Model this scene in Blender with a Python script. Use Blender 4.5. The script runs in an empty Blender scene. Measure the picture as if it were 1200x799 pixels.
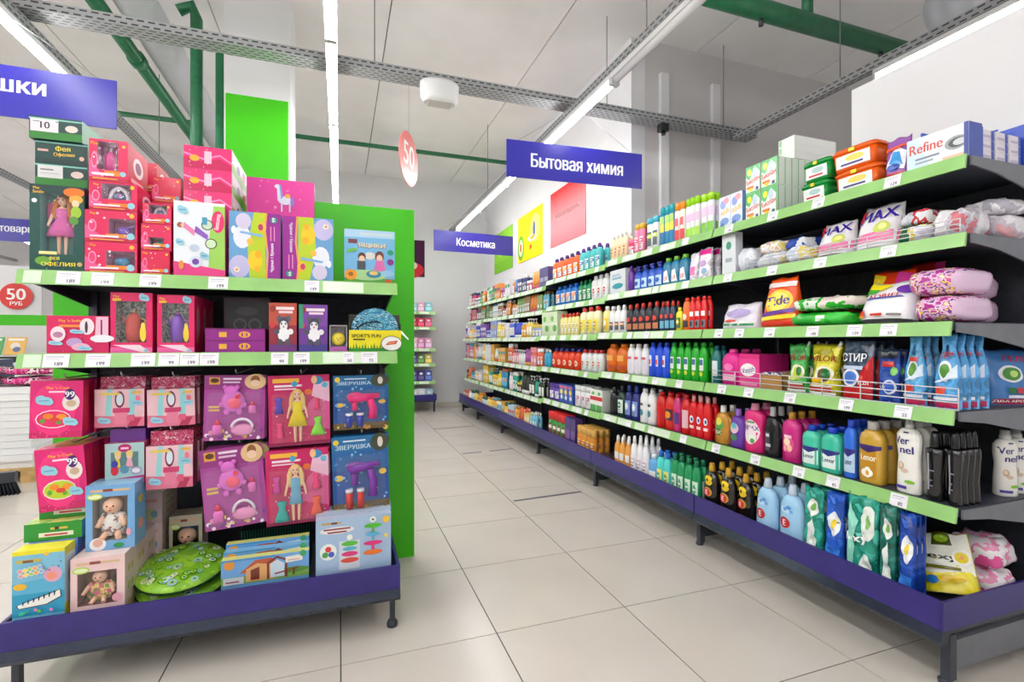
import bpy, math, random
from mathutils import Vector
from mathutils.geometry import delaunay_2d_cdt

# ------------------------------------------------------------------ camera, world, exposure
SC = bpy.context.scene
COL = SC.collection
F, PX, PY, CAMH = 575.0, 600.0, 400.0, 1.2          # focal length in pixels (1200 wide), principal point, eye height
TH = math.atan((600 - 398) / F)                      # the camera looks a little to the right of the aisle
ST, CT = math.sin(TH), math.cos(TH)
cam_data = bpy.data.cameras.new('camera')
cam = bpy.data.objects.new('camera', cam_data)
COL.objects.link(cam)
cam_data.sensor_width = 36.0
cam_data.lens = F / 1200 * 36
cam_data.shift_y = (PY - 399.5) / 1200
cam_data.clip_start = 0.05
cam.location = (0, 0, CAMH)
cam.rotation_euler = (math.pi / 2, 0, -TH)
SC.camera = cam
world = bpy.data.worlds.new('world'); SC.world = world
world.use_nodes = True
world.node_tree.nodes['Background'].inputs[0].default_value = (1.0, 1.0, 1.0, 1)
world.node_tree.nodes['Background'].inputs[1].default_value = 0.3
SC.view_settings.view_transform = 'Standard'
SC.view_settings.look = 'None'
SC.view_settings.gamma = 1.0
SC.view_settings.use_curve_mapping = False
SC.view_settings.exposure = 1.12
TUBE_POWER = 17.0

# pixel of the photograph -> place in the shop, on a known plane
def ray(px): return (px - PX) / F
def on_y(px, Y):                 # plane Y = const -> (X, depth)
    r = ray(px); d = Y / (CT - r * ST)
    return d * (ST + r * CT), d
def on_x(px, X):                 # plane X = const -> (Y, depth)
    r = ray(px); d = X / (ST + r * CT)
    return d * (CT - r * ST), d
def zat(py, d): return CAMH + (PY - py) / F * d

# ------------------------------------------------------------------ materials
def lin(c):
    return tuple(((v / 255) / 12.92 if v / 255 <= 0.04045 else ((v / 255 + 0.055) / 1.055) ** 2.4) for v in c[:3])
MATS = {}
def new_mat(name, rough=0.4, color=None, attr=False, metallic=0.0, spec=0.5, coat=0.0):
    m = bpy.data.materials.new(name); m.use_nodes = True
    nt = m.node_tree; b = nt.nodes['Principled BSDF']
    b.inputs['Roughness'].default_value = rough
    b.inputs['Metallic'].default_value = metallic
    b.inputs['Specular IOR Level'].default_value = spec
    b.inputs['Coat Weight'].default_value = coat
    b.inputs['Coat Roughness'].default_value = 0.08
    if attr:
        a = nt.nodes.new('ShaderNodeAttribute'); a.attribute_name = 'Col'
        nt.links.new(a.outputs['Color'], b.inputs['Base Color'])
    elif color: b.inputs['Base Color'].default_value = (*lin(color), 1)
    MATS[name] = m
    return m, nt, b
def add_bump(nt, b, scale, strength, detail=2, dist=0.01):
    tc = nt.nodes.new('ShaderNodeTexCoord'); n = nt.nodes.new('ShaderNodeTexNoise'); bp = nt.nodes.new('ShaderNodeBump')
    n.inputs['Scale'].default_value = scale; n.inputs['Detail'].default_value = detail
    bp.inputs['Strength'].default_value = strength; bp.inputs['Distance'].default_value = dist
    nt.links.new(tc.outputs['Object'], n.inputs['Vector']); nt.links.new(n.outputs['Fac'], bp.inputs['Height'])
    nt.links.new(bp.outputs['Normal'], b.inputs['Normal'])
def mottle(nt, b, color, amount, scale, detail=4):
    tc = nt.nodes.new('ShaderNodeTexCoord'); n = nt.nodes.new('ShaderNodeTexNoise'); r = nt.nodes.new('ShaderNodeValToRGB')
    n.inputs['Scale'].default_value = scale; n.inputs['Detail'].default_value = detail
    lo = tuple(max(0, v * (1 - amount)) for v in color); hi = tuple(min(255, v * (1 + amount)) for v in color)
    r.color_ramp.elements[0].position = 0.3; r.color_ramp.elements[0].color = (*lin(lo), 1)
    r.color_ramp.elements[1].position = 0.7; r.color_ramp.elements[1].color = (*lin(hi), 1)
    nt.links.new(tc.outputs['Object'], n.inputs['Vector']); nt.links.new(n.outputs['Fac'], r.inputs['Fac'])
    nt.links.new(r.outputs['Color'], b.inputs['Base Color'])
new_mat('card', 0.32, attr=True, coat=0.15)
new_mat('plastic', 0.24, attr=True)
new_mat('matte', 0.7, attr=True, spec=0.2)
m, nt, b = new_mat('film', 0.16, attr=True); add_bump(nt, b, 38, 0.35, 3, 0.006)
m, nt, b = new_mat('fabric', 0.85, attr=True, spec=0.1); add_bump(nt, b, 300, 0.4)
m, nt, b = new_mat('gloss_liquid', 0.1, attr=True); b.inputs['Coat Weight'].default_value = 0.4
m, nt, b = new_mat('dark_metal', 0.38, (54, 58, 70), metallic=0.1); mottle(nt, b, (54, 58, 70), 0.06, 30)
m, nt, b = new_mat('shelf_metal', 0.42, (62, 66, 78)); mottle(nt, b, (60, 64, 76), 0.05, 20)
m, nt, b = new_mat('lip_metal', 0.25, (50, 57, 74), metallic=0.4); mottle(nt, b, (50, 57, 74), 0.08, 25)
m, nt, b = new_mat('grey_paint', 0.4, (112, 114, 122)); mottle(nt, b, (112, 114, 122), 0.04, 15)
m, nt, b = new_mat('back_board', 0.6, (40, 43, 52)); mottle(nt, b, (40, 43, 52), 0.2, 40)
m, nt, b = new_mat('purple_paint', 0.34, (49, 39, 118)); mottle(nt, b, (49, 39, 118), 0.05, 12)
m, nt, b = new_mat('green_rail', 0.2, (150, 200, 122)); mottle(nt, b, (150, 200, 122), 0.03, 8)
m, nt, b = new_mat('green_panel', 0.35, (66, 196, 10)); mottle(nt, b, (66, 196, 10), 0.02, 3)
m, nt, b = new_mat('green_pipe', 0.4, (36, 116, 76)); mottle(nt, b, (36, 116, 76), 0.08, 20)
m, nt, b = new_mat('sign_blue', 0.3, (52, 48, 166)); mottle(nt, b, (52, 48, 166), 0.02, 4)
m, nt, b = new_mat('chrome_wire', 0.25, (225, 225, 230), metallic=0.3)
m, nt, b = new_mat('wall_white', 0.6, (224, 224, 226)); mottle(nt, b, (224, 224, 226), 0.012, 1.2); 
m, nt, b = new_mat('wall_shaded', 0.65, (206, 203, 203)); mottle(nt, b, (206, 203, 203), 0.02, 1.5)  # white wall turned from the lamps, its shade put into the colour
m, nt, b = new_mat('ceiling_concrete', 0.8, (240, 239, 238)); mottle(nt, b, (240, 239, 238), 0.03, 1.1, 8); 
m, nt, b = new_mat('floor_tile', 0.22, (210, 203, 194)); mottle(nt, b, (210, 203, 194), 0.018, 2.2, 6)
m, nt, b = new_mat('grout', 0.8, (62, 58, 54)); mottle(nt, b, (62, 58, 54), 0.1, 30)
m, nt, b = new_mat('floor_tape', 0.5, (78, 80, 92)); mottle(nt, b, (78, 80, 92), 0.2, 14)
m, nt, b = new_mat('duct_metal', 0.4, (206, 209, 214), metallic=0.25)
tc = nt.nodes.new('ShaderNodeTexCoord'); w = nt.nodes.new('ShaderNodeTexWave'); bp = nt.nodes.new('ShaderNodeBump')
w.bands_direction = 'Y'; w.inputs['Scale'].default_value = 2.6; bp.inputs['Strength'].default_value = 0.5; bp.inputs['Distance'].default_value = 0.01
nt.links.new(tc.outputs['Object'], w.inputs['Vector']); nt.links.new(w.outputs['Fac'], bp.inputs['Height']); nt.links.new(bp.outputs['Normal'], b.inputs['Normal'])
# perforated cable tray: galvanised steel with punched slots, by UV
m, nt, b = new_mat('perforated_steel', 0.45, (150, 152, 155), metallic=0.3)
uv = nt.nodes.new('ShaderNodeTexCoord'); br = nt.nodes.new('ShaderNodeTexBrick')
br.inputs['Color1'].default_value = (*lin((58, 60, 64)), 1); br.inputs['Color2'].default_value = (*lin((70, 72, 76)), 1); br.inputs['Mortar'].default_value = (*lin((168, 170, 173)), 1)
br.inputs['Scale'].default_value = 1.0; br.inputs['Brick Width'].default_value = 0.06; br.inputs['Row Height'].default_value = 0.032
br.inputs['Mortar Size'].default_value = 0.0115; br.inputs['Mortar Smooth'].default_value = 0.1
nt.links.new(uv.outputs['UV'], br.inputs['Vector']); nt.links.new(br.outputs['Color'], b.inputs['Base Color'])
m, nt, b = new_mat('wood', 0.6, (196, 160, 104)); mottle(nt, b, (196, 160, 104), 0.12, 14)
# clear film / blister
m = bpy.data.materials.new('clear_film'); m.use_nodes = True; nt = m.node_tree; nt.nodes.clear()
o = nt.nodes.new('ShaderNodeOutputMaterial'); mx = nt.nodes.new('ShaderNodeMixShader'); t = nt.nodes.new('ShaderNodeBsdfTransparent'); g = nt.nodes.new('ShaderNodeBsdfGlossy')
g.inputs['Roughness'].default_value = 0.12; mx.inputs[0].default_value = 0.08; t.inputs['Color'].default_value = (0.98, 0.985, 0.99, 1)
n = nt.nodes.new('ShaderNodeTexNoise'); n.inputs['Scale'].default_value = 25; bp = nt.nodes.new('ShaderNodeBump'); bp.inputs['Strength'].default_value = 0.5; bp.inputs['Distance'].default_value = 0.01
tc = nt.nodes.new('ShaderNodeTexCoord'); nt.links.new(tc.outputs['Object'], n.inputs['Vector'])
nt.links.new(n.outputs['Fac'], bp.inputs['Height']); nt.links.new(bp.outputs['Normal'], g.inputs['Normal'])
nt.links.new(t.outputs[0], mx.inputs[1]); nt.links.new(g.outputs[0], mx.inputs[2]); nt.links.new(mx.outputs[0], o.inputs['Surface']); MATS['clear_film'] = m
# the lit fluorescent tube
m = bpy.data.materials.new('lit_tube'); m.use_nodes = True; nt = m.node_tree; b = nt.nodes['Principled BSDF']
b.inputs['Base Color'].default_value = (0.9, 0.9, 0.9, 1); b.inputs['Emission Color'].default_value = (1.0, 0.985, 0.97, 1); b.inputs['Emission Strength'].default_value = TUBE_POWER
MATS['lit_tube'] = m
# busy printed packaging: patches of flat ink colours, in the object's own space
def pattern(cols, scale, rough=0.28, kind='noise', film=False, stretch=(1, 1, 1)):
    key = 'print_' + str(abs(hash((tuple(cols), scale, rough, kind, film, stretch))) % 10 ** 9)
    if key in MATS: return key
    m, nt, b = new_mat(key, rough, (200, 200, 200))
    tc = nt.nodes.new('ShaderNodeTexCoord'); mp = nt.nodes.new('ShaderNodeMapping'); mp.inputs['Scale'].default_value = stretch
    nt.links.new(tc.outputs['Object'], mp.inputs['Vector'])
    r = nt.nodes.new('ShaderNodeValToRGB'); r.color_ramp.interpolation = 'CONSTANT'
    if kind == 'cell':
        n = nt.nodes.new('ShaderNodeTexVoronoi'); n.inputs['Scale'].default_value = scale
        s = nt.nodes.new('ShaderNodeSeparateColor'); nt.links.new(n.outputs['Color'], s.inputs[0]); out = s.outputs[0]
        lo, hi = 0.0, 1.0
    else:
        n = nt.nodes.new('ShaderNodeTexNoise'); n.inputs['Scale'].default_value = scale; n.inputs['Detail'].default_value = 3; out = n.outputs['Fac']
        lo, hi = 0.36, 0.66
    nt.links.new(mp.outputs['Vector'], n.inputs['Vector'])
    el = r.color_ramp.elements
    for i, c in enumerate(cols):
        p = 0.0 if i == 0 else lo + (hi - lo) * i / len(cols)
        if i < 2: el[i].position = p; el[i].color = (*lin(c), 1)
        else: e = el.new(p); e.color = (*lin(c), 1)
    nt.links.new(out, r.inputs['Fac']); nt.links.new(r.outputs['Color'], b.inputs['Base Color'])
    if film: add_bump(nt, b, 40, 0.35, 3, 0.006)
    return key

# ------------------------------------------------------------------ mesh collecting
TXT = {}
def text_mesh(s, bold=0.0):
    """lettering as flat triangles: contours of the built-in font, filled by the non-zero winding rule"""
    k = s
    if k in TXT: return TXT[k]
    cu = bpy.data.curves.new('lettering', 'FONT'); cu.body = s; cu.resolution_u = 3; cu.fill_mode = 'NONE'
    ob = bpy.data.objects.new('lettering', cu); COL.objects.link(ob)
    dg = bpy.context.evaluated_depsgraph_get(); me = bpy.data.meshes.new_from_object(ob.evaluated_get(dg))
    pts = [(v.co.x, v.co.y) for v in me.vertices]; nxt = {}
    for e in me.edges: nxt.setdefault(e.vertices[0], []).append(e.vertices[1]); nxt.setdefault(e.vertices[1], []).append(e.vertices[0])
    bpy.data.objects.remove(ob); bpy.data.curves.remove(cu); bpy.data.meshes.remove(me)
    loops = []; seen = set()
    for a in range(len(pts)):
        if a in seen or a not in nxt: continue
        comp = []; st = [a]; seen.add(a)
        while st:
            q = st.pop(); comp.append(q)
            for n in nxt[q]:
                if n not in seen: seen.add(n); st.append(n)
        lp = [pts[q] for q in sorted(comp)]
        loops.append([q for n, q in enumerate(lp) if math.hypot(q[0] - lp[n - 1][0], q[1] - lp[n - 1][1]) > 1e-5])
    loops = [l for l in loops if len(l) > 2]
    boxes = [(min(q[0] for q in l), max(q[0] for q in l)) for l in loops]
    clusters = []
    for n in sorted(range(len(loops)), key=lambda n: boxes[n][0]):      # letters: contours that overlap sideways
        if clusters and boxes[n][0] <= clusters[-1][1]: clusters[-1][0].append(n); clusters[-1][1] = max(clusters[-1][1], boxes[n][1])
        else: clusters.append([[n], boxes[n][1]])
    vs, fs = [], []
    for ids, _ in clusters:
        vv, ee = [], []
        for n in ids:
            o = len(vv); L = len(loops[n]); vv += [Vector(q) for q in loops[n]]; ee += [(o + t, o + (t + 1) % L) for t in range(L)]
        r = delaunay_2d_cdt(vv, ee, [], 0, 1e-6)
        o = len(vs); vs += [(v.x, v.y) for v in r[0]]
        for f in r[2]:
            cx = sum(r[0][t].x for t in f) / 3; cy = sum(r[0][t].y for t in f) / 3; w = 0
            for n in ids:
                for t, (bx, by) in enumerate(loops[n]):
                    ax, ay = loops[n][t - 1]
                    if ay <= cy < by and (bx - ax) * (cy - ay) - (cx - ax) * (by - ay) > 0: w += 1
                    elif by <= cy < ay and (bx - ax) * (cy - ay) - (cx - ax) * (by - ay) < 0: w -= 1
            if w: fs.append(tuple(o + t for t in f))
    x0 = min(v[0] for v in vs); x1 = max(v[0] for v in vs); y0 = min(v[1] for v in vs); y1 = max(v[1] for v in vs)
    TXT[k] = ([((x - (x0 + x1) / 2) / (y1 - y0), (y - (y0 + y1) / 2) / (y1 - y0)) for x, y in vs], fs, (x1 - x0) / (y1 - y0))
    return TXT[k]

class MB:
    def __init__(s): s.v = []; s.f = []; s.c = []; s.sm = []; s.uv = {}
    def add(s, vs, fs, col, smooth=False):
        o = len(s.v); s.v += [tuple(v) for v in vs]
        for f in fs: s.f.append([i + o for i in f]); s.c.append(col); s.sm.append(smooth)
        return s
    def box(s, x0, y0, z0, x1, y1, z1, col, front=None, top=None, side=None, bottom=None, back=None):
        vs = [(x0, y0, z0), (x1, y0, z0), (x1, y1, z0), (x0, y1, z0), (x0, y0, z1), (x1, y0, z1), (x1, y1, z1), (x0, y1, z1)]
        for f, c in (((3, 2, 1, 0), bottom), ((4, 5, 6, 7), top), ((0, 1, 5, 4), front), ((2, 3, 7, 6), back), ((3, 0, 4, 7), side), ((1, 2, 6, 5), side)):
            s.add([vs[i] for i in f], [(0, 1, 2, 3)], col if c is None else c)
        return s
    def loft(s, rings, col, cap0=True, cap1=True, smooth=True, cols=None):
        n = len(rings[0]); o = len(s.v)
        for r in rings: s.v += [tuple(p) for p in r]
        for k in range(len(rings) - 1):
            for i in range(n):
                j = (i + 1) % n
                s.f.append([o + k * n + i, o + k * n + j, o + (k + 1) * n + j, o + (k + 1) * n + i]); s.c.append(cols[k] if cols else col); s.sm.append(smooth)
        if cap0: s.f.append([o + i for i in range(n - 1, -1, -1)]); s.c.append(cols[0] if cols else col); s.sm.append(False)
        if cap1: s.f.append([o + (len(rings) - 1) * n + i for i in range(n)]); s.c.append(cols[-1] if cols else col); s.sm.append(False)
        return s
    def tube(s, pts, r, col, n=8, caps=True):
        pts = [Vector(p) for p in pts]; rings = []
        rr = r if isinstance(r, (list, tuple)) else [r] * len(pts)
        up = None
        for i, p in enumerate(pts):
            t = (pts[min(i + 1, len(pts) - 1)] - pts[max(i - 1, 0)]).normalized()
            if up is None: up = Vector((0, 0, 1)) if abs(t.z) < 0.9 else Vector((0, 1, 0))
            a = t.cross(up)
            if a.length < 1e-5: a = t.cross(Vector((1, 0, 0)))
            a.normalize(); bb = a.cross(t).normalized(); up = bb
            rings.append([p + (a * math.cos(2 * math.pi * k / n) - bb * math.sin(2 * math.pi * k / n)) * rr[i] for k in range(n)])
        return s.loft(rings, col, caps, caps)
    def ball(s, c, r, col, n=12, m=8, sq=(1, 1, 1)):
        rings = []
        for i in range(m + 1):
            a = -math.pi / 2 + math.pi * (i + 0.02 if i == 0 else i - 0.02 if i == m else i) / m
            rings.append([(c[0] + r * sq[0] * math.cos(a) * math.cos(2 * math.pi * k / n), c[1] + r * sq[1] * math.cos(a) * math.sin(2 * math.pi * k / n), c[2] + r * sq[2] * math.sin(a)) for k in range(n)])
        return s.loft(rings, col)
    # flat print on a surface: surf(x, z, layer) -> point; shapes in metres
    def prints(s, shapes, surf, div=1):
        for L, sh in enumerate(shapes):
            k = sh[0]; col = sh[-1]
            if k == 'r':
                x0, z0, x1, z1 = sh[1:5]
                n = div
                for i in range(n):
                    for j in range(n):
                        xa, xb = x0 + (x1 - x0) * i / n, x0 + (x1 - x0) * (i + 1) / n; za, zb = z0 + (z1 - z0) * j / n, z0 + (z1 - z0) * (j + 1) / n
                        s.add([surf(xa, za, L), surf(xb, za, L), surf(xb, zb, L), surf(xa, zb, L)], [(0, 1, 2, 3)], col, div > 1)
            elif k == 'e':
                cx, cz, rx, rz = sh[1:5]; n = 24 if div > 5 else 14; m = 6 if div > 5 else 2 if div > 1 else 1
                vs = [surf(cx, cz, L)]; fs = []
                for q in range(1, m + 1):
                    vs += [surf(cx + rx * q / m * math.cos(2 * math.pi * i / n), cz + rz * q / m * math.sin(2 * math.pi * i / n), L) for i in range(n)]
                for i in range(n):
                    j = (i + 1) % n; fs.append((0, 1 + i, 1 + j))
                    for q in range(1, m): fs.append((1 + (q - 1) * n + i, 1 + q * n + i, 1 + q * n + j, 1 + (q - 1) * n + j))
                s.add(vs, fs, col, div > 1)
            elif k == 'p':
                pts = sh[1]
                if div <= 1: s.add([surf(x, z, L) for x, z in pts], [tuple(range(len(pts)))], col)
                else:                 # fan from the middle, cut fine enough to follow the surface
                    cx = sum(p[0] for p in pts) / len(pts); cz = sum(p[1] for p in pts) / len(pts); N = 5
                    for i in range(len(pts)):
                        a, b = pts[i - 1], pts[i]; vs = []; ix = {}
                        for u in range(N + 1):
                            for v in range(N + 1 - u):
                                ix[(u, v)] = len(vs); w = N - u - v
                                vs.append(surf((cx * w + a[0] * u + b[0] * v) / N, (cz * w + a[1] * u + b[1] * v) / N, L))
                        fs = [(ix[(u, v)], ix[(u + 1, v)], ix[(u, v + 1)]) for u in range(N) for v in range(N - u)] + [(ix[(u + 1, v)], ix[(u + 1, v + 1)], ix[(u, v + 1)]) for u in range(N) for v in range(N - u - 1)]
                        s.add(vs, fs, col, True)
            elif k == 't':           # ('t', string, cx, cz, height, max width or None, angle, colour)
                vs, fs, asp = text_mesh(sh[1], 0.0)
                h = sh[4]; sx = h if not sh[5] else min(h, sh[5] / asp) if sh[5] > 0 else -sh[5] / asp
                ca, sa = math.cos(sh[6]), math.sin(sh[6])
                for o_ in (-.03, 0, .03): s.add([surf(sh[2] + (x + o_) * sx * ca - y * h * sa, sh[3] + (x + o_) * sx * sa + y * h * ca, L + o_) for x, y in vs], fs, col)
        return s
    def mesh(s, name, default='card'):
        me = bpy.data.meshes.new(name)
        me.from_pydata(s.v, [], s.f)
        names = []
        idx = []
        for c in s.c:
            k = c if isinstance(c, str) else default
            if k not in names: names.append(k)
            idx.append(names.index(k))
        for k in names: me.materials.append(MATS[k])
        me.polygons.foreach_set('material_index', idx)
        me.polygons.foreach_set('use_smooth', s.sm)
        ca = me.color_attributes.new('Col', 'FLOAT_COLOR', 'CORNER')
        buf = []
        cache = {}
        for f, c in zip(s.f, s.c):
            if c not in cache: cache[c] = (*((0.8, 0.8, 0.8) if isinstance(c, str) else lin(c)), 1.0)
            buf.extend(cache[c] * len(f))
        ca.data.foreach_set('color', buf)
        me.update()
        return me

def link(name, me, parent=None, loc=(0, 0, 0), rz=0.0, mat=None):
    o = bpy.data.objects.new(name, me); COL.objects.link(o)
    o.location = loc; o.rotation_euler = (0, 0, rz); o.parent = parent
    return o
def part(name, mb, mat, parent, **kw): return link(name, mb.mesh(name, mat), parent, **kw)
USED = {}
def tag(o, label, cat, group=None):
    o['label'] = label; o['category'] = cat
    if group: o['group'] = group
    USED.setdefault(label, []).append((o.name, group))
    return o
def thing(name, label, cat, loc=(0, 0, 0), rz=0.0, group=None):
    o = link(name, None, None, loc, rz); o.empty_display_size = 0.05
    return tag(o, label, cat, group)
def struct(name, mb, mat, parent=None, label=None):
    o = link(name, mb.mesh(name, mat), parent)
    if parent is None: o['kind'] = 'structure'
    if label: o['label'] = label
    return o
def spawn(proto, name, label, cat, group, loc, rz=0.0, tilt=None, scale=None):
    """proto: list of (part name, mesh, parent index or None). One mesh -> the thing itself, else an Empty with parts."""
    if len(proto) == 1: r = link(name, proto[0][1], None, loc, rz)
    else:
        r = link(name, None, None, loc, rz); r.empty_display_size = 0.05; made = []
        for pn, me, pi in proto:
            made.append(link(pn, me, r if pi is None else made[pi]))
    if tilt: r.rotation_euler = (tilt[0], tilt[1], rz)
    if scale: r.scale = scale
    return tag(r, label, cat, group)

# ------------------------------------------------------------------ the room
ZC = 4.1
XW = 2.62
def wallbox(name, x0, y0, z0, x1, y1, z1, mat, label=None): return struct(name, MB().box(x0, y0, z0, x1, y1, z1, mat), mat, label=label)
wallbox('wall_right', XW, 4.03, 0, XW + 0.15, 9.05, ZC, 'wall_white')
wallbox('wall_recess', XW + 0.15, 4.03, 0, 7.0, 4.18, ZC, 'wall_shaded')
wallbox('wall_back', -3.6, 8.9, 0, XW, 9.05, ZC, 'wall_white')
wallbox('wall_return', -3.75, 8.9, 0, -3.6, 16, ZC, 'wall_shaded')
wallbox('wall_far', -12, 16, 0, -3.6, 16.15, ZC, 'wall_white')
wallbox('wall_left', -12.15, -3, 0, -12, 16.15, ZC, 'wall_white')
wallbox('wall_near', -12, -3.15, 0, 7, -3, ZC, 'wall_white')
wallbox('wall_outer', 7, -3, 0, 7.15, 4.18, ZC, 'wall_white')
wallbox('wall_partition', XW, -1.2, 0, XW + 0.05, 1.9, 2.56, 'wall_white')
for nm, x0, y0, x1, y1 in (('baseboard_back', -3.6, 8.885, XW, 8.9), ('baseboard_right', XW - 0.012, 4.03, XW, 8.885)):
    wallbox(nm, x0, y0, 0, x1, y1, 0.09, 'floor_tile')
# ceiling of long concrete slabs with dark joints
ceil = struct('ceiling', MB().box(-12, -3, ZC + 0.02, 7, 16, ZC + 0.1, 'grout'), 'grout')
slab = MB().box(-0.735, -3, 0, 0.735, 16, 0.04, 'ceiling_concrete').mesh('ceiling_slab', 'ceiling_concrete')
for k in range(-8, 4): link('ceiling_slab', slab, ceil, (1.16 + 1.48 * k, 0, ZC))
# floor of large square tiles
floor = struct('floor', MB().box(-12, -3, -0.08, 7, 16, -0.003, 'grout'), 'grout')
TS = 0.606
tm = MB(); e = 0.0024; hw = TS / 2 - e
tm.box(-hw, -hw, -0.02, hw, hw, 0.0, 'floor_tile')
tile_mesh = tm.mesh('floor_tile', 'floor_tile')
rest = MB()
for i in range(-20, 12):
    for j in range(-8, 24):
        cx = (i + 0.5) * TS + 0.004; cy = 1.925 + (j + 0.5) * TS
        if cx > 7 or cx < -12 or cy < -3 or cy > 16: continue
        if -9 <= i <= 6 and -2 <= j <= 11: link('floor_tile', tile_mesh, floor, (cx, cy, 0))
        else: rest.box(cx - hw, cy - hw, -0.02, cx + hw, cy + hw, 0, 'floor_tile')
r_ = part('outlying_tiles', rest, 'floor_tile', floor); r_['kind'] = 'stuff'
# dark tape marks on the floor
for (xa, ya, xb, yb), lab in (((602, 587, 681, 576), 'longest dark tape mark on the floor, nearest in the aisle'), ((542, 531.5, 564, 529.5), 'short dark tape piece, left of the middle pair on the aisle floor'), ((574, 528.5, 601, 525.5), 'dark tape piece, right of the middle pair on the aisle floor'), ((508, 503, 556, 499), 'dark tape mark on the floor, farthest along the aisle')):
    def fl(px, py):
        d = F * CAMH / (py - PY); r = ray(px); return Vector((d * (ST + r * CT), d * (CT - r * ST), 0))
    a, b_ = fl(xa, ya), fl(xb, yb); n_ = Vector((-(b_ - a).y, (b_ - a).x, 0)).normalized() * 0.014
    q = MB(); lo = [a - n_, b_ - n_, b_ + n_, a + n_]
    q.loft([[(p.x, p.y, 0.0002) for p in lo], [(p.x, p.y, 0.0014) for p in lo]], 'floor_tape', smooth=False)
    tag(part('floor_tape', q, 'floor_tape', None), lab, 'tape')

# square column with a green cladding panel
col = struct('column', MB().box(-0.88, 4.5, 0, -0.39, 5.0, ZC, 'wall_white'), 'wall_white')
link('cladding_panel', MB().box(-0.865, 4.485, 0.0, -0.405, 4.5, 3.2, 'green_panel').mesh('cladding_panel', 'green_panel'), col)
# posters on the white wall
def poster(ya, yb, z0, z1, base, prints, label):
    w = ya - yb; t = thing('wall_poster', label, 'poster', (XW - 0.004, (ya + yb) / 2, z0), -math.pi / 2)
    part('board', MB().box(-w / 2, -0.004, 0, w / 2, 0.004, z1 - z0, base), 'matte', t)
    part('print', MB().prints(prints, lambda x, z, L: (x, -0.0045 - (L if L < 40 and len(prints) < 40 else 0 if L < 49.5 else 3) * 0.0003, z)), 'matte', t)
poster(5.91, 4.94, 2.42, 3.12, (226, 92, 92), [('r', -0.485, 0.7 - (i + 1) * 0.014, 0.485, 0.7 - i * 0.014, (220 + 8 * math.sin(i / 16), 56 + 84 * math.sin(min(i / 22, 1.57)) - max(0, i - 36) * 1.2, 56 + 90 * math.sin(min(i / 22, 1.57)) - max(0, i - 36))) for i in range(50)] + [('t', 'низкие цены', 0, 0.36, 0.075, 0.8, 0, (250, 238, 238))], 'red poster with white lettering on the white wall')  # bands fade red to pink, a washed reflection put into the colour
poster(7.15, 6.18, 2.40, 3.09, (240, 226, 20), [('e', -0.36, 0.22, 0.14, 0.19, (126, 190, 40)), ('e', -0.36, 0.22, 0.09, 0.13, (236, 240, 200)), ('r', -0.4, 0.17, -0.33, 0.28, (222, 120, 40)),
    ('e', 0.22, 0.42, 0.19, 0.2, (226, 230, 120)), ('e', 0.1, 0.3, 0.16, 0.05, (236, 236, 240)), ('e', 0.18, 0.4, 0.05, 0.12, (90, 110, 150)), ('e', 0.12, 0.3, 0.1, 0.03, (220, 170, 30)), ('p', [(0.02, 0.12), (0.1, 0.16), (0.06, 0.22), (0, 0.19)], (226, 90, 40))], 'yellow poster between the red and green posters')
poster(8.38, 7.42, 2.39, 3.08, (140, 204, 58), [('r', -0.485, 0, 0.485, 0.18, (128, 196, 50)), ('e', -0.1, 0.4, 0.16, 0.14, (176, 222, 110))], 'green poster behind the small blue hanging sign')
t = thing('wall_poster', 'dark purple portrait poster on the far wall', 'poster', (1.1, 8.893, 2.36))
part('board', MB().box(-0.35, -0.004, 0, 0.35, 0.005, 0.66, (74, 30, 66)), 'matte', t)
part('print', MB().prints([('e', 0.12, 0.12, 0.22, 0.14, (200, 48, 62)), ('e', 0.05, 0.36, 0.1, 0.13, (226, 186, 170)), ('e', 0.03, 0.45, 0.13, 0.09, (50, 24, 36)), ('e', 0.13, 0.2, 0.09, 0.07, (232, 200, 186))], lambda x, z, L: (x, -0.0045 - L * 0.0003, z)), 'matte', t)

# ------------------------------------------------------------------ pipes, trays, lamps
def single(name, mb, mat, label, cat, group=None): return tag(part(name, mb, mat, None), label, cat, group)
def long_pipe(pts, r, mat, n=14): return MB().tube(pts, r, mat, n)
d_ = MB().tube([(-1.42, -2.9, 3.72), (-1.42, 8.9, 3.72)], 0.14, 'duct_metal', 20)
single('ventilation_duct', d_, 'duct_metal', 'round galvanised ventilation duct running under the ceiling', 'duct')
t = thing('ceiling_pipe', 'thick green pipe with a collar sloping away beside the duct', 'pipe')
part('pipe', long_pipe([(-1.64, -2.9, 3.62), (-1.64, 7.0, 3.62), (-1.64, 7.05, 3.57), (-1.64, 7.05, 2.2)], 0.055, 'green_pipe'), 'green_pipe', t)
for y in (1.4, 5.0): part('collar', MB().tube([(-1.64, y, 3.62), (-1.64, y + 0.1, 3.62)], 0.068, 'green_pipe', 14), 'green_pipe', t)
single('riser_pipe', long_pipe([(-1.26, 4.75, ZC - 0.16), (-1.16, 4.75, ZC - 0.1), (-1.13, 4.75, ZC - 0.2), (-1.13, 4.75, 0.02)], 0.045, 'green_pipe'), 'green_pipe', 'upright green riser pipe standing left of the column', 'pipe')
single('riser_pipe', long_pipe([(-0.95, 4.95, 3.66), (-0.95, 4.77, 3.66), (-0.95, 4.74, 3.62), (-0.95, 4.74, 0.02)], 0.04, 'green_pipe'), 'green_pipe', 'shorter green riser pipe close against the column', 'pipe')
single('ceiling_pipe', long_pipe([(-3.55, 7.08, 3.92), (2.6, 7.08, 3.92)], 0.03, 'green_pipe'), 'green_pipe', 'thin green pipe crossing the aisle near the far wall', 'pipe')
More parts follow.
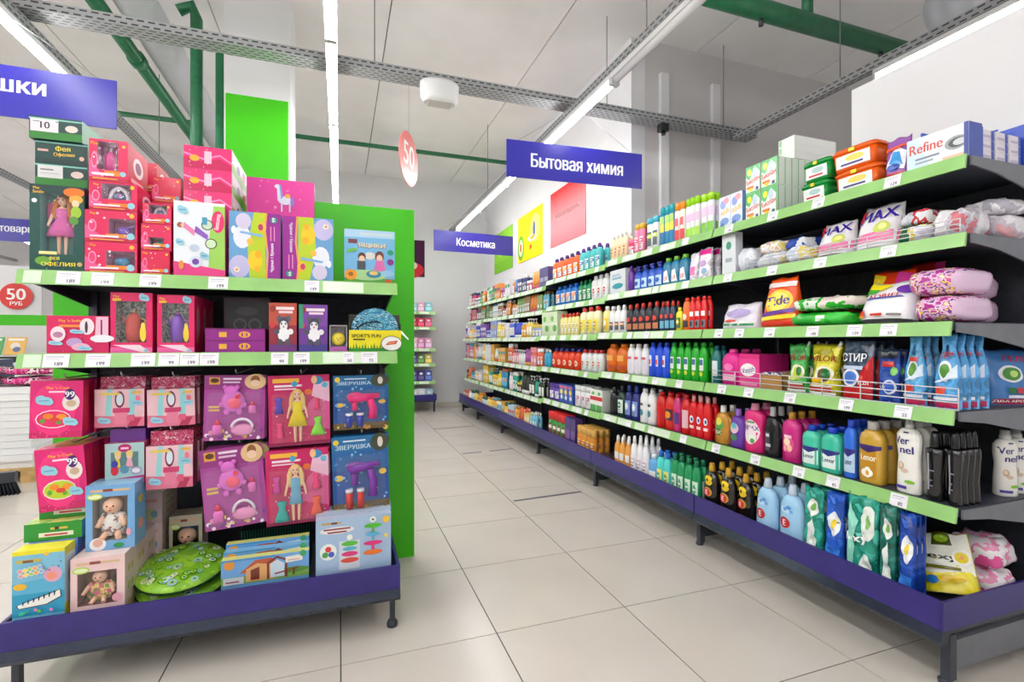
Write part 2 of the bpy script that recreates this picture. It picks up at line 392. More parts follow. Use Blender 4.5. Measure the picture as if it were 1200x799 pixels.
t = thing('ceiling_pipe', 'thick dark green pipe across the upper right corner', 'pipe')
part('pipe', long_pipe([(1.2, 2.87, 3.7), (4.7, 2.87, 3.7)], 0.072, 'green_pipe'), 'green_pipe', t)
part('hanger', long_pipe([(3.47, 2.87, 3.7), (3.47, 2.87, ZC)], 0.04, 'green_pipe'), 'green_pipe', t)
for x in (3.0, 4.3): part('nozzle', MB().tube([(x, 2.87, 3.64), (x, 2.87, 3.58)], 0.018, 'dark_metal', 8), 'dark_metal', t)
for x, lab in ((2.93, 'white conduit on the shaded wall, nearer the white corner'), (3.55, 'white conduit on the shaded wall behind the tray end')):
    single('wall_conduit', MB().box(x, 3.99, 0, x + 0.09, 4.03, ZC - 0.3, 'wall_white'), 'wall_white', lab, 'conduit')
single('duct_end', MB().tube([(4.2, 1.0, 3.62), (4.2, 2.4, 3.62)], 0.16, 'duct_metal', 18), 'duct_metal', 'short grey duct at the upper right corner of the ceiling', 'duct')

def tray_mesh(L, w=0.12, h=0.06):            # U-shaped perforated channel along local X, UV in metres
    me = bpy.data.meshes.new('channel'); v = []; f = []; uvs = []
    y = w / 2; t_ = 0.003
    prof = [(-y, h), (-y, 0), (y, 0), (y, h), (y - t_, h), (y - t_, t_), (-y + t_, t_), (-y + t_, h)]
    acc = [0]
    for i in range(8): a, b_ = prof[i], prof[(i + 1) % 8]; acc.append(acc[-1] + math.hypot(b_[0] - a[0], b_[1] - a[1]))
    for x in (0, L): v += [(x, p[0], p[1]) for p in prof]
    for i in range(8):
        j = (i + 1) % 8; f.append((i, 8 + i, 8 + j, j)); uvs += [(0, acc[i]), (L, acc[i]), (L, acc[i + 1]), (0, acc[i + 1])]
    f.append((0, 1, 2, 3, 4, 5, 6, 7)); uvs += [(0, 0)] * 8
    f.append((15, 14, 13, 12, 11, 10, 9, 8)); uvs += [(0, 0)] * 8
    me.from_pydata(v, [], f); ul = me.uv_layers.new(name='UVMap')
    for i, q in enumerate(uvs): ul.data[i].uv = q
    me.materials.append(MATS['perforated_steel']); me.update()
    return me
def tray(x0, y0, x1, y1, z, label, rods, w=0.12):
    L = math.hypot(x1 - x0, y1 - y0); t = thing('cable_tray', label, 'cable tray', (x0, y0, z), math.atan2(y1 - y0, x1 - x0), 'perforated cable trays')
    link('channel', tray_mesh(L, w), t)
    for q in rods: part('rod', MB().tube([(q, 0, 0.0), (q, 0, ZC - z)], 0.004, 'grey_paint', 6), 'grey_paint', t)
tray(-2.35, 3.85, 3.9, 3.85, 3.22, 'long perforated cable tray crossing the whole shop above the aisles', [0.6, 2.6, 4.6, 5.9], 0.15)
LINES = (-7.4, -5.55, -3.7, -1.85, -0.05, 1.87, 3.6)
NM = ('farthest left', 'second from the left', 'third from the left', 'above the toy sign', 'above the toy rack', 'above the aisle', 'behind the white partition')
for x, nm in zip(LINES, NM):
    tray(x, -2.6, x, 3.74 if x > 3 else 15.2 if x < -4 else 8.6, 3.13, f'perforated tray carrying the light row {nm}', [3.2, 5.3] + ([] if x > 3 else [8.9]), 0.07)
hm = MB().box(-0.035, 0, 0, 0.035, 1.23, 0.035, (232, 232, 234)).mesh('housing', 'plastic')
def half(col):
    rings = []
    for y in (0.02, 1.21): rings.append([(0.03 * math.cos(a), y, 0.002 + 0.042 * math.sin(a)) for a in [-math.pi * k / 8 for k in range(9)]])
    return MB().loft(rings, col)
dl = half('lit_tube').mesh('diffuser'); du = half((224, 224, 226)).mesh('diffuser', 'plastic')
ec = MB().box(-0.034, 0, -0.045, 0.034, 0.018, 0.0, (214, 214, 216)).mesh('end_cap', 'plastic')
for x, nm in zip(LINES, NM):
    y = -2.5 if x > 3 else 3.1 - 4 * 1.235 if x == 1.87 else -2.95
    k = 0
    while y + 1.23 < (3.0 if x > 3 else 15 if x < -4 else 4.75 if x == -3.7 else 4.6 if x == -1.85 else 8.4):
        lit = not (x == 1.87 and y < 3.05)
        t = thing('tube_lamp', f"{'lit' if lit else 'unlit'} tube lamp, {('first', 'second', 'third', 'fourth', 'fifth', 'sixth', 'seventh', 'eighth', 'ninth', 'tenth', 'eleventh', 'twelfth', 'thirteenth', 'fourteenth', 'fifteenth')[k]} from the near wall, row {nm}", 'lamp', (x, y, 3.09), 0, f"{'lit' if lit else 'unlit'} lamps {nm}")
        link('housing', hm, t); link('diffuser', dl if lit else du, t); link('end_cap', ec, t); link('end_cap', ec, t, (0, 1.212, 0))
        y += 1.235; k += 1
# emergency light on the tray, little sensor
ex, ed = on_y(516, 3.78)
t = thing('emergency_light', 'white rounded emergency light fixed to the cable tray', 'light', (ex, 3.81, 3.058))
rings = []
for z, s_ in ((0, 0.8), (0.03, 0.95), (0.14, 1.0), (0.16, 0.96)):
    rings.append([(0.155 * s_ * math.cos(a), 0.09 * s_ * math.sin(a), z) for a in [2 * math.pi * k / 20 for k in range(20)]])
part('shell', MB().loft(rings, (236, 236, 238)), 'plastic', t); part('lens', MB().box(-0.09, -0.06, -0.008, 0.09, 0.05, 0.0, (222, 222, 220)), 'plastic', t)
sx, sd = on_y(779, 3.78)
single('sensor', MB().box(sx - 0.04, 3.77, 3.13, sx + 0.04, 3.84, 3.2, (40, 40, 44)).tube([(sx, 3.8, 3.13), (sx, 3.8, 3.1)], 0.02, (30, 30, 34)), 'plastic', 'small black sensor under the tray near the shaded wall', 'sensor')

# hanging signs
def hanging_sign(xa, ya, xb, yb, word, h, off, label, frac=0.0):
    w = math.hypot(xb - xa, yb - ya); rz = math.atan2(yb - ya, xb - xa)
    t = thing('hanging_sign', label, 'sign', ((xa + xb) / 2, (ya + yb) / 2, 2.52), rz, 'blue department signs')
    part('board', MB().box(-w / 2, -0.005, 0, w / 2, 0.005, 0.3, 'sign_blue'), 'sign_blue', t)
    vs, fs, asp = text_mesh(word, 0.0); tw = off[1]; q = MB()
    for c_ in range(-2, 3): q.add([(off[0] + x * tw / asp + c_ * h * 0.016, -0.0062 - 0.0002 * c_, 0.15 + off[2] + y * h) for x, y in vs], fs, (244, 244, 250))
    part('lettering', q, 'matte', t)
    for s_ in (-1, 1): part('wire', MB().tube([(s_ * w * 0.42, 0, 0.3), (s_ * 0.06, 0, 0.6)], 0.0016, (150, 150, 155), 5), 'plastic', t)
hanging_sign(1.26, 3.72, 2.47, 3.64, 'Бытовая химия', 0.112, (0.01, 0.82, 0.0), 'blue hanging sign over the detergent shelves, nearer of two in the aisle')
hanging_sign(1.285, 7.08, 2.53, 7.16, 'Косметика', 0.115, (0.02, 0.6, 0.0), 'small-looking blue hanging sign over the far cosmetics shelves')
hanging_sign(-2.51, 3.7, -1.31, 3.7, 'Игрушки', 0.125, (-0.03, 0.56, 0.03), 'large blue hanging sign above the toy rack, cut off at the left')
hanging_sign(-4.84, 8.3, -3.64, 8.3, 'товары', 0.1, (0.21, 0.36, 0.0), 'blue hanging sign far behind the dolls, lower left')
def disc_sign(loc, r, rz, label, wire=0.0, col=(222, 62, 58)):
    t = thing('price_disc', label, 'sign', loc, rz, 'round red price discs')
    rg = lambda y, q: [(q * math.cos(2 * math.pi * k / 32), y, q * math.sin(2 * math.pi * k / 32)) for k in range(32)]
    part('disc', MB().loft([rg(0.003, r), rg(-0.003, r)], col, smooth=False), 'card', t)
    sf = lambda x, z, L: (x, -0.0036 - L * 0.0003, z)
    part('print', MB().prints([('t', '50', 0, 0.1 * r / 0.2 * 0.3, r * 0.85, None, 0, (250, 250, 250)), ('t', 'РУБ', 0, -0.55 * r, r * 0.3, None, 0, (250, 250, 250))], sf), 'card', t)
    if wire: part('wire', MB().tube([(0, 0, r), (0, 0, r + wire)], 0.0015, (140, 140, 140), 5), 'plastic', t)
disc_sign((0.505, 3.85, 2.61), 0.205, 0.0, 'round red price disc hanging from the tray above the aisle', 0.4, (230, 106, 100))  # paler than the far disc: bloom of the light behind put into its colour
bpy.data.objects['price_disc'].rotation_euler[2] = math.radians(-7.5 + 90 - 20) * 1.0
x_, d_ = on_y(19, 9.5)
disc_sign((x_, 9.5, zat(347, d_)), 0.2, 0.0, 'round red price disc far off at the left edge', 0.0)
x0_, _ = on_y(-25, 9.53); x1_, _ = on_y(49, 9.53)
single('display_board', MB().box(x0_, 9.52, 1.5, x1_, 9.55, 2.35, 'wall_white').box(x0_, 9.54, 0, x0_ + .04, 9.58, 1.5, 'grey_paint').box(x1_ - .04, 9.54, 0, x1_, 9.58, 1.5, 'grey_paint'), 'wall_white', 'white display board behind the far price disc', 'board')

# ------------------------------------------------------------------ shelving
def price_rail(unit, L, z, tags, rot, org, tagw=0.062, green=True, hgt=0.052, fs=0.012, segs=()):
    """rail along local X of length L, hung from the shelf front; org = (x, y) of its left end; tags = [(x0, x1, price)]"""
    rail = link('price_rail', None, unit, (org[0], org[1], z), rot)
    prof = [(0.0, 0.0), (-0.006, 0.0), (-0.02, -hgt), (-0.008, -hgt)]
    q = MB(); q.loft([[(x, p[0], p[1]) for p in prof] for x in (0, L)], 'green_rail' if green else 'wall_white', smooth=False)
    rail.name = 'price_rail'
    me = q.mesh('price_rail', 'green_rail'); rail_o = link('price_rail', me, unit, (org[0], org[1], z), rot); bpy.data.objects.remove(rail)
    rail_o.name = 'price_rail'
    sf = lambda x, zz, Ly: (x, -0.0066 - (-zz) / hgt * 0.014 - 0.0006 - Ly * 0.0002, zz)
    for a, b_ in segs:          # pale strip: white insert, and gloss painted in on the toy rack
        part('pale_strip', MB().prints([('r', a, -hgt + 0.004, b_, -0.004, (214, 232, 206))], sf), 'card', rail_o)
    for a, b_, pr in tags:
        q = MB(); q.prints([('r', a, -hgt + 0.003, b_, -0.003, (240, 238, 246)), ('r', a + (b_ - a) * .1, -hgt * .28, a + (b_ - a) * .8, -hgt * .2, (196, 194, 206)), ('r', a + (b_ - a) * .1, -hgt * .42, a + (b_ - a) * .65, -hgt * .36, (206, 204, 214))] + ([('t', pr, a + (b_ - a) * .62, -hgt * .72, hgt * .24, (b_ - a) * .62, 0, (60, 58, 72))] if pr else []), lambda x, zz, Ly: sf(x, zz, Ly + 3))
        part('price_tag', q, 'card', rail_o)
    return rail_o

XB = 2.585                                            # back panel of the wall shelving
BAYS = [1.10, 2.35, 3.60, 4.85, 6.10, 7.30, 8.30]
LEV = {1: (1.863, 2.10), 2: (1.586, 2.10), 3: (1.268, 2.02), 4: (0.955, 2.035), 5: (0.610, 2.05)}
def level(bay, L):
    if L == 6: return 0.215, 1.965
    z, x = LEV[L]
    if bay >= 3: z -= {1: .065, 2: .045, 3: .02, 4: .03, 5: .03}[L]
    if bay == 2: z -= {1: .02, 2: .02, 3: .01, 4: .02, 5: .01}[L]
    return z, x
ORD = ('first', 'second', 'third', 'fourth', 'fifth', 'sixth')
random.seed(4)
for k in range(6):
    ya, yb = BAYS[k], BAYS[k + 1]; W = yb - ya
    u = thing('shelving_unit', ('dark wall shelving unit with green price rails, nearest the camera' if k == 0 else f'dark wall shelving unit, {ORD[k]} along the aisle from the camera'), 'shelf unit', (0, ya, 0), 0, 'wall shelving units')
    part('back_panel', MB().box(XB, 0.012, 0.14, XB + 0.02, W - 0.012, 1.84, 'back_board'), 'back_board', u)
    part('upright', MB().box(XB - 0.02, 0, 0.02, XB + 0.03, 0.03, 1.86, 'shelf_metal'), 'shelf_metal', u)
    if k == 5: part('upright', MB().box(XB - 0.02, W - 0.03, 0.02, XB + 0.03, W, 1.82, 'shelf_metal'), 'shelf_metal', u)
    for L in range(1, 6):
        z, x = level(k, L)
        part('shelf', MB().box(x, 0.008, z - 0.028, XB - 0.02, W - 0.008, z, 'shelf_metal', bottom='dark_metal'), 'shelf_metal', u)
        for y0 in ((0.0,) if k else (-0.002,)) + (W - 0.0085,):
            prof = [(x + 0.012, z - 0.004), (x + 0.012, z - 0.035), (x + 0.16, z - 0.05), (XB - 0.02, z - 0.115), (XB - 0.02, z - 0.004)]
            part('bracket', MB().loft([[(p[0], y, p[1]) for p in prof] for y in (y0, y0 + 0.007)], 'grey_paint' if (k == 0 and y0 < 0.1) else 'shelf_metal', smooth=False), 'shelf_metal', u)
        tags = []; segs = []
        if k < 4:
            n = random.randint(4, 6)
            for q in range(n):
                a = (q + random.uniform(0.2, 0.6)) * (W - 0.1) / n; tags.append((a, a + 0.062, random.choice(['77', '99', '129', '85', '55', '149', '199']) if k == 0 else None))
        if k >= 1: segs = [(a, a + random.uniform(0.12, 0.2)) for a in [q * 0.24 + random.uniform(0, 0.06) for q in range(int(W / 0.26))]]
        if k >= 3: segs = [(a, a + 0.205) for a in [q * 0.23 + 0.02 for q in range(int(W / 0.23))]]
        price_rail(u, W - 0.012, z + 0.003, tags, -math.pi / 2, (x, W - 0.006), segs=segs)
    # purple tray on the base, metal lip, kick plate and foot
    part('tray_front', MB().box(1.952, 0.004, 0.203, 1.964, W - 0.004, 0.303, 'purple_paint'), 'purple_paint', u)
    if k == 0: part('tray_side', MB().box(1.952, -0.004, 0.203, XB, 0.006, 0.303, 'purple_paint'), 'purple_paint', u)
    if k == 5: part('tray_side', MB().box(1.952, W - 0.006, 0.203, XB, W + 0.004, 0.303, 'purple_paint'), 'purple_paint', u)
    part('base_shelf', MB().box(1.966, 0.006, 0.18, XB - 0.01, W - 0.006, 0.205, 'shelf_metal'), 'shelf_metal', u)
    prof = [(1.95, 0.203), (1.935, 0.168), (1.945, 0.155), (1.975, 0.158), (1.99, 0.203)]
    part('front_lip', MB().loft([[(p[0], y, p[1]) for p in prof] for y in (-0.004 if k == 0 else 0.002, W - 0.002)], 'lip_metal', smooth=False), 'lip_metal', u)
    fy = [0.0] + ([W - 0.048] if k == 5 else [])
    for y0 in fy:
        part('base_leg', MB().box(1.995, y0, 0.02, 2.03, y0 + 0.03, 0.18, 'dark_metal').box(2.03, y0 + 0.004, 0.05, XB, y0 + 0.026, 0.155, 'grey_paint' if k == 0 else 'dark_metal'), 'dark_metal', u)
        part('foot', MB().tube([(2.012, y0 + 0.024, 0.0), (2.012, y0 + 0.024, 0.012), (2.012, y0 + 0.024, 0.02)], [0.022, 0.022, 0.012], 'dark_metal', 10).tube([(XB - .04, y0 + 0.019, 0.0), (XB - .04, y0 + 0.019, 0.05)], 0.018, 'dark_metal', 8), 'dark_metal', u)
# wire fences on the near shelves
def wire_fence(u, x, ya, yb, z, h, n):
    q = MB(); r = 0.0022
    for i in range(n + 1): zz = z + 0.004 + h * i / n; q.tube([(x, ya, zz), (x, yb, zz)], r, 'chrome_wire', 5)
    m_ = max(2, int((yb - ya) / 0.16))
    for i in range(m_ + 1): y = ya + (yb - ya) * i / m_; q.tube([(x, y, z), (x, y, z + h + 0.004)], r, 'chrome_wire', 5)
    part('wire_fence', q, 'chrome_wire', u)
u0 = bpy.data.objects['shelving_unit']
wire_fence(u0, 2.105, 0.03, 1.02, 1.586, 0.052, 3)
wire_fence(u0, 2.04, 0.0, 1.2, 0.955, 0.075, 3)

# far shelving at the end of the aisle, facing us
FZ = (1.71, 1.447, 1.08, 0.82, 0.52)
u = thing('shelving_unit', 'small-looking shelving unit at the end wall, right of the green panel', 'shelf unit', (0.3, 8.31, 0))
part('back_panel', MB().box(0, 0.5, 0.14, 1.26, 0.52, 1.9, 'wall_white'), 'wall_white', u)
for z in FZ:
    part('shelf', MB().box(0.006, 0.09, z - 0.028, 1.254, 0.5, z, 'wall_white'), 'wall_white', u)
    price_rail(u, 1.248, z + 0.003, [], 0, (0.006, 0.09), segs=[(a * .23 + .05, a * .23 + .22) for a in range(5)])
part('tray_front', MB().box(0, 0.0, 0.2, 1.26, 0.012, 0.3, 'purple_paint'), 'purple_paint', u)
part('tray_side', MB().box(1.248, 0.012, 0.2, 1.26, 0.5, 0.3, 'purple_paint'), 'purple_paint', u)
part('base_shelf', MB().box(0, 0.012, 0.17, 1.248, 0.5, 0.2, 'dark_metal'), 'dark_metal', u)
for x in (0.02, 1.21): part('foot', MB().box(x, 0.03, 0, x + 0.03, 0.06, 0.17, 'dark_metal'), 'dark_metal', u)

# toy rack at the end of the next aisle, with a tall green end panel behind
EX0, EX1, EY, EB = -1.045, 0.225, 2.18, 2.68
u = thing('shelving_unit', 'toy rack with two green price rails and a purple bottom tray', 'shelf unit', (EX0, EY, 0))
W = EX1 - EX0
part('back_panel', MB().box(0.02, EB - EY, 0.14, W - 0.02, EB - EY + 0.015, 1.44, 'back_board'), 'back_board', u)
for x in (0, W - 0.03): part('upright', MB().box(x, EB - EY - 0.02, 0.02, x + 0.03, EB - EY + 0.03, 1.45, 'shelf_metal'), 'shelf_metal', u)
TOPZ, MIDZ, TRZ = 1.449, 1.155, 0.195
P1 = [(71, 99, '189'), (112, 138, '199'), (168, 193, '199'), (248, 271, '199'), (360, 377, '149')]
P2 = [(55, 86, '189'), (105, 134, '199'), (158, 186, '199'), (190, 214, '99'), (215, 237, '199'), (238, 260, '199'), (321, 341, '99'), (347, 366, '199'), (405, 417, '50'), (426, 445, '55')]
for z, P in ((TOPZ, P1), (MIDZ, P2)):
    part('shelf', MB().box(0.008, 0.0, z - 0.028, W - 0.008, EB - EY, z, 'shelf_metal', bottom='dark_metal'), 'shelf_metal', u)
    for x0 in (0, W - 0.007):
        prof = [(0.012, z - 0.004), (0.012, z - 0.035), (0.14, z - 0.05), (EB - EY, z - 0.1), (EB - EY, z - 0.004)]
        part('bracket', MB().loft([[(x, p[0], p[1]) for p in prof] for x in (x0 + .007, x0)], 'shelf_metal', smooth=False), 'shelf_metal', u)
    tg = [(on_y(a, EY - 0.01)[0] - EX0, on_y(b_, EY - 0.01)[0] - EX0, p) for a, b_, p in P]
    price_rail(u, W + 0.02, z + 0.003, tg, 0, (-0.01, 0), segs=[(0.02, 0.07), (W - 0.28, W - 0.12)])  # left pale strip is gloss on the rail, put into the colour
part('tray_front', MB().box(-0.01, -0.105, 0.178, W + 0.012, -0.093, 0.272, 'purple_paint'), 'purple_paint', u)
for x in (-0.01, W): part('tray_side', MB().box(x, -0.093, 0.178, x + 0.012, EB - EY - 0.02, 0.272, 'purple_paint'), 'purple_paint', u)
part('base_shelf', MB().box(0.002, -0.093, 0.165, W, EB - EY - 0.02, 0.19, 'shelf_metal'), 'shelf_metal', u)
prof = [(-0.107, 0.178), (-0.12, 0.148), (-0.11, 0.132), (-0.08, 0.135), (-0.07, 0.178)]
part('front_lip', MB().loft([[(x, p[0], p[1]) for p in prof] for x in (W + 0.012, -0.01)], 'lip_metal', smooth=False), 'lip_metal', u)
for x in (0.005, W - 0.025):
    part('base_leg', MB().box(x, -0.07, 0.03, x + 0.02, -0.04, 0.165, 'dark_metal').box(x + 0.004, -0.04, 0.12, x + 0.016, EB - EY, 0.165, 'dark_metal'), 'dark_metal', u)
    part('foot', MB().tube([(x + 0.01, -0.055, 0.0), (x + 0.01, -0.055, 0.016), (x + 0.01, -0.055, 0.032)], [0.023, 0.023, 0.012], 'dark_metal', 10).tube([(x + 0.01, EB - EY - .03, 0.0), (x + 0.01, EB - EY - .03, 0.14)], 0.014, 'dark_metal', 8), 'dark_metal', u)
# pegboard hooks appear with the hanging goods
px_l, px_r = on_y(62, 2.74)[0], on_y(485.5, 2.74)[0]
u2 = thing('end_panel', 'tall bright green end panel standing behind the toy rack', 'panel', (px_l, 2.74, 0))
part('panel', MB().box(0, 0, 0.012, px_r - px_l, 0.03, 1.925, 'green_panel'), 'green_panel', u2)
for x in (0.1, px_r - px_l - 0.14): part('foot', MB().box(x, 0.002, 0.0, x + 0.04, 0.3, 0.012, 'dark_metal').box(x, 0.03, 0.012, x + 0.04, 0.06, 1.8, 'dark_metal'), 'dark_metal', u2)
RACK = u

# ------------------------------------------------------------------ goods: shapes
WHITE, BLACK, RED, NAVY = (240, 240, 242), (24, 24, 28), (212, 24, 30), (30, 44, 120)
PROTO = {}
def cached(fn):
    def g(*a, **k):
        key = fn.__name__ + repr(a) + repr(sorted(k.items()))
        if key not in PROTO: PROTO[key] = fn(*a, **k)
        return PROTO[key]
    return g
def sec(rx, ry, z, n=2.0, N=18, cx=0.0, cy=0.0):
    out = []
    for k in range(N):
        a = 2 * math.pi * (k + 0.5) / N; c, s = math.cos(a), math.sin(a)
        out.append((cx + rx * math.copysign(abs(c) ** (2 / n), c), cy + ry * math.copysign(abs(s) ** (2 / n), s), z))
    return out
STY = {  # body profile (height, width, depth fractions), then cap profile
 'round': ([(0, .9, .9), (.015, 1, 1), (.66, 1, 1), (.76, .92, .92), (.83, .6, .62), (.85, .46, .5)], [(.85, .54), (.98, .52), (1, .44)]),
 'slim': ([(0, .92, .92), (.02, 1, 1), (.6, 1, 1), (.72, .9, .9), (.8, .6, .62), (.83, .46, .5)], [(.83, .54), (.93, .5), (1, .36)]),
 'duck': ([(0, .92, .92), (.02, 1, 1), (.68, 1, 1), (.79, .86, .86), (.86, .62, .66), (.885, .5, .56)], [(.885, .6), (.97, .56), (1, .46)]),
 'vernel': ([(0, .86, .9), (.02, .97, 1), (.25, .95, .95), (.48, .86, .85), (.66, 1, .95), (.78, .98, .9), (.84, .7, .7), (.86, .5, .6)], [(.86, .62), (.92, .6), (.925, .52), (1, .5)]),
 'square': ([(0, .94, .94), (.02, 1, 1), (.7, 1, 1), (.79, .88, .88), (.84, .62, .66), (.86, .5, .54)], [(.86, .66), (.985, .64), (1, .58)]),
 'hip': ([(0, .8, .8), (.03, .92, .92), (.3, .74, .8), (.48, .86, .85), (.66, 1, .95), (.74, .96, .9), (.76, .7, .75)], [(.76, .74), (.8, .8), (.9, .72), (.96, .6), (1, .4)]),
 'ebottle': ([(0, .84, .84), (.03, .97, .97), (.3, 1, 1), (.5, .96, .97), (.68, .9, .9), (.78, .72, .76), (.84, .46, .52)], [(.84, .52), (.88, .52), (.97, .42), (1, .34)]),
 'can': ([(0, .94, .94), (.01, 1, 1), (.76, 1, 1), (.8, .9, .9)], [(.795, .94), (.95, .92), (.985, .8), (1, .5)]),
 'jar': ([(0, .94, .94), (.03, 1, 1), (.7, 1, 1), (.73, .9, .9)], [(.73, 1.03), (.98, 1.03), (1, .95)]),
 'gel': ([(0, .92, .92), (.02, 1, 1), (.4, 1, 1), (.6, .95, .95), (.74, .76, .86), (.81, .48, .56)], [(.81, .46), (.83, .52), (.985, .48), (1, .42)]),
 'pump': ([(0, .92, .92), (.02, 1, 1), (.64, 1, 1), (.72, .85, .85), (.76, .4, .4)], [(.76, .36), (.8, .36), (.805, .12), (.92, .12)]),
}
def conv(shapes, w, h):
    out = []
    for s in shapes:
        if s[0] == 'r': out.append(('r', s[1] * w / 2, s[2] * h, s[3] * w / 2, s[4] * h, s[5]))
        elif s[0] == 'e': out.append(('e', s[1] * w / 2, s[2] * h, s[3] * w / 2, s[4] * h if s[4] > 0 else s[3] * w / 2, s[5]))
        elif s[0] == 'p': out.append(('p', [(x * w / 2, z * h) for x, z in s[1]], s[2]))
        elif s[0] == 't': out.append(('t', s[1], s[2] * w / 2, s[3] * h, s[4] * h, (s[5] * w if s[5] else None), s[6], s[7]))
    return out
@cached
def bottle(style, w, h, d, body, cap, shapes=(), n=2.0, mat='plastic', handle=False, trigger=False, N=16):
    prof, cp = STY[style]
    q = MB(); q.loft([sec(w / 2 * a, d / 2 * b_, z * h, n, N) for z, a, b_ in prof], body)
    if handle:
        q.tube([(w * .28, 0, h * .74), (w * .47, 0, h * .66), (w * .56, 0, h * .55), (w * .52, 0, h * .42), (w * .4, 0, h * .36)], [w * .07, w * .075, w * .075, w * .075, w * .06], body, 8)
    out = [('body', q.mesh('body', mat), None)]
    c = MB(); m_ = min(w, d) if style not in ('can', 'jar') else w
    c.loft([sec(m_ / 2 * a, m_ / 2 * a if style not in ('can', 'jar') else d / 2 * a, z * h, 2, 12) for z, a in cp], cap)
    if trigger or style == 'pump':
        hz = h * (1.0 if trigger else .92); r = min(w, d) * .2
        c.box(-w * .34, -r * .6, hz, w * .2, r * .6, hz + h * .06, cap); c.box(-w * .42, -r * .4, hz + h * .01, -w * .34, r * .4, hz + h * .05, cap)
        if trigger: c.add([(-w * .26, -r * .4, hz), (-w * .16, -r * .4, hz), (-w * .22, -r * .4, hz - h * .1), (-w * .26, r * .4, hz), (-w * .16, r * .4, hz), (-w * .22, r * .4, hz - h * .1)], [(0, 2, 1), (3, 4, 5), (0, 3, 5, 2), (1, 2, 5, 4)], cap)
    out.append(('cap', c.mesh('cap', 'plastic'), None))
    if shapes:
        def half(zz, k):
            t_ = min(max(zz / h, 0), .999)
            for i in range(len(prof) - 1):
                if prof[i + 1][0] >= t_:
                    f_ = (t_ - prof[i][0]) / (prof[i + 1][0] - prof[i][0] + 1e-9); return prof[i][k] + (prof[i + 1][k] - prof[i][k]) * f_
            return prof[-1][k]
        def surf(x, zz, L):
            rx = w / 2 * half(zz, 1); ry = d / 2 * half(zz, 2); u_ = min(abs(x) / rx, .985)
            return (math.copysign(min(abs(x), rx * .985), x), -ry * (1 - u_ ** n) ** (1 / n) * 1.0 - .0012 - L * .0003, zz)
        out.append(('label', MB().prints(conv(shapes, w, h), surf, 5).mesh('label', 'card'), None))
    return out
@cached
def carton(w, h, d, body, shapes=(), side=None, top=None, mat='card', sideprint=()):
    q = MB(); e = min(.003, w * .02)
    q.box(-w / 2, -d / 2, 0, w / 2, d / 2, h, body, side=side, top=top)
    out = [('carton', q.mesh('carton', mat), None)]
    if shapes: out.append(('print', MB().prints(conv(shapes, w, h), lambda x, z, L: (x, -d / 2 - .0005 - L * .0002, z)).mesh('print', mat), None))
    if sideprint: out.append(('side_print', MB().prints(conv(sideprint, d, h), lambda x, z, L: (w / 2 + .0005 + L * .0002, x, z)).mesh('side_print', mat), None))
    return out
def wr(x, z, s): return .5 * math.sin(x * 61 + s) * math.sin(z * 47 + s * 2) + .3 * math.sin(x * 113 + z * 71 + s * 3) + .2 * math.sin(z * 151 - x * 37 + s)
@cached
def pouch(w, h, T, body, shapes=(), kind='stand', seed=0.0, wrinkle=.006, spout=None, hole=False, shape=None):
    """stand-up pouch: fat gusset below, flat crimped top; kind 'waist' narrows in the middle, 'neck' towards the top"""
    NX, NZ = 16, 20
    def hw(v):
        if kind == 'waist': return 1 - .22 * math.exp(-((v - .5) / .22) ** 2)
        if kind == 'neck': return 1 - .5 * max(0, min(1, (v - .45) / .35)) ** 1.2 + (.12 * max(0, (v - .8) / .2))
        if kind == 'slump': return 1 - .12 * v
        if kind == 'taper': return 1 - .34 * v ** 1.3
        return 1 - .03 * math.sin(v * math.pi)
    def th(u, v):
        e_ = max(0.0, 1 - abs(u) ** 3.2) ** .55
        return T / 2 * e_ * (max(0.0, 1 - v ** 1.8)) ** .7 * (1 - .15 * (1 - v) ** 6)
    def bend(v): return T * .10 * v * v * (1 if seed > 1 else .3)
    def pt(u, v, s):
        x = u * w / 2 * hw(v); z = v * h
        y = s * th(u, v) + (wrinkle * wr(x + seed, z, seed * 7) * (1 - abs(u) ** 4) * min(1, v * 5) * (1 if abs(u) < .99 else 0)) + bend(v)
        return (x, y, z + (.004 * math.sin(u * 5 + seed * 3) if v > .98 else 0))
    q = MB(); col = lambda u, v: (body if not callable(shape) else shape(u, v))
    for s in (-1, 1):
        vs = [pt(-1 + 2 * i / NX, j / NZ, s) for j in range(NZ + 1) for i in range(NX + 1)]
        for j in range(NZ):
            for i in range(NX):
                a = j * (NX + 1) + i; f_ = (a, a + 1, a + NX + 2, a + NX + 1)
                if hole and j in (14, 15, 16) and i in (6, 7, 8, 9): continue
                q.add([vs[k] for k in f_], [(0, 1, 2, 3) if s < 0 else (3, 2, 1, 0)], body, True)
    # weld by joining identical corners
    mm = {}; nv = []; nf = []
    for f_ in q.f:
        g = []
        for k in f_:
            key = tuple(round(t_, 6) for t_ in q.v[k])
            if key not in mm: mm[key] = len(nv); nv.append(q.v[k])
            g.append(mm[key])
        nf.append(g)
    good = [i for i, g in enumerate(nf) if len(set(g)) > 2]
    q.v = nv; q.f = [list(dict.fromkeys(nf[i])) for i in good]; q.c = [q.c[i] for i in good]; q.sm = [True] * len(good)
    out = [('pouch', q.mesh('pouch', 'film'), None)]
    if spout: out.append(('spout', MB().tube([(w * .36, bend(1), h * .93), (w * .44, bend(1), h * 1.0), (w * .47, bend(1), h * 1.05)], w * .05, spout, 8).mesh('spout', 'plastic'), None))
    if shapes:
        def surf(x, z, L):
            v = min(max(z / h, 0), 1); u = max(-1, min(1, x / (w / 2 * hw(v)))); p = pt(u, v, -1); return (p[0], p[1] - .002 - L * .0012, p[2])
        out.append(('print', MB().prints(conv(shapes, w, h), surf, 8).mesh('print', 'film'), None))
    return out
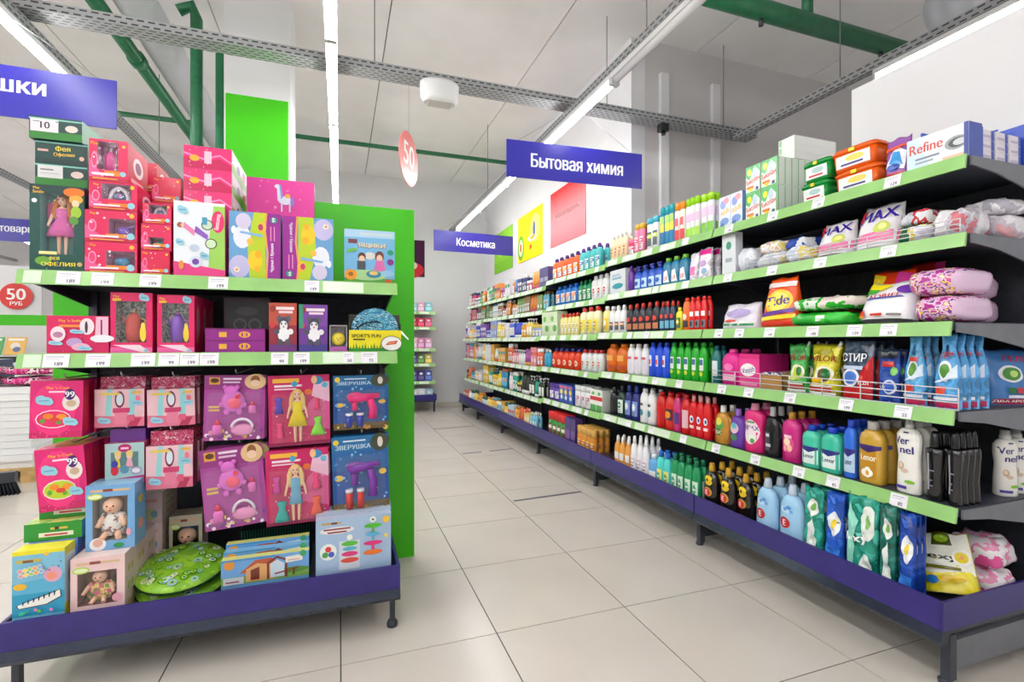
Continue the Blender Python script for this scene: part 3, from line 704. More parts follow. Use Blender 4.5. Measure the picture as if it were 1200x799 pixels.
@cached
def pillow(w, d, h, body, shapes=(), seed=0.0, wrinkle=.012, endcol=None, topshapes=(), crimp=False, pw=.42, sidecol=None):
    """filled bag lying on a shelf: front is -Y"""
    NU, NV = 28, 16
    def pt(a, b_, k=1.0):
        ca, sa, cb, sb = math.cos(a), math.sin(a), math.cos(b_), math.sin(b_)
        f_ = lambda t_, e_: math.copysign(abs(t_) ** e_, t_)
        x, y, z = w / 2 * f_(cb, pw) * f_(ca, pw), d / 2 * f_(cb, pw) * f_(sa, pw), h / 2 * f_(sb, .7)
        n_ = wrinkle * (wr(x + seed, y + z, seed * 5) + .6 * wr(z - seed, x - y, seed * 9)) * (.25 if sb < -.6 else 1)
        ln = math.sqrt(x * x + y * y + z * z) + 1e-6
        return (x + n_ * x / ln, y + n_ * y / ln, max(0.0, h / 2 + z + n_ * max(-.3, z / ln) * 1.6))
    rings = [[pt(2 * math.pi * (k + .5) / NU, -math.pi / 2 + math.pi * (j + (.15 if j == 0 else -.15 if j == NV else 0)) / NV) for k in range(NU)] for j in range(NV + 1)]
    q = MB(); q.loft(rings, body)
    if endcol:       # coloured ends of the bag (front and back seams)
        for i, f_ in enumerate(q.f):
            y = sum(q.v[k][1] for k in f_) / len(f_)
            if y < -d * .36: q.c[i] = endcol
    if sidecol:
        for i, f_ in enumerate(q.f):
            xs = sum(q.v[k][0] for k in f_) / len(f_); zs = sum(q.v[k][2] for k in f_) / len(f_)
            if abs(xs) > w * .40 and zs < h * .86: q.c[i] = sidecol
    if crimp:
        q.add([(-w * .46, -d * .49, h * .42), (w * .46, -d * .49, h * .42), (w * .44, -d * .49 - .035, h * .3), (-w * .44, -d * .49 - .035, h * .3), (-w * .46, -d * .49 + .002, h * .40), (w * .46, -d * .49 + .002, h * .40)], [(0, 3, 2, 1), (4, 5, 2, 3)], endcol or body)
    out = [('bag', q.mesh('bag', 'film'), None)]
    if topshapes:
        def top(x, y, L):
            u = max(-1, min(1, x / (w / 2))); v = max(-1, min(1, y / (d / 2)))
            return (x, y, h * (.5 + .5 * (max(0, 1 - abs(u) ** 4) * max(0, 1 - abs(v) ** 4)) ** .35) + wrinkle * .8 + .001 + L * .0005)
        out.append(('print', MB().prints([tuple(s) for s in topshapes], top, 5).mesh('print', 'film'), None))
    if shapes:
        def fr(x, z, L):
            u = max(-1, min(1, x / (w / 2))); v = max(-1, min(1, z / h * 2 - 1))
            return (x, -d / 2 * (max(0, 1 - abs(u) ** 4.5) * max(0, 1 - abs(v) ** 3)) ** .22 - wrinkle * .7 - .002 - L * .0005, z)
        out.append(('print', MB().prints(conv(shapes, w, h), fr, 6).mesh('print', 'film'), None))
    return out
@cached
def tub(w, h, d, body, shapes=()):
    q = MB(); q.loft([sec(w / 2 * .86, d / 2 * .86, 0, 5, 24), sec(w / 2 * .95, d / 2 * .95, h * .8, 5, 24)], body)
    lid = MB().loft([sec(w / 2, d / 2, h * .8, 5, 24), sec(w / 2, d / 2, h * .9, 5, 24), sec(w / 2 * .94, d / 2 * .94, h * .93, 5, 24), sec(w / 2 * .9, d / 2 * .9, h, 5, 24), sec(w / 2 * .8, d / 2 * .8, h * .96, 5, 24)], body)
    lid.box(-w * .06, -d / 2 - .004, h * .78, w * .06, -d / 2 + .004, h * .93, (226, 214, 40))
    out = [('tub', q.mesh('tub', 'plastic'), None), ('lid', lid.mesh('lid', 'plastic'), None)]
    if shapes: out.append(('label', MB().prints(conv(shapes, w, h), lambda x, z, L: (x, -d / 2 * (.86 + .1125 * z / h) * (1 - (abs(x) / (w / 2)) ** 5) ** .2 - .0012 - L * .0003, z), 3).mesh('label', 'card'), None))
    return out
@cached
def tube_pack(w, h, d, body, cap, shapes=()):
    q = MB(); q.loft([sec(w / 2 * .8, d / 2, h * .18, 2, 14), sec(w / 2 * .9, d / 2 * .8, h * .5, 2, 14), sec(w / 2, d * .06, h, 2, 14)], body)
    out = [('body', q.mesh('body', 'plastic'), None), ('cap', MB().loft([sec(w / 2 * .78, d / 2, 0, 2, 12), sec(w / 2 * .8, d / 2, h * .18, 2, 12)], cap).mesh('cap', 'plastic'), None)]
    return out

# ------------------------------------------------------------------ goods on the aisle shelving
SHELF = {1: 'top shelf', 2: 'second shelf', 3: 'third shelf', 4: 'fourth shelf', 5: 'fifth shelf', 6: 'bottom tray'}
SECT = ('nearest section', 'second section', 'third section', 'fourth section', 'fifth section', 'farthest section')
NUMW = ('zero', 'one', 'two', 'three', 'four', 'five', 'six', 'seven', 'eight', 'nine', 'ten', 'eleven', 'twelve')
ORDW = ('leftmost', 'second', 'third', 'fourth', 'fifth', 'sixth', 'seventh', 'eighth', 'ninth', 'tenth', 'eleventh', 'twelfth')
def which(i, n):
    if n == 1: return ''
    if n == 2: return 'left one of two' if i == 0 else 'right one of two'
    if i == 0: return f'leftmost of {NUMW[n]}'
    if i == n - 1: return f'rightmost of {NUMW[n]}'
    return 'middle of three' if n == 3 else f'{ORDW[i]} of {NUMW[n]} from the left'
def bay_of(y):
    for k in range(6):
        if y < BAYS[k + 1]: return k
    return 5
SEEN = {}
def unique(label, extra=()):
    if len(label.split()) > 15: label = label.replace('behind the front row', 'back row')
    if len(label.split()) > 15: label = label.replace(' from the left', '')
    if len(label.split()) > 16: label = label.replace(' row back', ' row')
    if len(label.split()) > 16: label = label.replace(' with a ', ', ')
    if len(label.split()) > 16: print('LONG', label)
    base = label
    for e_ in ('',) + tuple(extra) + ('another', 'a further', 'one more', 'yet another', 'still another'):
        l_ = base if not e_ else f'{e_} {base}'
        if l_ not in SEEN: SEEN[l_] = 1; return l_
    return base
R90 = -math.pi / 2
OCC = {}
random.seed(11)
def run(L, pa, pb, top, n, rows, maker, name, desc, cat, df=.72, hmax=None, jitter=.004, gap=.02, dmax=None, wmul=.975):
    """n facings between photo columns pa..pb on shelf level L; rows deep"""
    xf0 = level(0, L)[1]
    ya, d_a = on_x(pa, xf0 + gap); yb, d_b = on_x(pb, xf0 + gap)
    k = bay_of((ya + yb) / 2); z, xf = level(k, L)
    ymax, ymin = BAYS[k + 1] - .012, BAYS[k] + .012
    ya, yb = min(ya, ymax + .0), max(yb, ymin)
    ym, dm = (ya + yb) / 2, (d_a + d_b) / 2
    h = zat(top, dm) - z
    if L > 1:
        lim = (level(k, L - 1)[0] - .036 - z)
        h = min(h, lim - .004)
    if hmax: h = min(h, hmax)
    if name == 'dish_gel_pouch': h = min(h, .232)
    w = (ya - yb) / n * wmul
    d = min(w * df, dmax or .5)
    proto = maker(round(w, 3), round(h, 3), round(d, 3))
    grp = f'{desc}s, {SHELF[L]}, {SECT[k]}'
    OCC[(k, L)] = max(OCC.get((k, L), 0), ya)
    for r in range(rows):
        for i in range(n):
            y = ya - (ya - yb) * (i + .5) / n
            wh = which(i, n)
            lab = f"{desc}, {wh + ', ' if wh else ''}{'behind the front row, ' if r else ''}{SHELF[L]}, {SECT[k]}"
            if r > 1: lab = f"{desc}, {wh + ', ' if wh else ''}{ORD[r]} row back, {SHELF[L]}, {SECT[k]}"
            x = xf + gap + d / 2 + r * d * 1.04
            if x + d / 2 > XB - .022: continue
            spawn(proto, name, unique(lab), cat, grp if n * rows > 1 else None, (x + random.uniform(0, jitter), y + random.uniform(-.5, .5) * min(jitter, w * .04), z + .0005), R90 + random.uniform(-1, 1) * .02)
    return ya, yb, z, h, xf

def B(style, body, cap, shapes=(), **kw): return lambda w, h, d: bottle(style, w, h, d, body, cap, tuple(shapes), **kw)
def C(body, shapes=(), **kw): return lambda w, h, d: carton(w, h, d, body, tuple(shapes), **kw)
def shades(c, sc=12): return pattern([c, tuple(min(255, v + 22) for v in c), c, tuple(int(v * .82) for v in c), tuple(min(255, v + 40) for v in c)], sc, .16, film=True)
def PO(body, shapes=(), **kw): return lambda w, h, d: pouch(w, h, d, shades(body), tuple(shapes), **kw)
def TB(body, cap): return lambda w, h, d: tube_pack(w, h, d, body, cap)
def fine(z0, z1, c=(110, 110, 120)): return tuple(('r', -.5, z0 + (z1 - z0) * f_, -.5 + l_, z0 + (z1 - z0) * (f_ + .07), c) for f_, l_ in ((.12, .9), (.26, .7), (.4, 1.0)))
def lab1(c, c2, z0=.12, z1=.55, x=.72): return (('r', -x, z0, x, z1, c), ('r', -x, z0 + (z1 - z0) * .55, x, z0 + (z1 - z0) * .85, c2), ('r', -x * .7, z0 + (z1 - z0) * .66, x * .7, z0 + (z1 - z0) * .75, (250, 250, 250))) + fine(z0, z1)
def lab2(c, c2, z0=.12, z1=.55): return (('r', -.75, z0, .75, z1, c), ('e', 0, (z0 + z1) / 2 + .04, .45, .11, c2), ('r', -.35, (z0 + z1) / 2 + .02, .35, (z0 + z1) / 2 + .06, (248, 248, 248))) + fine(z0, z0 + (z1 - z0) * .6)

ORANGE, TEAL, GREEN, LIME, YEL, PINK, PURP, BLUE, LBLUE, BROWN, GOLD, CREAM = (238, 92, 22), (40, 168, 178), (22, 158, 52), (160, 222, 20), (246, 216, 40), (236, 60, 150), (104, 48, 160), (40, 100, 214), (120, 190, 232), (120, 82, 56), (206, 158, 52), (240, 234, 214)
# --- third section (photo columns 632-706) and second section (706-832)
run(1, 632, 645, 313, 2, 2, C((88, 84, 140), [('r', -.8, .3, .8, .5, (170, 170, 200))]), 'narrow_carton', 'dull purple carton', 'carton')
run(1, 646, 676, 299, 5, 2, B('slim', ORANGE, (70, 40, 120), lab1(WHITE, (246, 180, 60), .1, .5), trigger=False), 'cleaner_bottle', 'orange cleaner bottle with a violet cap', 'bottle')
run(1, 677, 702, 288, 4, 2, B('slim', (60, 186, 190), (90, 60, 140), lab1((210, 240, 240), (40, 120, 170), .1, .5)), 'cleaner_bottle', 'turquoise cleaner bottle with a violet cap', 'bottle')
run(1, 704, 733, 276, 4, 2, B('round', (240, 226, 190), (238, 236, 230), lab2((244, 200, 140), (200, 90, 60))), 'cleaner_bottle', 'cream bottle under brown film', 'bottle')
run(1, 734, 742, 281, 1, 2, B('jar', (232, 60, 120), (246, 120, 160), lab1(WHITE, (220, 30, 90))), 'cosmetic_jar', 'small hot pink jar', 'jar')
run(1, 742, 753, 262, 2, 2, B('can', (240, 130, 170), (226, 180, 60), lab1((250, 210, 220), (220, 60, 110))), 'spray_can', 'pink spray can with a gold cap', 'can')
run(1, 756, 770, 254, 2, 2, B('can', (232, 236, 236), (60, 176, 200), lab1((70, 90, 90), (200, 220, 60))), 'spray_can', 'white spray can with a dark label', 'can')
run(1, 772, 788, 241, 3, 2, B('can', (60, 140, 190), (34, 170, 186), (('r', -.9, .35, .9, .55, (246, 222, 50)), ('r', -.9, .55, .9, .75, (170, 214, 90)))), 'spray_can', 'blue and yellow air freshener can', 'can')
run(1, 789, 801, 237, 2, 2, B('can', (238, 232, 220), (246, 150, 40), (('r', -.9, .02, .9, .3, (226, 60, 60)), ('r', -.7, .4, .7, .6, (236, 100, 110)))), 'spray_can', 'white and red orange-capped can', 'can')
run(1, 802, 818, 231, 3, 2, B('can', (238, 240, 236), LIME, (('r', -.9, .02, .9, .25, LIME), ('r', -.9, .4, .9, .6, (234, 190, 224)))), 'spray_can', 'slim white can with a lime cap', 'can')
run(1, 819, 834, 226, 2, 2, B('can', (240, 240, 244), LIME, (('r', -.9, .02, .9, .28, (120, 200, 40)), ('r', -.9, .42, .9, .66, (236, 200, 230)))), 'spray_can', 'wide white can with a lime cap', 'can')

run(2, 650, 675, 334, 4, 2, B('square', (30, 116, 206), (26, 90, 180), lab1((236, 236, 236), (232, 130, 50), .15, .6), n=4), 'cleaner_bottle', 'blue flat cleaner bottle', 'bottle')
run(2, 676, 691, 328, 3, 2, B('slim', (20, 140, 84), (14, 110, 60), lab1((220, 236, 226), (60, 170, 110))), 'cleaner_bottle', 'green flat cleaner bottle', 'bottle')
run(2, 692, 711, 322, 3, 2, B('square', (238, 238, 240), (232, 232, 236), lab2(WHITE, (206, 60, 70)), n=4), 'cleaner_bottle', 'white bottle with red marks', 'bottle')
run(2, 714, 733, 316, 1, 2, C((228, 234, 240), [('e', 0, .32, .7, .12, (50, 160, 180)), ('r', -.7, .6, .5, .7, (150, 190, 210)), ('r', -.7, .75, .3, .82, (170, 200, 220))]), 'washing_carton', 'white box with a teal swoosh', 'box', df=.6)
run(2, 734, 740, 311, 1, 2, B('slim', (104, 46, 160), (90, 40, 140)), 'cleaner_bottle', 'slim purple bottle', 'bottle')
run(2, 741, 774, 311, 4, 2, B('slim', (46, 96, 210), (44, 60, 160), (('r', -.8, .1, .8, .5, (190, 226, 244)), ('e', 0, .3, .5, .1, (40, 90, 200))), trigger=True), 'spray_bottle', 'blue trigger spray bottle', 'bottle', hmax=.18)
run(2, 775, 804, 300, 3, 2, B('square', (44, 130, 170), (120, 190, 60), (('p', [(-.8, .1), (.8, .1), (.4, .55), (-.5, .5)], (240, 244, 246)), ('t', 'Cif', 0, .25, .12, .6, .2, RED)), n=3), 'cream_cleaner', 'teal cleaner bottle with a green cap', 'bottle')
run(2, 805, 815, 296, 1, 2, PO((236, 226, 238), [('r', -.6, .2, .6, .5, (226, 130, 190))], seed=1.1), 'soap_pouch', 'narrow white and pink pouch', 'pouch')
run(2, 816, 831, 290, 1, 2, PO((238, 232, 242), [('r', -.9, .78, .9, .95, (236, 50, 150)), ('e', -.1, .5, .6, .1, (200, 170, 220)), ('e', .2, .25, .4, .1, (150, 190, 226))], seed=2.3), 'soap_pouch', 'white pouch with a magenta top', 'pouch', df=.5)

run(3, 628, 653, 366, 2, 1, C((214, 232, 196), [('e', -.3, .7, .4, .12, (110, 190, 70)), ('e', .3, .3, .5, .14, (90, 170, 60)), ('r', -1, .46, 1, .5, (240, 244, 230))]), 'flower_carton', 'white pack with green leaves', 'box', df=.6)
run(3, 655, 676, 367, 5, 2, B('slim', (232, 220, 140), (214, 60, 50), lab1((244, 240, 210), (214, 190, 60))), 'soap_bottle', 'pale yellow bottle with a red cap', 'bottle')
run(3, 677, 700, 360, 3, 2, B('round', (238, 232, 190), (220, 70, 60), lab2((240, 224, 70), (200, 150, 40))), 'soap_bottle', 'cream bottle with a yellow label', 'bottle')
run(3, 702, 711, 359, 1, 2, B('round', (240, 230, 150), WHITE, lab2((236, 200, 50), (250, 246, 210))), 'soap_bottle', 'yellow bottle with a white cap', 'bottle')
run(3, 712, 731, 358, 3, 2, B('slim', (238, 238, 240), (236, 236, 238), lab1((90, 90, 100), (226, 140, 60), .1, .4)), 'cleaner_bottle', 'white bottle with a dark label', 'bottle')
run(3, 732, 770, 355, 5, 2, B('slim', (34, 40, 50), (200, 60, 50), (('r', -.8, .1, .8, .3, (196, 120, 80)), ('e', 0, .45, .6, .09, (220, 60, 50)))), 'drain_bottle', 'black bottle with a red cap', 'bottle')
run(3, 771, 789, 353, 3, 2, B('slim', (38, 60, 84), (206, 60, 50), (('r', -.8, .1, .8, .35, (110, 180, 210)), ('e', 0, .5, .6, .08, (226, 70, 60)))), 'drain_bottle', 'dark blue bottle with a red cap', 'bottle')
run(3, 790, 797, 360, 1, 1, B('round', (232, 226, 40), (240, 232, 60), lab2((60, 120, 60), YEL)), 'cleaner_bottle', 'bright yellow bottle beside the red ones', 'bottle')
run(3, 797, 806, 349, 1, 2, B('duck', (238, 110, 40), (230, 60, 30), (('r', -.7, .1, .7, .3, (60, 50, 50)), ('e', 0, .42, .5, .1, (246, 220, 200)))), 'toilet_cleaner', 'orange toilet cleaner bottle', 'bottle', hmax=.235)
run(3, 806, 834, 347, 3, 2, B('duck', (222, 26, 32), (226, 40, 40), (('r', -.7, .08, .7, .3, (120, 130, 140)), ('r', -.7, .42, .7, .56, WHITE), ('e', 0, .2, .45, .08, (40, 40, 50)))), 'toilet_cleaner', 'red toilet cleaner bottle', 'bottle', hmax=.235)

run(4, 636, 644, 410, 2, 1, B('round', (60, 170, 214), (240, 240, 240)), 'cleaner_bottle', 'sky blue bottle with a white cap', 'bottle')
run(4, 645, 678, 408, 5, 2, B('slim', (230, 62, 26), (50, 50, 130), (('e', 0, .3, .5, .14, (246, 220, 200)), ('e', 0, .3, .3, .08, (240, 130, 40)))), 'stain_remover', 'red-orange bottle with a blue cap', 'bottle')
run(4, 679, 705, 410, 4, 2, B('round', (236, 236, 240), (214, 60, 60), lab2((226, 236, 228), (200, 80, 80))), 'stain_remover', 'white bottle with a red cap', 'bottle')
run(4, 707, 732, 403, 2, 2, B('duck', (226, 108, 20), (230, 120, 30), (('r', -.8, .1, .8, .25, (196, 70, 20)), ('r', -.6, .4, .6, .6, (240, 170, 80)))), 'bleach_bottle', 'tall orange bottle', 'bottle')
run(4, 733, 757, 403, 3, 2, B('duck', (238, 238, 240), (238, 236, 238), (('r', -.7, .12, .7, .45, (226, 220, 236)), ('r', -.6, .5, .6, .58, (214, 80, 130)))), 'bleach_bottle', 'tall white bottle', 'bottle')
run(4, 758, 782, 401, 3, 2, B('duck', (30, 82, 226), (30, 70, 200), (('r', -.8, .3, .3, .62, (214, 230, 250)), ('r', -.7, .36, .1, .5, (230, 70, 60)))), 'bleach_bottle', 'tall blue bottle', 'bottle')
run(4, 783, 826, 401, 5, 2, B('duck', (20, 168, 30), (26, 150, 40), (('r', -.8, .28, .5, .6, (232, 240, 232)), ('r', -.7, .42, .4, .56, (60, 110, 150)), ('e', -.1, .2, .5, .06, (190, 220, 40)))), 'bleach_bottle', 'tall green bottle', 'bottle')

run(5, 642, 654, 449, 2, 2, B('jar', (110, 70, 180), (90, 60, 160), lab1(WHITE, (180, 160, 220))), 'powder_tub', 'violet tub with a white label', 'tub')
run(5, 655, 671, 451, 3, 2, C((50, 90, 190), [('e', 0, .6, .6, .15, (240, 226, 90)), ('e', .1, .3, .5, .12, (236, 240, 244)), ('r', -.8, .8, .8, .92, (230, 100, 130))]), 'powder_carton', 'blue powder pack', 'carton')
run(5, 672, 690, 452, 3, 2, B('jar', (238, 238, 242), (230, 230, 236), lab1((230, 214, 226), (170, 90, 130))), 'powder_tub', 'white tub with a pinkish label', 'tub')
run(5, 691, 711, 457, 2, 2, C((240, 242, 236), [('r', -1, .5, 1, .68, (214, 40, 50)), ('r', -.9, 0, .9, .3, (80, 170, 80)), ('e', 0, .82, .5, .08, (90, 180, 90))]), 'powder_carton', 'white green and red pack', 'carton')
run(5, 712, 720, 453, 1, 2, B('gel', (26, 26, 30), (40, 40, 44), handle=True), 'gel_bottle', 'black gel bottle beside the powder packs', 'bottle')
run(5, 721, 729, 452, 1, 2, B('gel', (28, 60, 50), (30, 40, 60), lab2((220, 236, 226), (40, 120, 80))), 'gel_bottle', 'dark green gel bottle', 'bottle')
run(5, 730, 746, 452, 2, 2, B('gel', (34, 40, 120), (40, 60, 150), lab2((120, 150, 220), (230, 236, 246))), 'gel_bottle', 'dark blue gel bottle', 'bottle')
run(5, 747, 765, 456, 2, 2, B('duck', (238, 238, 240), (236, 236, 240), (('e', -.1, .3, .45, .1, (50, 140, 160)), ('r', -.5, .5, .3, .58, (80, 80, 90)))), 'bleach_bottle', 'white bottle with a round mark', 'bottle')
run(5, 766, 776, 459, 1, 2, B('duck', (212, 24, 26), (206, 30, 30)), 'stain_remover', 'plain red bottle', 'bottle')
run(5, 776, 787, 460, 1, 2, B('duck', (220, 40, 30), (210, 30, 30), (('r', -.8, .25, .8, .55, (60, 40, 60)), ('e', 0, .4, .6, .1, (240, 150, 40)))), 'stain_remover', 'red bottle with an orange mark', 'bottle')
run(5, 787, 795, 461, 1, 2, B('duck', (206, 50, 120), (200, 40, 60), (('r', -.8, .2, .8, .5, (90, 50, 130)),)), 'stain_remover', 'pink and violet bottle', 'bottle')
run(5, 795, 805, 462, 1, 2, B('duck', (214, 26, 30), (200, 24, 26), (('r', -.3, .15, .8, .6, (226, 180, 190)),)), 'stain_remover', 'red bottle with a pale back label', 'bottle')
run(5, 806, 831, 465, 3, 2, B('round', (222, 24, 34), (226, 160, 160), (('e', 0, .42, .55, .09, (236, 236, 250)), ('e', .1, .42, .3, .05, (70, 60, 140)), ('r', -.6, .2, .6, .27, (250, 210, 210))), n=2.5), 'stain_remover', 'red bottle with a white emblem', 'bottle')

run(6, 641, 661, 484, 4, 2, B('jar', (60, 150, 70), (220, 36, 36), lab1((120, 60, 40), (230, 220, 200), .2, .6)), 'polish_jar', 'green jar with a red lid', 'jar')
run(6, 662, 674, 490, 2, 1, C((70, 50, 120), [('r', -.7, .3, .7, .6, (120, 80, 160))]), 'small_carton', 'dark violet carton', 'carton')
run(6, 675, 701, 502, 4, 3, B('jar', (214, 140, 50), (226, 176, 90), lab1((236, 190, 110), (190, 110, 40))), 'liquid_jar', 'amber jar', 'jar')
run(6, 702, 716, 524, 2, 2, C((50, 40, 40), [('e', 0, .6, .7, .2, (220, 170, 60)), ('r', -.9, .1, .9, .3, (226, 210, 180))]), 'shoe_polish_carton', 'dark carton with gold print', 'carton', hmax=.08)
run(6, 718, 736, 512, 3, 2, B('slim', (232, 160, 70), (240, 240, 240), (('r', -.8, .35, .8, .55, (240, 236, 230)),)), 'liquid_bottle', 'orange bottle with a tall white cap', 'bottle')
run(6, 737, 757, 513, 3, 3, B('slim', (236, 236, 240), (244, 244, 246), lab1((240, 232, 236), (206, 190, 206))), 'liquid_bottle', 'white bottle with a white cap', 'bottle')
run(6, 757, 767, 532, 1, 2, B('square', (100, 170, 226), (230, 240, 250), (('r', -.8, .1, .8, .5, (214, 60, 70)), ('r', -.8, .3, .8, .5, WHITE))), 'softener_bottle', 'light blue bottle with a red label', 'bottle')
run(6, 767, 783, 530, 2, 2, B('square', (80, 214, 206), (40, 110, 214), lab2((236, 230, 120), (90, 170, 90))), 'softener_bottle', 'aqua bottle with a blue cap', 'bottle')
run(6, 784, 818, 536, 4, 2, B('square', (26, 150, 90), (24, 120, 80), lab2((214, 236, 220), (80, 170, 120))), 'softener_bottle', 'green softener bottle', 'bottle')

# --- nearest section, top shelf
BIO = [('p', [(-1, 0), (1, 0), (1, 1), (-1, 1)], (96, 190, 110)), ('p', [(-1, .05), (.9, .05), (.9, .72), (.25, .95), (-.5, .5), (-1, .62)], (234, 242, 236)), ('e', -.5, .78, .3, .12, (250, 226, 50)), ('e', .25, .72, .34, .2, (200, 214, 230)), ('t', 'Биолан', -.02, .46, .19, -.88, .2, (206, 30, 30)), ('r', -.85, .16, .1, .26, (230, 130, 70)), ('e', -.3, .12, .3, .06, YEL), ('r', .4, .06, .75, .18, (70, 90, 120))]
bw, bh, bd = .098, .148, .045
z1, x1 = level(0, 1)
yA, _ = on_x(872, x1 + .02)
bio = carton(bw, bh, bd, (236, 240, 236), tuple(BIO), side=(226, 236, 226), top=(60, 170, 90), sideprint=(('r', -.7, .02, -.45, .98, (120, 190, 130)),))
for lev_ in range(2):
    for i in range(2):
        for r in range(9):
            if lev_ == 0 and r > 7: continue
            y = yA - bw * 1.08 * (i + .5)
            row = 'front' if r == 0 else f'{ORDW[r]} row back'
            spawn(bio, 'washing_powder_carton', f"green and white powder carton, {'upper' if lev_ else 'lower'} {'left' if i == 0 else 'right'}, {row}, top shelf", 'carton', 'powder cartons stacked on the top shelf', (x1 + .03 + bd * .5 + r * bd * 1.02, y, z1 + .0005 + lev_ * (bh + .0012)), R90)
flat = carton(.098, .04, .3, (232, 240, 232), (('r', -.9, .1, .9, .9, (238, 244, 238)), ('r', -.9, .1, -.6, .9, (150, 210, 150))), top=(240, 244, 240), side=(236, 240, 236))
for i in range(3):
    spawn(flat, 'washing_powder_carton', f"white carton lying flat, {('lowest', 'middle', 'topmost')[i]} of three on the powder stack", 'carton', 'cartons lying flat on the powder stack', (x1 + .30, yA - bw * 1.62, z1 + 2 * bh + .004 + i * .0405), R90)
run(1, 837, 870, 229, 2, 2, C((226, 232, 240), [('e', -.3, .75, .5, .14, (150, 170, 226)), ('e', .3, .85, .5, .1, (236, 170, 190)), ('t', 'АБВ', 0, .5, .14, .8, .25, (240, 200, 20)), ('e', 0, .2, .8, .12, (120, 160, 220)), ('e', -.4, .1, .4, .06, (90, 120, 190))], side=(120, 160, 210)), 'soap_powder_carton', 'white carton with yellow lettering', 'carton', df=.45)
def tubs(px0, px1, col, label_shapes, desc, up, layout):
    ya, _ = on_x(px0, x1 + .02); yb, _ = on_x(px1, x1 + .02); w = (ya - yb) * .97; h_ = .098; d = .115
    p = tub(round(w, 3), h_, d, col, tuple(label_shapes))
    for (r, l_, dx, dn) in layout:
        spawn(p, 'capsule_tub', f'{desc}, {dn}', 'tub', f'{desc}s', (x1 + .03 + d / 2 + r * (d + .006), (ya + yb) / 2 + dx, z1 + .0005 + l_ * (h_ + .002)), R90 + .03 * l_)
TBL = lambda a, b_: [('r', -.72, .14, .72, .7, (226, 236, 232)), ('e', .1, .5, .4, .14, a), ('r', -.6, .17, .6, .36, (250, 246, 246)), ('r', -.5, .22, .45, .31, b_)]
tubs(934, 968, (22, 146, 60), TBL((170, 200, 200), (206, 50, 50)), 'green capsule tub', 0, [(0, 0, 0, 'lower front one'), (0, 1, -.012, 'upper front one'), (1, 0, 0, 'behind, under the cartons')])
tubs(972, 1028, (238, 98, 22), TBL((246, 214, 90), (60, 60, 140)), 'orange capsule tub', 0, [(0, 0, 0, 'lower front one'), (0, 1, .012, 'upper front one'), (1, 0, -.01, 'lower one behind'), (1, 1, -.016, 'upper one behind')])
# bag and film beside the tubs
ya, _ = on_x(1033, x1 + .03); yb, _ = on_x(1062, x1 + .03)
spawn(pouch(round(ya - yb, 3), .17, .06, (150, 90, 170), (('p', [(-.8, .3), (.7, .2), (.8, .62), (-.1, .8)], (236, 236, 240)), ('p', [(-.5, .38), (.6, .3), (.3, .64), (-.2, .66)], (60, 150, 220)), ('e', -.1, .28, .5, .08, (40, 80, 180)), ('p', [(-.9, .7), (.9, .74), (.9, .8), (-.9, .78)], (236, 90, 60)), ('r', -.6, .06, .7, .13, (206, 40, 60))), seed=.6), 'washing_powder_bag', 'purple and white bag between the orange tubs and the long box', 'bag', None, (x1 + .065, (ya + yb) / 2, z1 + .0005), R90)
spawn(pillow(.12, .18, .19, (196, 176, 214), seed=1.7, wrinkle=.012, crimp=False), 'plastic_bag', 'crumpled lilac plastic bag behind the long box', 'bag', None, (x1 + .26, (ya + yb) / 2 - .005, z1 + .0005), R90)
# long box with lettering, then blue trays of small packs
ya, _ = on_x(1063, x1 + .02); yb = BAYS[0] + .012
REF = [('r', -1, 0, 1, 1, (226, 234, 240)), ('p', [(-1, 0), (-.2, 0), (-.6, 1), (-1, 1)], (206, 226, 240)), ('t', 'Refine', -.35, .66, .3, -.55, .0, (206, 60, 40)), ('e', .62, .5, .36, .2, (150, 154, 160)), ('e', .66, .5, .28, .14, (70, 74, 80)), ('e', .74, .5, .22, .1, (200, 204, 208)), ('r', -.7, .3, .1, .36, (120, 130, 150)), ('r', -.7, .18, -.1, .24, (150, 160, 176)), ('r', .2, .0, 1, .16, (226, 190, 160)), ('r', .86, .0, 1, 1, (40, 60, 150))]
wb = ya - yb
spawn(carton(round(wb, 3), .125, .075, (226, 232, 240), tuple(REF), side=(40, 70, 170), top=(190, 200, 220)), 'detergent_box', 'long white box with red lettering at the end of the top shelf', 'box', None, (x1 + .02 + .0375, (ya + yb) / 2, z1 + .0005), R90)
small = carton(.09, .036, .07, (226, 226, 236), (('r', -.9, .2, .5, .8, (200, 190, 214)), ('r', .5, .1, .9, .9, (60, 80, 170))), side=(230, 224, 234), top=(214, 214, 226), sideprint=(('r', -.8, .2, .5, .5, (190, 180, 206)), ('r', .55, 0, 1, 1, (36, 70, 180))))
for c_ in range(3):
    for l_ in range(3):
        for b_ in range(2):
            spawn(small, 'small_soap_carton', f"small white pack in blue wrap, {('lower', 'middle', 'upper')[l_]} layer, {ORDW[c_].replace('leftmost', 'first')} column, {'inner' if b_ else 'outer'} row", 'carton', 'small packs at the end of the top shelf', (x1 + .137 + c_ * .083, yb + .05 + b_ * .095, z1 + .0005 + l_ * .037), R90)
trq = MB().box(-.008, 0, 0, 0, .2, .115, (36, 76, 190)).box(.248, 0, 0, .256, .2, .16, (36, 76, 190)).box(0, .196, 0, .248, .203, .17, (30, 84, 200)).box(0.08, .0, 0.112, 0.09, .2, 0.116, (40, 80, 196)).box(0.165, .0, 0.112, 0.175, .2, 0.116, (40, 80, 196))
tag(link('display_tray', trq.mesh('display_tray', 'card'), None, (x1 + .101, yb + .0, z1 + .0005)), 'blue cardboard display tray holding the small white packs', 'tray')

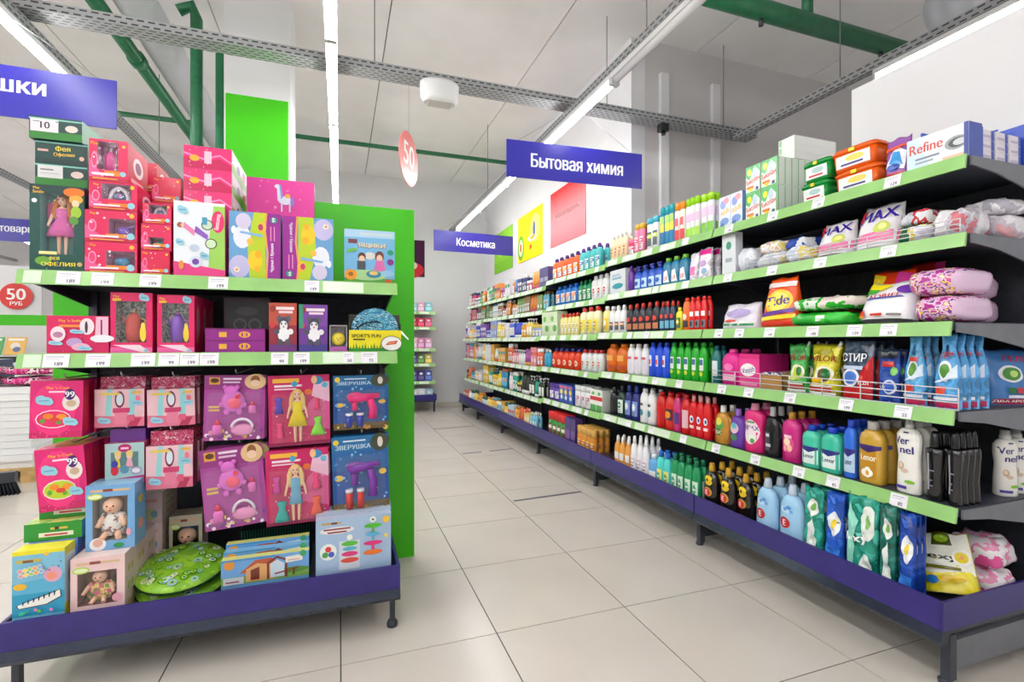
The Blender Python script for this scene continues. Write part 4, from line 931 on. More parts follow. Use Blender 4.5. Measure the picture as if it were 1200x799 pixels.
# --- nearest section, second shelf: bags behind a wire fence
z2, x2 = level(0, 2)
def bag(L, pa, pb, h, d, body, name, desc, tilt=None, gap=.02, dz=0.0, rzj=0.0, **kw):
    z, x = level(0, L); ya, _ = on_x(pa, x + gap); yb, _ = on_x(pb, x + gap); yb = max(yb, BAYS[0] + .01)
    kw.setdefault('seed', round(random.uniform(0, 3), 2))
    return spawn(pillow(round(ya - yb, 3), d, h, body, **kw), name, desc, 'bag', None, (x + gap + d / 2, (ya + yb) / 2, z + .0005 + dz), R90 + rzj)
WP = pattern([(232, 234, 240), (238, 238, 244), (206, 216, 236), (240, 236, 240), (236, 220, 150)], 16, .2, film=True)
run(2, 846, 862, 268, 1, 1, C((222, 226, 232), [('e', 0, .7, .4, .1, (60, 150, 120)), ('r', -.5, .3, .5, .4, (160, 170, 180))]), 'washing_carton', 'white box with a small green emblem', 'box', df=.5)
bag(2, 863, 884, .13, .16, pattern([(210, 214, 224), (226, 228, 236), (190, 196, 212)], 12, .2, film=True), 'washing_powder_bag', 'grey-white bag standing behind the fence end', pw=.3)
bag(2, 886, 915, .085, .2, WP, 'washing_powder_bag', 'white and pale blue powder bag, lower left of the fenced pile', gap=.024)
bag(2, 888, 916, .06, .17, pattern([(236, 236, 240), (230, 190, 160), (240, 240, 244), (226, 210, 120)], 18, .2, film=True), 'washing_powder_bag', 'white bag with yellow print, upper left of the fenced pile', dz=.08, gap=.03)
bag(2, 917, 948, .085, .2, pattern([(240, 240, 244), (206, 216, 236), (236, 236, 240), (240, 220, 120)], 13, .2, film=True, ), 'washing_powder_bag', 'white bag with yellow spots beside the pink-striped bag', gap=.024)
bag(2, 918, 946, .055, .17, pattern([(60, 90, 190), (50, 80, 170), (230, 232, 240)], 10, .2, film=True), 'washing_powder_bag', 'blue bag lying on top of the fenced pile', dz=.08, gap=.06)
MAXS = (('p', [(-.95, .12), (.95, .12), (.95, .36), (-.95, .3)], (236, 120, 170)), ('e', .35, .42, .34, .13, (206, 220, 110)), ('e', .4, .43, .18, .07, (250, 240, 150)), ('t', 'MAX', .05, .72, .26, -.78, .12, (70, 40, 160)), ('p', [(-.95, .58), (-.55, .6), (-.6, .9), (-.9, .86)], (214, 50, 70)))
def standbag(L, pa, pb, h, T, body, shapes, name, desc, gap=.03, lean=0.0, rzj=0.0, **kw):
    z, x = level(0, L); ya, _ = on_x(pa, x + gap); yb, _ = on_x(pb, x + gap)
    return spawn(pouch(round(ya - yb, 3), h, T, body, tuple(shapes), **kw), name, desc, kw.pop('cat', 'bag') if False else 'bag', None, (x + gap + T / 2, (ya + yb) / 2, z + .0012 + .45 * T * math.sin(abs(lean))), R90 + rzj, tilt=(lean, 0))
standbag(2, 950, 992, .165, .12, (238, 236, 240), MAXS, 'washing_powder_bag', 'white bag with violet lettering and a pink band, left of two', kind='slump', seed=.4, lean=-.15)
standbag(2, 994, 1046, .2, .13, (240, 238, 242), MAXS + (('t', 'SMART', -.1, .92, .07, .5, .15, (150, 60, 130)),), 'washing_powder_bag', 'large white bag with violet lettering, right of two', kind='slump', seed=2.2, lean=-.12)
bag(2, 960, 1040, .15, .2, (20, 96, 60), 'washing_powder_bag', 'dark green bag behind the violet-lettered bags', gap=.19)
bag(2, 1048, 1086, .075, .2, pattern([(34, 110, 70), (30, 96, 60), (226, 206, 60), (232, 234, 238), (206, 200, 220)], 11, .2, film=True), 'washing_powder_bag', 'green and white bag behind the wire fence', gap=.026)
bag(2, 1089, 1130, .11, .18, pattern([(226, 222, 230), (238, 236, 240), (200, 196, 210), (214, 120, 130)], 14, .2, film=True), 'washing_powder_bag', 'crumpled white bag at the fence end', gap=.05)
bag(2, 1051, 1086, .06, .17, pattern([(232, 232, 238), (200, 206, 220), (206, 60, 70), (236, 236, 240)], 12, .2, film=True), 'washing_powder_bag', 'white bag with red lettering lying on the green bag', gap=.06, dz=.078)
q_ = pillow(.17, .2, .1, pattern([(228, 224, 230), (238, 236, 240), (206, 200, 212), (226, 170, 176)], 15, .2, film=True), (), seed=2.7)
spawn(q_, 'washing_powder_bag', 'crumpled white bag deepest on the second shelf end', 'bag', None, (x2 + .345, BAYS[0] + .105, z2 + .0005), R90)
spawn(pillow(.15, .18, .06, pattern([(220, 216, 224), (240, 238, 242), (190, 186, 200)], 15, .2, film=True), (), seed=1.2), 'washing_powder_bag', 'small white bag on top, deepest on the second shelf end', 'bag', None, (x2 + .345, BAYS[0] + .105, z2 + .104), R90)

# --- nearest section, third shelf
z3, x3 = level(0, 3)
standbag(3, 840, 884, .14, .12, (226, 222, 234), [('r', -.85, .05, .85, .3, (238, 240, 240)), ('p', [(-.8, .14), (.8, .1), (.8, .2), (-.8, .22)], (70, 170, 110)), ('e', 0, .62, .6, .18, (176, 160, 210)), ('e', -.3, .32, .3, .06, (220, 90, 80))], 'washing_powder_bag', 'white and lilac slumped bag left of the orange bag', kind='slump', seed=1.4, wrinkle=.012)
TIDE = [('e', 0, .5, .68, .25, (250, 200, 40)), ('e', 0, .5, .54, .19, (252, 226, 90)), ('t', 'Tide', -.02, .52, .19, -.58, .08, (50, 40, 140)), ('r', -.7, .8, .7, .9, (238, 226, 226)), ('p', [(-.8, .2), (.8, .28), (.8, .36), (-.8, .28)], (110, 60, 160)), ('p', [(-.85, .12), (.85, .16), (.85, .24), (-.85, .2)], (250, 226, 60)), ('p', [(-.9, .03), (.9, .03), (.9, .1), (-.9, .1)], (226, 50, 30))]
standbag(3, 886, 932, .25, .1, (240, 84, 24), TIDE, 'washing_powder_bag', 'orange bag with dark blue lettering standing upright, with a yellow emblem', seed=.9, kind='taper', lean=-.06, gap=.03)
bag(3, 905, 960, .1, .2, (206, 36, 24), 'washing_powder_bag', 'red bag lying behind the orange and green bags', gap=.17, dz=.0)
bag(3, 940, 990, .16, .13, (196, 40, 26), 'washing_powder_bag', 'taller red bag at the back of the third shelf', gap=.395)
GB = pattern([(40, 190, 50), (34, 176, 44), (60, 204, 66)], 6, .18, film=True)
bag(3, 922, 990, .065, .24, GB, 'washing_powder_bag', 'green bag with a white patch, lower of two', gap=.02, endcol=None, shapes=(('r', .1, .35, .4, .75, (236, 240, 236)),))
bag(3, 922, 1000, .06, .22, pattern([(40, 190, 50), (226, 236, 226), (44, 180, 50), (236, 220, 214)], 7, .18, film=True), 'washing_powder_bag', 'green and white bag, upper of two', gap=.03, dz=.074)
ADR = [('r', -.7, .6, .7, .78, (236, 232, 236)), ('t', 'ADRIEL', -.05, .6, .1, -.6, .06, (206, 50, 40)), ('p', [(-.7, .5), (.7, .54), (.6, .58), (-.7, .55)], (80, 90, 180)), ('p', [(-.95, .85), (-.2, .74), (.1, .9), (-.8, .99)], (246, 226, 40)), ('p', [(-.9, .66), (-.4, .66), (-.3, .78), (-.9, .82)], (80, 180, 60)), ('e', .65, .76, .3, .12, (110, 50, 170)), ('r', -.9, .03, -.55, .2, (226, 50, 40)), ('r', -.9, .03, -.55, .06, (246, 200, 40)), ('r', -.3, .06, .15, .12, (214, 60, 50)), ('r', .3, .06, .75, .11, (120, 110, 110))]
standbag(3, 998, 1062, .165, .13, (240, 240, 244), ADR, 'washing_powder_bag', 'white bag with red lettering and a bright folded top', kind='slump', seed=1.9, lean=-.2, gap=.02)
def flap(pa, pb, z0, z1_, cols, desc, gap):
    z, x = level(0, 3); ya, _ = on_x(pa, x + gap); yb, _ = on_x(pb, x + gap); w = ya - yb; q = MB()
    for s in (0, .03): q.add([(-w / 2, s, 0), (0, s - .01, z1_ * .2), (0, s - .03 + s, z1_), (-w / 2, s, z1_ * .35)], [(0, 1, 2, 3)] if not s else [(3, 2, 1, 0)], cols[0]); q.add([(0, s - .01, z1_ * .2), (w / 2, s, 0), (w / 2, s, z1_ * .35), (0, s - .03 + s, z1_)], [(0, 1, 2, 3)] if not s else [(3, 2, 1, 0)], cols[1])
    q.add([(-w / 2, 0, 0), (w / 2, 0, 0), (w / 2, .03, 0), (-w / 2, .03, 0)], [(3, 2, 1, 0)], cols[0])
    tag(link('washing_powder_bag', q.mesh('bag', 'film'), None, (x + gap, (ya + yb) / 2, z + z0), R90), desc, 'bag')
standbag(3, 1016, 1066, .235, .06, (238, 64, 26), [('p', [(.15, .02), (.98, .02), (.98, .9), (.2, .98)], (236, 60, 160)), ('p', [(-.98, .7), (-.5, .6), (-.3, .9), (-.9, .96)], (246, 214, 40))], 'washing_powder_bag', 'orange and magenta bag top behind the white bag', gap=.19, seed=1.15, lean=-.05)
standbag(3, 1060, 1100, .262, .06, (196, 34, 40), [('p', [(.3, .3), (.98, .3), (.98, .98), (.5, .98)], (200, 40, 120)), ('p', [(-.7, .5), (.6, .6), (.7, .8), (-.2, .78)], (96, 44, 160))], 'washing_powder_bag', 'dark red and violet bag top behind the magenta bags', gap=.27, seed=.35, lean=-.05)
PB = pattern([(176, 50, 140), (226, 160, 206), (238, 206, 226), (120, 50, 160), (246, 206, 90), (236, 214, 230), (206, 80, 150)], 26, .18, film=True, stretch=(1, .6, 1.6))
PE = (228, 196, 224)
for l_ in range(2):
    for r in range(2):
        zz = .002 + l_ * .1
        bag(3, 1066 - 8 * l_ + 28 * r, 1130, .098, .25, PB, 'washing_powder_bag', f"magenta patterned bag, {('lower', 'upper')[l_]} of the {('front', 'rear')[r]} pile on the third shelf", gap=.025 + r * .262, dz=zz, seed=.3 + l_ + .7 * r, wrinkle=.006, sidecol=PE)
# pale side bands where the bags are sealed
# --- nearest section, fourth shelf: pouches behind a wire fence
z4, x4 = level(0, 4)
run(4, 828, 841, 405, 1, 2, B('duck', (30, 120, 120), (20, 100, 110), (('r', -.7, .2, .7, .6, (214, 230, 230)),)), 'cleaner_bottle', 'dark teal bottle at the fence end', 'bottle')
run(4, 843, 864, 409, 1, 3, B('duck', (232, 40, 150), (236, 70, 160), (('r', -.7, .12, .7, .3, (246, 190, 220)), ('e', 0, .5, .5, .1, (246, 120, 190))), n=3), 'stain_remover', 'wide hot pink bottle', 'bottle', df=.6)
run(4, 865, 889, 415, 1, 3, C((236, 60, 150), [('e', -.1, .52, .75, .2, (250, 246, 250)), ('t', 'Vanish', -.1, .52, .16, -.62, .2, (70, 40, 130)), ('r', -.8, .06, .8, .14, (246, 140, 190)), ('r', -1, .86, 1, 1, (226, 36, 130))], side=(214, 40, 130), top=(200, 40, 120)), 'stain_remover_box', 'hot pink box with a white oval emblem', 'box', df=.5)
ya, _ = on_x(881, x4 + .03); yb, _ = on_x(917, x4 + .03); wbx = ya - yb
t = MB().box(-wbx / 2, -.1, 0, wbx / 2, .1, .004, (176, 130, 76))
for a in (((-wbx / 2, -.1, 0, wbx / 2, -.096, .072)), (-wbx / 2, .096, 0, wbx / 2, .1, .09), (-wbx / 2, -.1, 0, -wbx / 2 + .004, .1, .09), (wbx / 2 - .004, -.1, 0, wbx / 2, .1, .09)): t.box(*a, (186, 140, 84))
tag(link('cardboard_tray', t.mesh('cardboard_tray', 'matte'), None, (x4 + .03 + .1, (ya + yb) / 2, z4 + .0005), R90), 'open brown cardboard tray on the fourth shelf', 'tray')
sp = pillow(.04, .08, .022, pattern([(230, 226, 236), (150, 90, 150), (240, 240, 246), (90, 90, 170)], 40, .2, film=True), (), .4, .002)
for i in range(2):
    for j in range(2):
        for l_ in range(3):
            spawn(sp, 'sachet', f"small white and violet sachet, {('front', 'back')[j]} {('left', 'right')[i]} heap, {('bottom', 'middle', 'top')[l_]} layer, brown tray", 'sachet', 'sachets in the brown tray', (x4 + .085 + j * .09, (ya + yb) / 2 + (.5 - i) * .052, z4 + .006 + l_ * .024 + (0.012)), R90 + random.uniform(-.1, .1))
VIL = lambda c, c2, c3: (('e', .1, .42, .6, .16, (236, 236, 210)), ('t', 'VILOR', 0, .72, .11, -.8, 0, (150, 30, 34)), ('e', .15, .4, .42, .13, c2), ('e', .3, .44, .24, .09, (30, 120, 60)), ('e', -.25, .3, .36, .05, c3), ('r', -.8, .08, .7, .16, (190, 60, 70)), ('r', -.8, .17, .7, .2, (240, 240, 236)), ('p', [(-.9, .02), (.9, .02), (.9, .07), (-.9, .07)], (230, 236, 226)))
run(4, 920, 944, 397, 1, 3, PO((70, 176, 80), VIL(0, (206, 220, 60), (226, 230, 120)), kind='waist', seed=.3, spout=(240, 240, 236)), 'dish_gel_pouch', 'green waisted pouch with red lettering', 'pouch', df=.5, gap=.035)
run(4, 944, 980, 393, 1, 3, PO((214, 206, 40), VIL(0, (110, 90, 50), (246, 190, 30)), kind='waist', seed=1.3, spout=(240, 240, 236)), 'dish_gel_pouch', 'yellow waisted pouch with red lettering', 'pouch', df=.5, gap=.02)
run(4, 983, 1020, 398, 1, 3, PO((60, 76, 100), (('p', [(.0, .05), (.95, .02), (.95, .75), (.3, .45)], (196, 26, 30)), ('p', [(-.9, .02), (.9, .02), (.9, .18), (-.9, .2)], (196, 30, 34)), ('e', -.3, .36, .56, .15, (236, 236, 244)), ('e', -.3, .36, .44, .11, (70, 120, 210)), ('t', 'СТИР', -.15, .7, .14, -.8, 0, (240, 244, 250)), ('r', -.8, .5, .5, .56, (190, 206, 230)), ('t', '1,2л', .55, .28, .07, None, 0, (250, 250, 250))), seed=2.1), 'washing_gel_pouch', 'dark grey and red pouch with white lettering', 'pouch', df=.4)
run(4, 1026, 1052, 410, 1, 3, PO((34, 70, 160), (('e', .2, .3, .6, .14, (206, 214, 230)), ('e', .2, .3, .45, .1, (40, 90, 200)), ('t', '1,2л', -.4, .3, .06, None, 0, WHITE), ('r', -.5, .68, .6, .78, (190, 50, 50)), ('e', .6, .6, .3, .08, (110, 190, 80)), ('r', -.9, .85, .9, .99, (30, 34, 50)))  , seed=.8), 'washing_gel_pouch', 'dark blue pouch with a pale emblem', 'pouch', df=.45)
GEL = (('p', [(-.95, .02), (.95, .02), (.95, .1), (-.95, .1)], (190, 40, 90)), ('e', 0, .5, .5, .14, (230, 236, 240)), ('e', 0, .5, .38, .1, (90, 150, 60)), ('r', -.7, .2, .1, .3, (226, 70, 50)), ('p', [(-.9, .34), (.9, .42), (.8, .6), (-.2, .36)], (214, 230, 244)), ('r', -.9, .12, .9, .16, (240, 240, 246)))
run(4, 1056, 1082, 390, 1, 3, PO((90, 170, 224), GEL + (('r', -.3, .62, .5, .68, (200, 60, 60)),), kind='neck', seed=.5, hole=True), 'washing_gel_pouch', 'light blue pouch with a handle hole, left of two', 'pouch', df=.6)
run(4, 1090, 1122, 390, 1, 4, PO((80, 160, 220), GEL + (('t', 'ГЕЛЬ', .1, .72, .07, .45, .5, (206, 40, 50)),), kind='neck', seed=1.6, hole=True), 'washing_gel_pouch', 'light blue pouch with a handle hole, right of two', 'pouch', df=.6)
GEL2 = (('p', [(-.98, .02), (.98, .02), (.98, .12), (-.98, .12)], (176, 36, 70)), ('t', 'ДВА АРОМАТА', 0, .075, .05, -.85, 0, (246, 236, 240)), ('e', -.2, .56, .44, .15, (236, 240, 244)), ('e', -.2, .56, .34, .115, (70, 140, 60)), ('e', -.15, .56, .16, .06, (190, 220, 120)), ('t', 'ГЕЛЬ', .1, .82, .1, -.45, -.06, (206, 40, 60)), ('r', -.4, .22, -.15, .32, (40, 120, 60)), ('r', -.12, .22, .1, .32, (190, 60, 70)), ('r', .14, .22, .5, .32, (214, 50, 50)), ('r', -.5, .14, .6, .19, (230, 236, 246)), ('p', [(.3, .5), (.9, .46), (.9, .6), (.3, .58)], (150, 190, 230)))
spawn(pouch(.2, .215, .1, (72, 130, 196), GEL2, seed=2.4), 'washing_gel_pouch', 'wide blue pouch with red lettering at the shelf end', 'pouch', None, (x4 + .42, BAYS[0] + .065, z4 + .0006), -.35)

# --- nearest section, fifth shelf: laundry bottles
run(5, 833, 851, 475, 1, 2, B('gel', (196, 140, 50), (226, 226, 220), (('e', -.1, .5, .6, .16, (90, 170, 80)), ('e', -.1, .58, .4, .1, (236, 220, 80)), ('e', -.15, .3, .5, .09, (40, 80, 40)), ('t', 'BiX', -.1, .3, .1, .6, 0, (240, 240, 200))), handle=True), 'gel_bottle', 'gold gel bottle with a handle', 'bottle', df=.6)
run(5, 852, 869, 479, 1, 2, B('gel', (110, 60, 170), (140, 100, 190), (('e', -.1, .5, .6, .14, (236, 200, 220)), ('e', -.1, .56, .4, .08, (90, 180, 190)), ('e', -.1, .26, .5, .08, (60, 130, 90))), handle=True), 'gel_bottle', 'violet gel bottle with a handle', 'bottle', df=.6)
run(5, 867, 890, 473, 1, 2, B('vernel', (226, 40, 120), (236, 150, 180), (('e', 0, .42, .75, .26, (246, 226, 236)), ('t', 'BiMAX', 0, .5, .09, -.7, 0, (60, 40, 130)), ('e', .1, .3, .35, .07, (240, 246, 230)), ('e', .2, .24, .2, .05, (90, 160, 70)), ('r', -.4, .6, .4, .64, (110, 150, 90)))), 'gel_bottle', 'hot pink gel bottle with a pale label', 'bottle', df=.6, gap=.012)
run(5, 892, 910, 477, 1, 3, B('gel', (26, 26, 32), (190, 192, 196), (('r', -.6, .12, .1, .5, (60, 60, 70)), ('r', -.5, .4, .0, .46, (210, 210, 220)), ('r', -.5, .2, .2, .26, (190, 190, 200)), ('e', .3, .58, .3, .1, (10, 10, 12))), handle=True), 'gel_bottle', 'black gel bottle with a silver cap', 'bottle', df=.6)
run(5, 912, 934, 483, 1, 3, B('round', (206, 40, 130), (206, 150, 50), (('e', 0, .36, .6, .16, (230, 90, 150)), ('e', -.1, .4, .35, .08, (246, 220, 190)), ('e', .2, .28, .25, .07, (250, 190, 170)), ('e', -.3, .26, .2, .06, (250, 160, 180)), ('r', -.4, .48, .4, .54, (250, 200, 220)))), 'softener_bottle', 'magenta bottle with a gold cap', 'bottle', df=.6)
LEN = lambda a, bnd: (('r', -.92, .1, .92, .44, a), ('p', [(-.92, .44), (0, .36), (.92, .44), (.92, .5), (-.92, .5)], bnd), ('t', 'Lenor', 0, .28, .1, -.6, 0, (40, 60, 110)))
run(5, 937, 957, 498, 1, 3, B('square', (70, 200, 170), (30, 70, 200), LEN((226, 240, 238), (40, 50, 130)), n=3, mat='gloss_liquid'), 'softener_bottle', 'mint bottle with a blue cap, left of two', 'bottle', df=.65)
run(5, 959, 983, 501, 1, 3, B('square', (64, 196, 166), (30, 66, 206), LEN((226, 240, 238), (40, 50, 130)), n=3, mat='gloss_liquid'), 'softener_bottle', 'mint bottle with a blue cap, right of two', 'bottle', df=.65)
run(5, 986, 1000, 492, 1, 3, B('square', (50, 110, 220), (36, 80, 210), LEN((190, 214, 240), (50, 40, 130)), n=3), 'softener_bottle', 'blue bottle with a blue cap', 'bottle', df=.8)
GLEN = (('r', -.92, .08, .92, .56, (196, 140, 30)), ('p', [(-.92, .56), (0, .5), (.92, .56), (.92, .62), (-.92, .62)], (60, 40, 110)), ('t', 'Lenor', 0, .42, .1, -.62, 0, (250, 246, 230)), ('e', -.1, .17, .5, .07, (250, 246, 236)), ('e', -.05, .18, .3, .09, (252, 250, 240)), ('e', -.05, .17, .14, .04, (230, 160, 30)))
run(5, 1003, 1032, 494, 1, 4, B('square', (206, 164, 60), (196, 192, 190), GLEN, n=3, mat='gloss_liquid'), 'softener_bottle', 'gold bottle with a white flower', 'bottle', df=.65)
VER = (('t', 'Ver', -.35, .7, .1, .6, 0, (50, 40, 130)), ('t', 'nel', .05, .58, .1, .6, 0, (50, 40, 130)), ('e', -.4, .36, .26, .055, (200, 170, 140)), ('e', -.42, .37, .16, .035, (230, 206, 180)), ('e', -.1, .3, .3, .03, (214, 190, 170)), ('e', .3, .16, .4, .025, (130, 190, 50)), ('r', -.85, .06, .1, .1, (70, 60, 150)), ('r', -.2, .8, .2, .82, (60, 60, 120)))
run(5, 1046, 1076, 490, 1, 3, B('vernel', (238, 236, 230), (206, 206, 206), VER, n=2.4), 'softener_bottle', 'white waisted bottle with violet lettering', 'bottle', df=.55)
HIP = (('r', -.55, .15, -.3, .68, (150, 150, 160)), ('r', -.25, .42, .2, .44, (130, 130, 140)), ('r', -.25, .28, .0, .3, (120, 120, 130)), ('r', -.25, .2, .1, .22, (120, 120, 130)))
run(5, 1080, 1104, 506, 1, 4, B('hip', (16, 16, 20), (20, 20, 24), HIP, mat='gloss_liquid'), 'softener_bottle', 'black waisted bottle, left column', 'bottle', df=.7)
run(5, 1106, 1132, 507, 1, 4, B('hip', (18, 18, 22), (20, 20, 24), HIP, mat='gloss_liquid'), 'softener_bottle', 'black waisted bottle, right column', 'bottle', df=.7)
wv = .075
spawn(bottle('vernel', wv, .25, .06, (238, 236, 230), (206, 206, 206), VER, n=2.4), 'softener_bottle', 'white waisted bottle at the far right of the fifth shelf', 'bottle', None, (level(0, 5)[1] + .36, BAYS[0] + .05, .6105), -.5)
spawn(bottle('vernel', wv, .25, .06, (238, 236, 230), (206, 206, 206), VER, n=2.4), 'softener_bottle', 'white waisted bottle deepest on the fifth shelf end', 'bottle', None, (level(0, 5)[1] + .45, BAYS[0] + .06, .6105), -.6)

# --- nearest section, bottom tray
EB_ = (('e', 0, .7, .5, .06, (246, 214, 40)), ('e', .1, .63, .45, .06, (230, 190, 30)), ('e', -.1, .67, .16, .035, (90, 60, 20)), ('e', .0, .44, .56, .09, (206, 160, 50)), ('e', -.1, .43, .46, .08, (206, 30, 30)), ('t', 'E', -.1, .43, .09, None, 0, (250, 246, 246)))
EL_ = (('e', -.1, .62, .5, .05, (190, 220, 246)), ('e', .1, .66, .2, .03, (90, 150, 220)), ('e', -.2, .63, .16, .03, (100, 160, 226)), ('e', .3, .61, .14, .03, (110, 170, 230)), ('e', -.2, .42, .46, .085, (206, 26, 34)), ('e', -.2, .42, .4, .075, (190, 22, 28)), ('t', 'E', -.2, .42, .09, None, 0, (250, 246, 246)))
run(6, 821, 837, 543, 1, 3, B('ebottle', (28, 22, 20), (196, 150, 40), EB_, mat='gloss_liquid'), 'softener_bottle', 'black bottle with yellow flowers, left one', 'bottle', df=.65)
run(6, 839, 857, 549, 1, 3, B('ebottle', (28, 22, 20), (196, 150, 40), EB_, mat='gloss_liquid'), 'softener_bottle', 'black bottle with yellow flowers, middle one', 'bottle', df=.65)
run(6, 860, 878, 556, 1, 3, B('ebottle', (28, 22, 20), (196, 150, 40), EB_, mat='gloss_liquid'), 'softener_bottle', 'black bottle with yellow flowers, right one', 'bottle', df=.65, gap=.05)
run(6, 881, 906, 561, 1, 3, B('ebottle', (160, 206, 240), (190, 206, 222), EL_), 'softener_bottle', 'light blue bottle with a red emblem, left of two', 'bottle', df=.6)
run(6, 907, 936, 569, 1, 3, B('ebottle', (160, 206, 240), (190, 206, 222), EL_), 'softener_bottle', 'light blue bottle with a red emblem, right of two', 'bottle', df=.6)
TP = (('p', [(-.5, .1), (.4, .2), (.2, .6), (-.3, .5)], (232, 240, 236)), ('e', .1, .74, .5, .12, (236, 240, 236)), ('e', .1, .74, .2, .05, (120, 180, 80)), ('e', .2, .26, .4, .1, (226, 236, 226)))
LP = (('e', .1, .6, .6, .16, (236, 240, 244)), ('e', .1, .6, .2, .06, (240, 210, 50)), ('p', [(-.8, .06), (.6, .06), (.7, .3), (-.7, .34)], (60, 130, 230)))
FP = (('e', .4, .7, .42, .2, (232, 240, 232)), ('e', .44, .72, .16, .08, (140, 190, 110)), ('e', .4, .2, .36, .16, (226, 236, 228)), ('p', [(-.8, .1), (-.4, .2), (-.2, .7), (-.8, .9)], (150, 226, 206)), ('t', 'flexy', -.25, .5, .12, -.7, .15, (250, 250, 250)))
run(6, 939, 962, 572, 1, 3, PO((40, 160, 140), TP, seed=.2, wrinkle=.015), 'softener_pouch', 'teal pouch beside the light blue bottles', 'pouch', df=.5, gap=.036)
run(6, 964, 986, 578, 1, 3, PO((34, 90, 200), LP, seed=1.2, wrinkle=.015), 'softener_pouch', 'blue pouch with a daisy', 'pouch', df=.5, gap=.036)
run(6, 988, 1026, 582, 1, 3, PO((30, 150, 130), FP, seed=2.2, wrinkle=.016), 'softener_pouch', 'teal pouch with white script lettering', 'pouch', df=.4, gap=.036)
run(6, 1028, 1048, 592, 1, 3, PO((20, 110, 96), TP, seed=.9, wrinkle=.015), 'softener_pouch', 'dark teal pouch, right of the script one', 'pouch', df=.5, gap=.036)
run(6, 1050, 1070, 602, 1, 3, PO((24, 70, 170), LP, seed=1.9, wrinkle=.014), 'softener_pouch', 'dark blue pouch next to the violet bag', 'pouch', df=.5, gap=.036)
z6, x6 = level(0, 6)
spawn(pillow(.17, .2, .12, (70, 36, 130), (), seed=1.5, wrinkle=.014), 'softener_bag', 'violet bag behind the yellow one', 'bag', None, (x6 + .28, BAYS[0] + .26, z6 + .0005), R90)
YB = (('p', [(-.95, .3), (.95, .3), (.95, .98), (-.95, .98)], (240, 240, 226)), ('p', [(-.95, .02), (.95, .02), (.8, .36), (-.95, .3)], (232, 216, 30)), ('p', [(-.4, .78), (.35, .78), (.3, .98), (-.3, .98)], (70, 80, 20)), ('e', 0, .9, .26, .07, (150, 190, 40)), ('t', 'flexy', -.25, .58, .13, -.75, -.1, (40, 40, 30)), ('e', .6, .58, .34, .14, (250, 250, 240)), ('e', .6, .58, .24, .09, (246, 220, 40)), ('e', .6, .58, .08, .03, (220, 130, 30)), ('p', [(-.9, .4), (.5, .36), (.5, .41), (-.9, .46)], (110, 110, 20)), ('e', -.6, .2, .24, .07, (40, 120, 200)), ('e', .1, .22, .5, .06, (226, 190, 20)))
spawn(pouch(.165, .215, .05, (226, 214, 60), YB, seed=.7, wrinkle=.007), 'softener_pouch', 'yellow and white pouch with dark script lettering at the tray corner', 'pouch', None, (x6 + .2, BAYS[0] + .085, z6 + .042), R90 + .5, tilt=(-.4, -.2))
PK = pattern([(240, 232, 238), (236, 226, 234), (238, 150, 190), (246, 240, 244), (240, 236, 242), (232, 90, 160)], 9, .18, film=True)
for i, (dx, dy, dz_, dsc) in enumerate(((.4, .1, 0, 'lower of two'), (.42, .11, .115, 'upper of two'))):
    spawn(pillow(.16, .155, .11, PK, (), seed=.4 + i * .8, wrinkle=.01), 'softener_bag', f'white and pink bag at the tray end, {dsc}', 'bag', 'white and pink bags at the tray end', (x6 + dx, BAYS[0] + dy, z6 + .0005 + dz_), R90 + (.0, .12)[i])

# --- fourth to farthest sections: cosmetics, generated kind by kind
random.seed(23)
PAL = {1: [(190, 70, 110), (236, 150, 60), (70, 150, 90), (230, 230, 236), (90, 130, 190), (60, 70, 120), (150, 110, 190), (200, 206, 220)],
       2: [(150, 120, 80), (236, 236, 238), (206, 90, 120), (110, 180, 210), (170, 130, 90), (80, 90, 130), (230, 140, 70), (120, 160, 90)],
       3: [(214, 190, 90), (240, 240, 236), (60, 80, 190), (120, 80, 170), (236, 150, 30), (230, 226, 240), (150, 170, 220), (226, 200, 80)],
       4: [(170, 90, 170), (230, 232, 226), (236, 140, 160), (226, 100, 60), (240, 180, 80), (60, 170, 190), (236, 236, 240), (200, 120, 140)],
       5: [(40, 50, 40), (40, 160, 140), (236, 130, 80), (232, 240, 232), (240, 226, 232), (210, 120, 160), (60, 150, 190), (236, 200, 60)],
       6: [(226, 150, 60), (236, 210, 110), (240, 236, 226), (120, 190, 220), (214, 90, 60), (236, 180, 70), (200, 220, 236), (60, 110, 90)]}
CN = lambda c: min((('white', (238, 238, 238)), ('grey', (150, 155, 165)), ('red', (206, 60, 60)), ('orange', (236, 140, 50)), ('yellow', (232, 206, 90)), ('green', (70, 160, 90)), ('olive', (160, 130, 80)), ('teal', (40, 165, 160)), ('sky blue', (120, 190, 220)), ('blue', (60, 90, 190)), ('navy', (60, 70, 120)), ('violet', (140, 95, 180)), ('pink', (220, 110, 150)), ('dark green', (40, 60, 45))), key=lambda k: sum((a - b_) ** 2 for a, b_ in zip(k[1], c)))[0]
KIND = [('shampoo_bottle', 'shampoo bottle', 'bottle', lambda c, c2: B('round', c, c2, lab1(tuple(min(255, v + 60) for v in c), c2), N=10)),
        ('cosmetic_carton', 'cosmetic carton', 'carton', lambda c, c2: C(c, [('r', -.8, .55, .8, .75, c2), ('e', 0, .3, .5, .12, (240, 240, 240))])),
        ('cream_tube', 'cream tube', 'tube', lambda c, c2: TB(c, c2)),
        ('cream_jar', 'cream jar', 'jar', lambda c, c2: B('jar', c, c2, lab1((244, 244, 244), c2), N=10)),
        ('deodorant_can', 'deodorant can', 'can', lambda c, c2: B('can', c, c2, lab1((240, 240, 240), c), N=10)),
        ('pump_bottle', 'pump bottle', 'bottle', lambda c, c2: B('pump', c, (236, 236, 240), lab2((244, 244, 240), c2), N=10))]
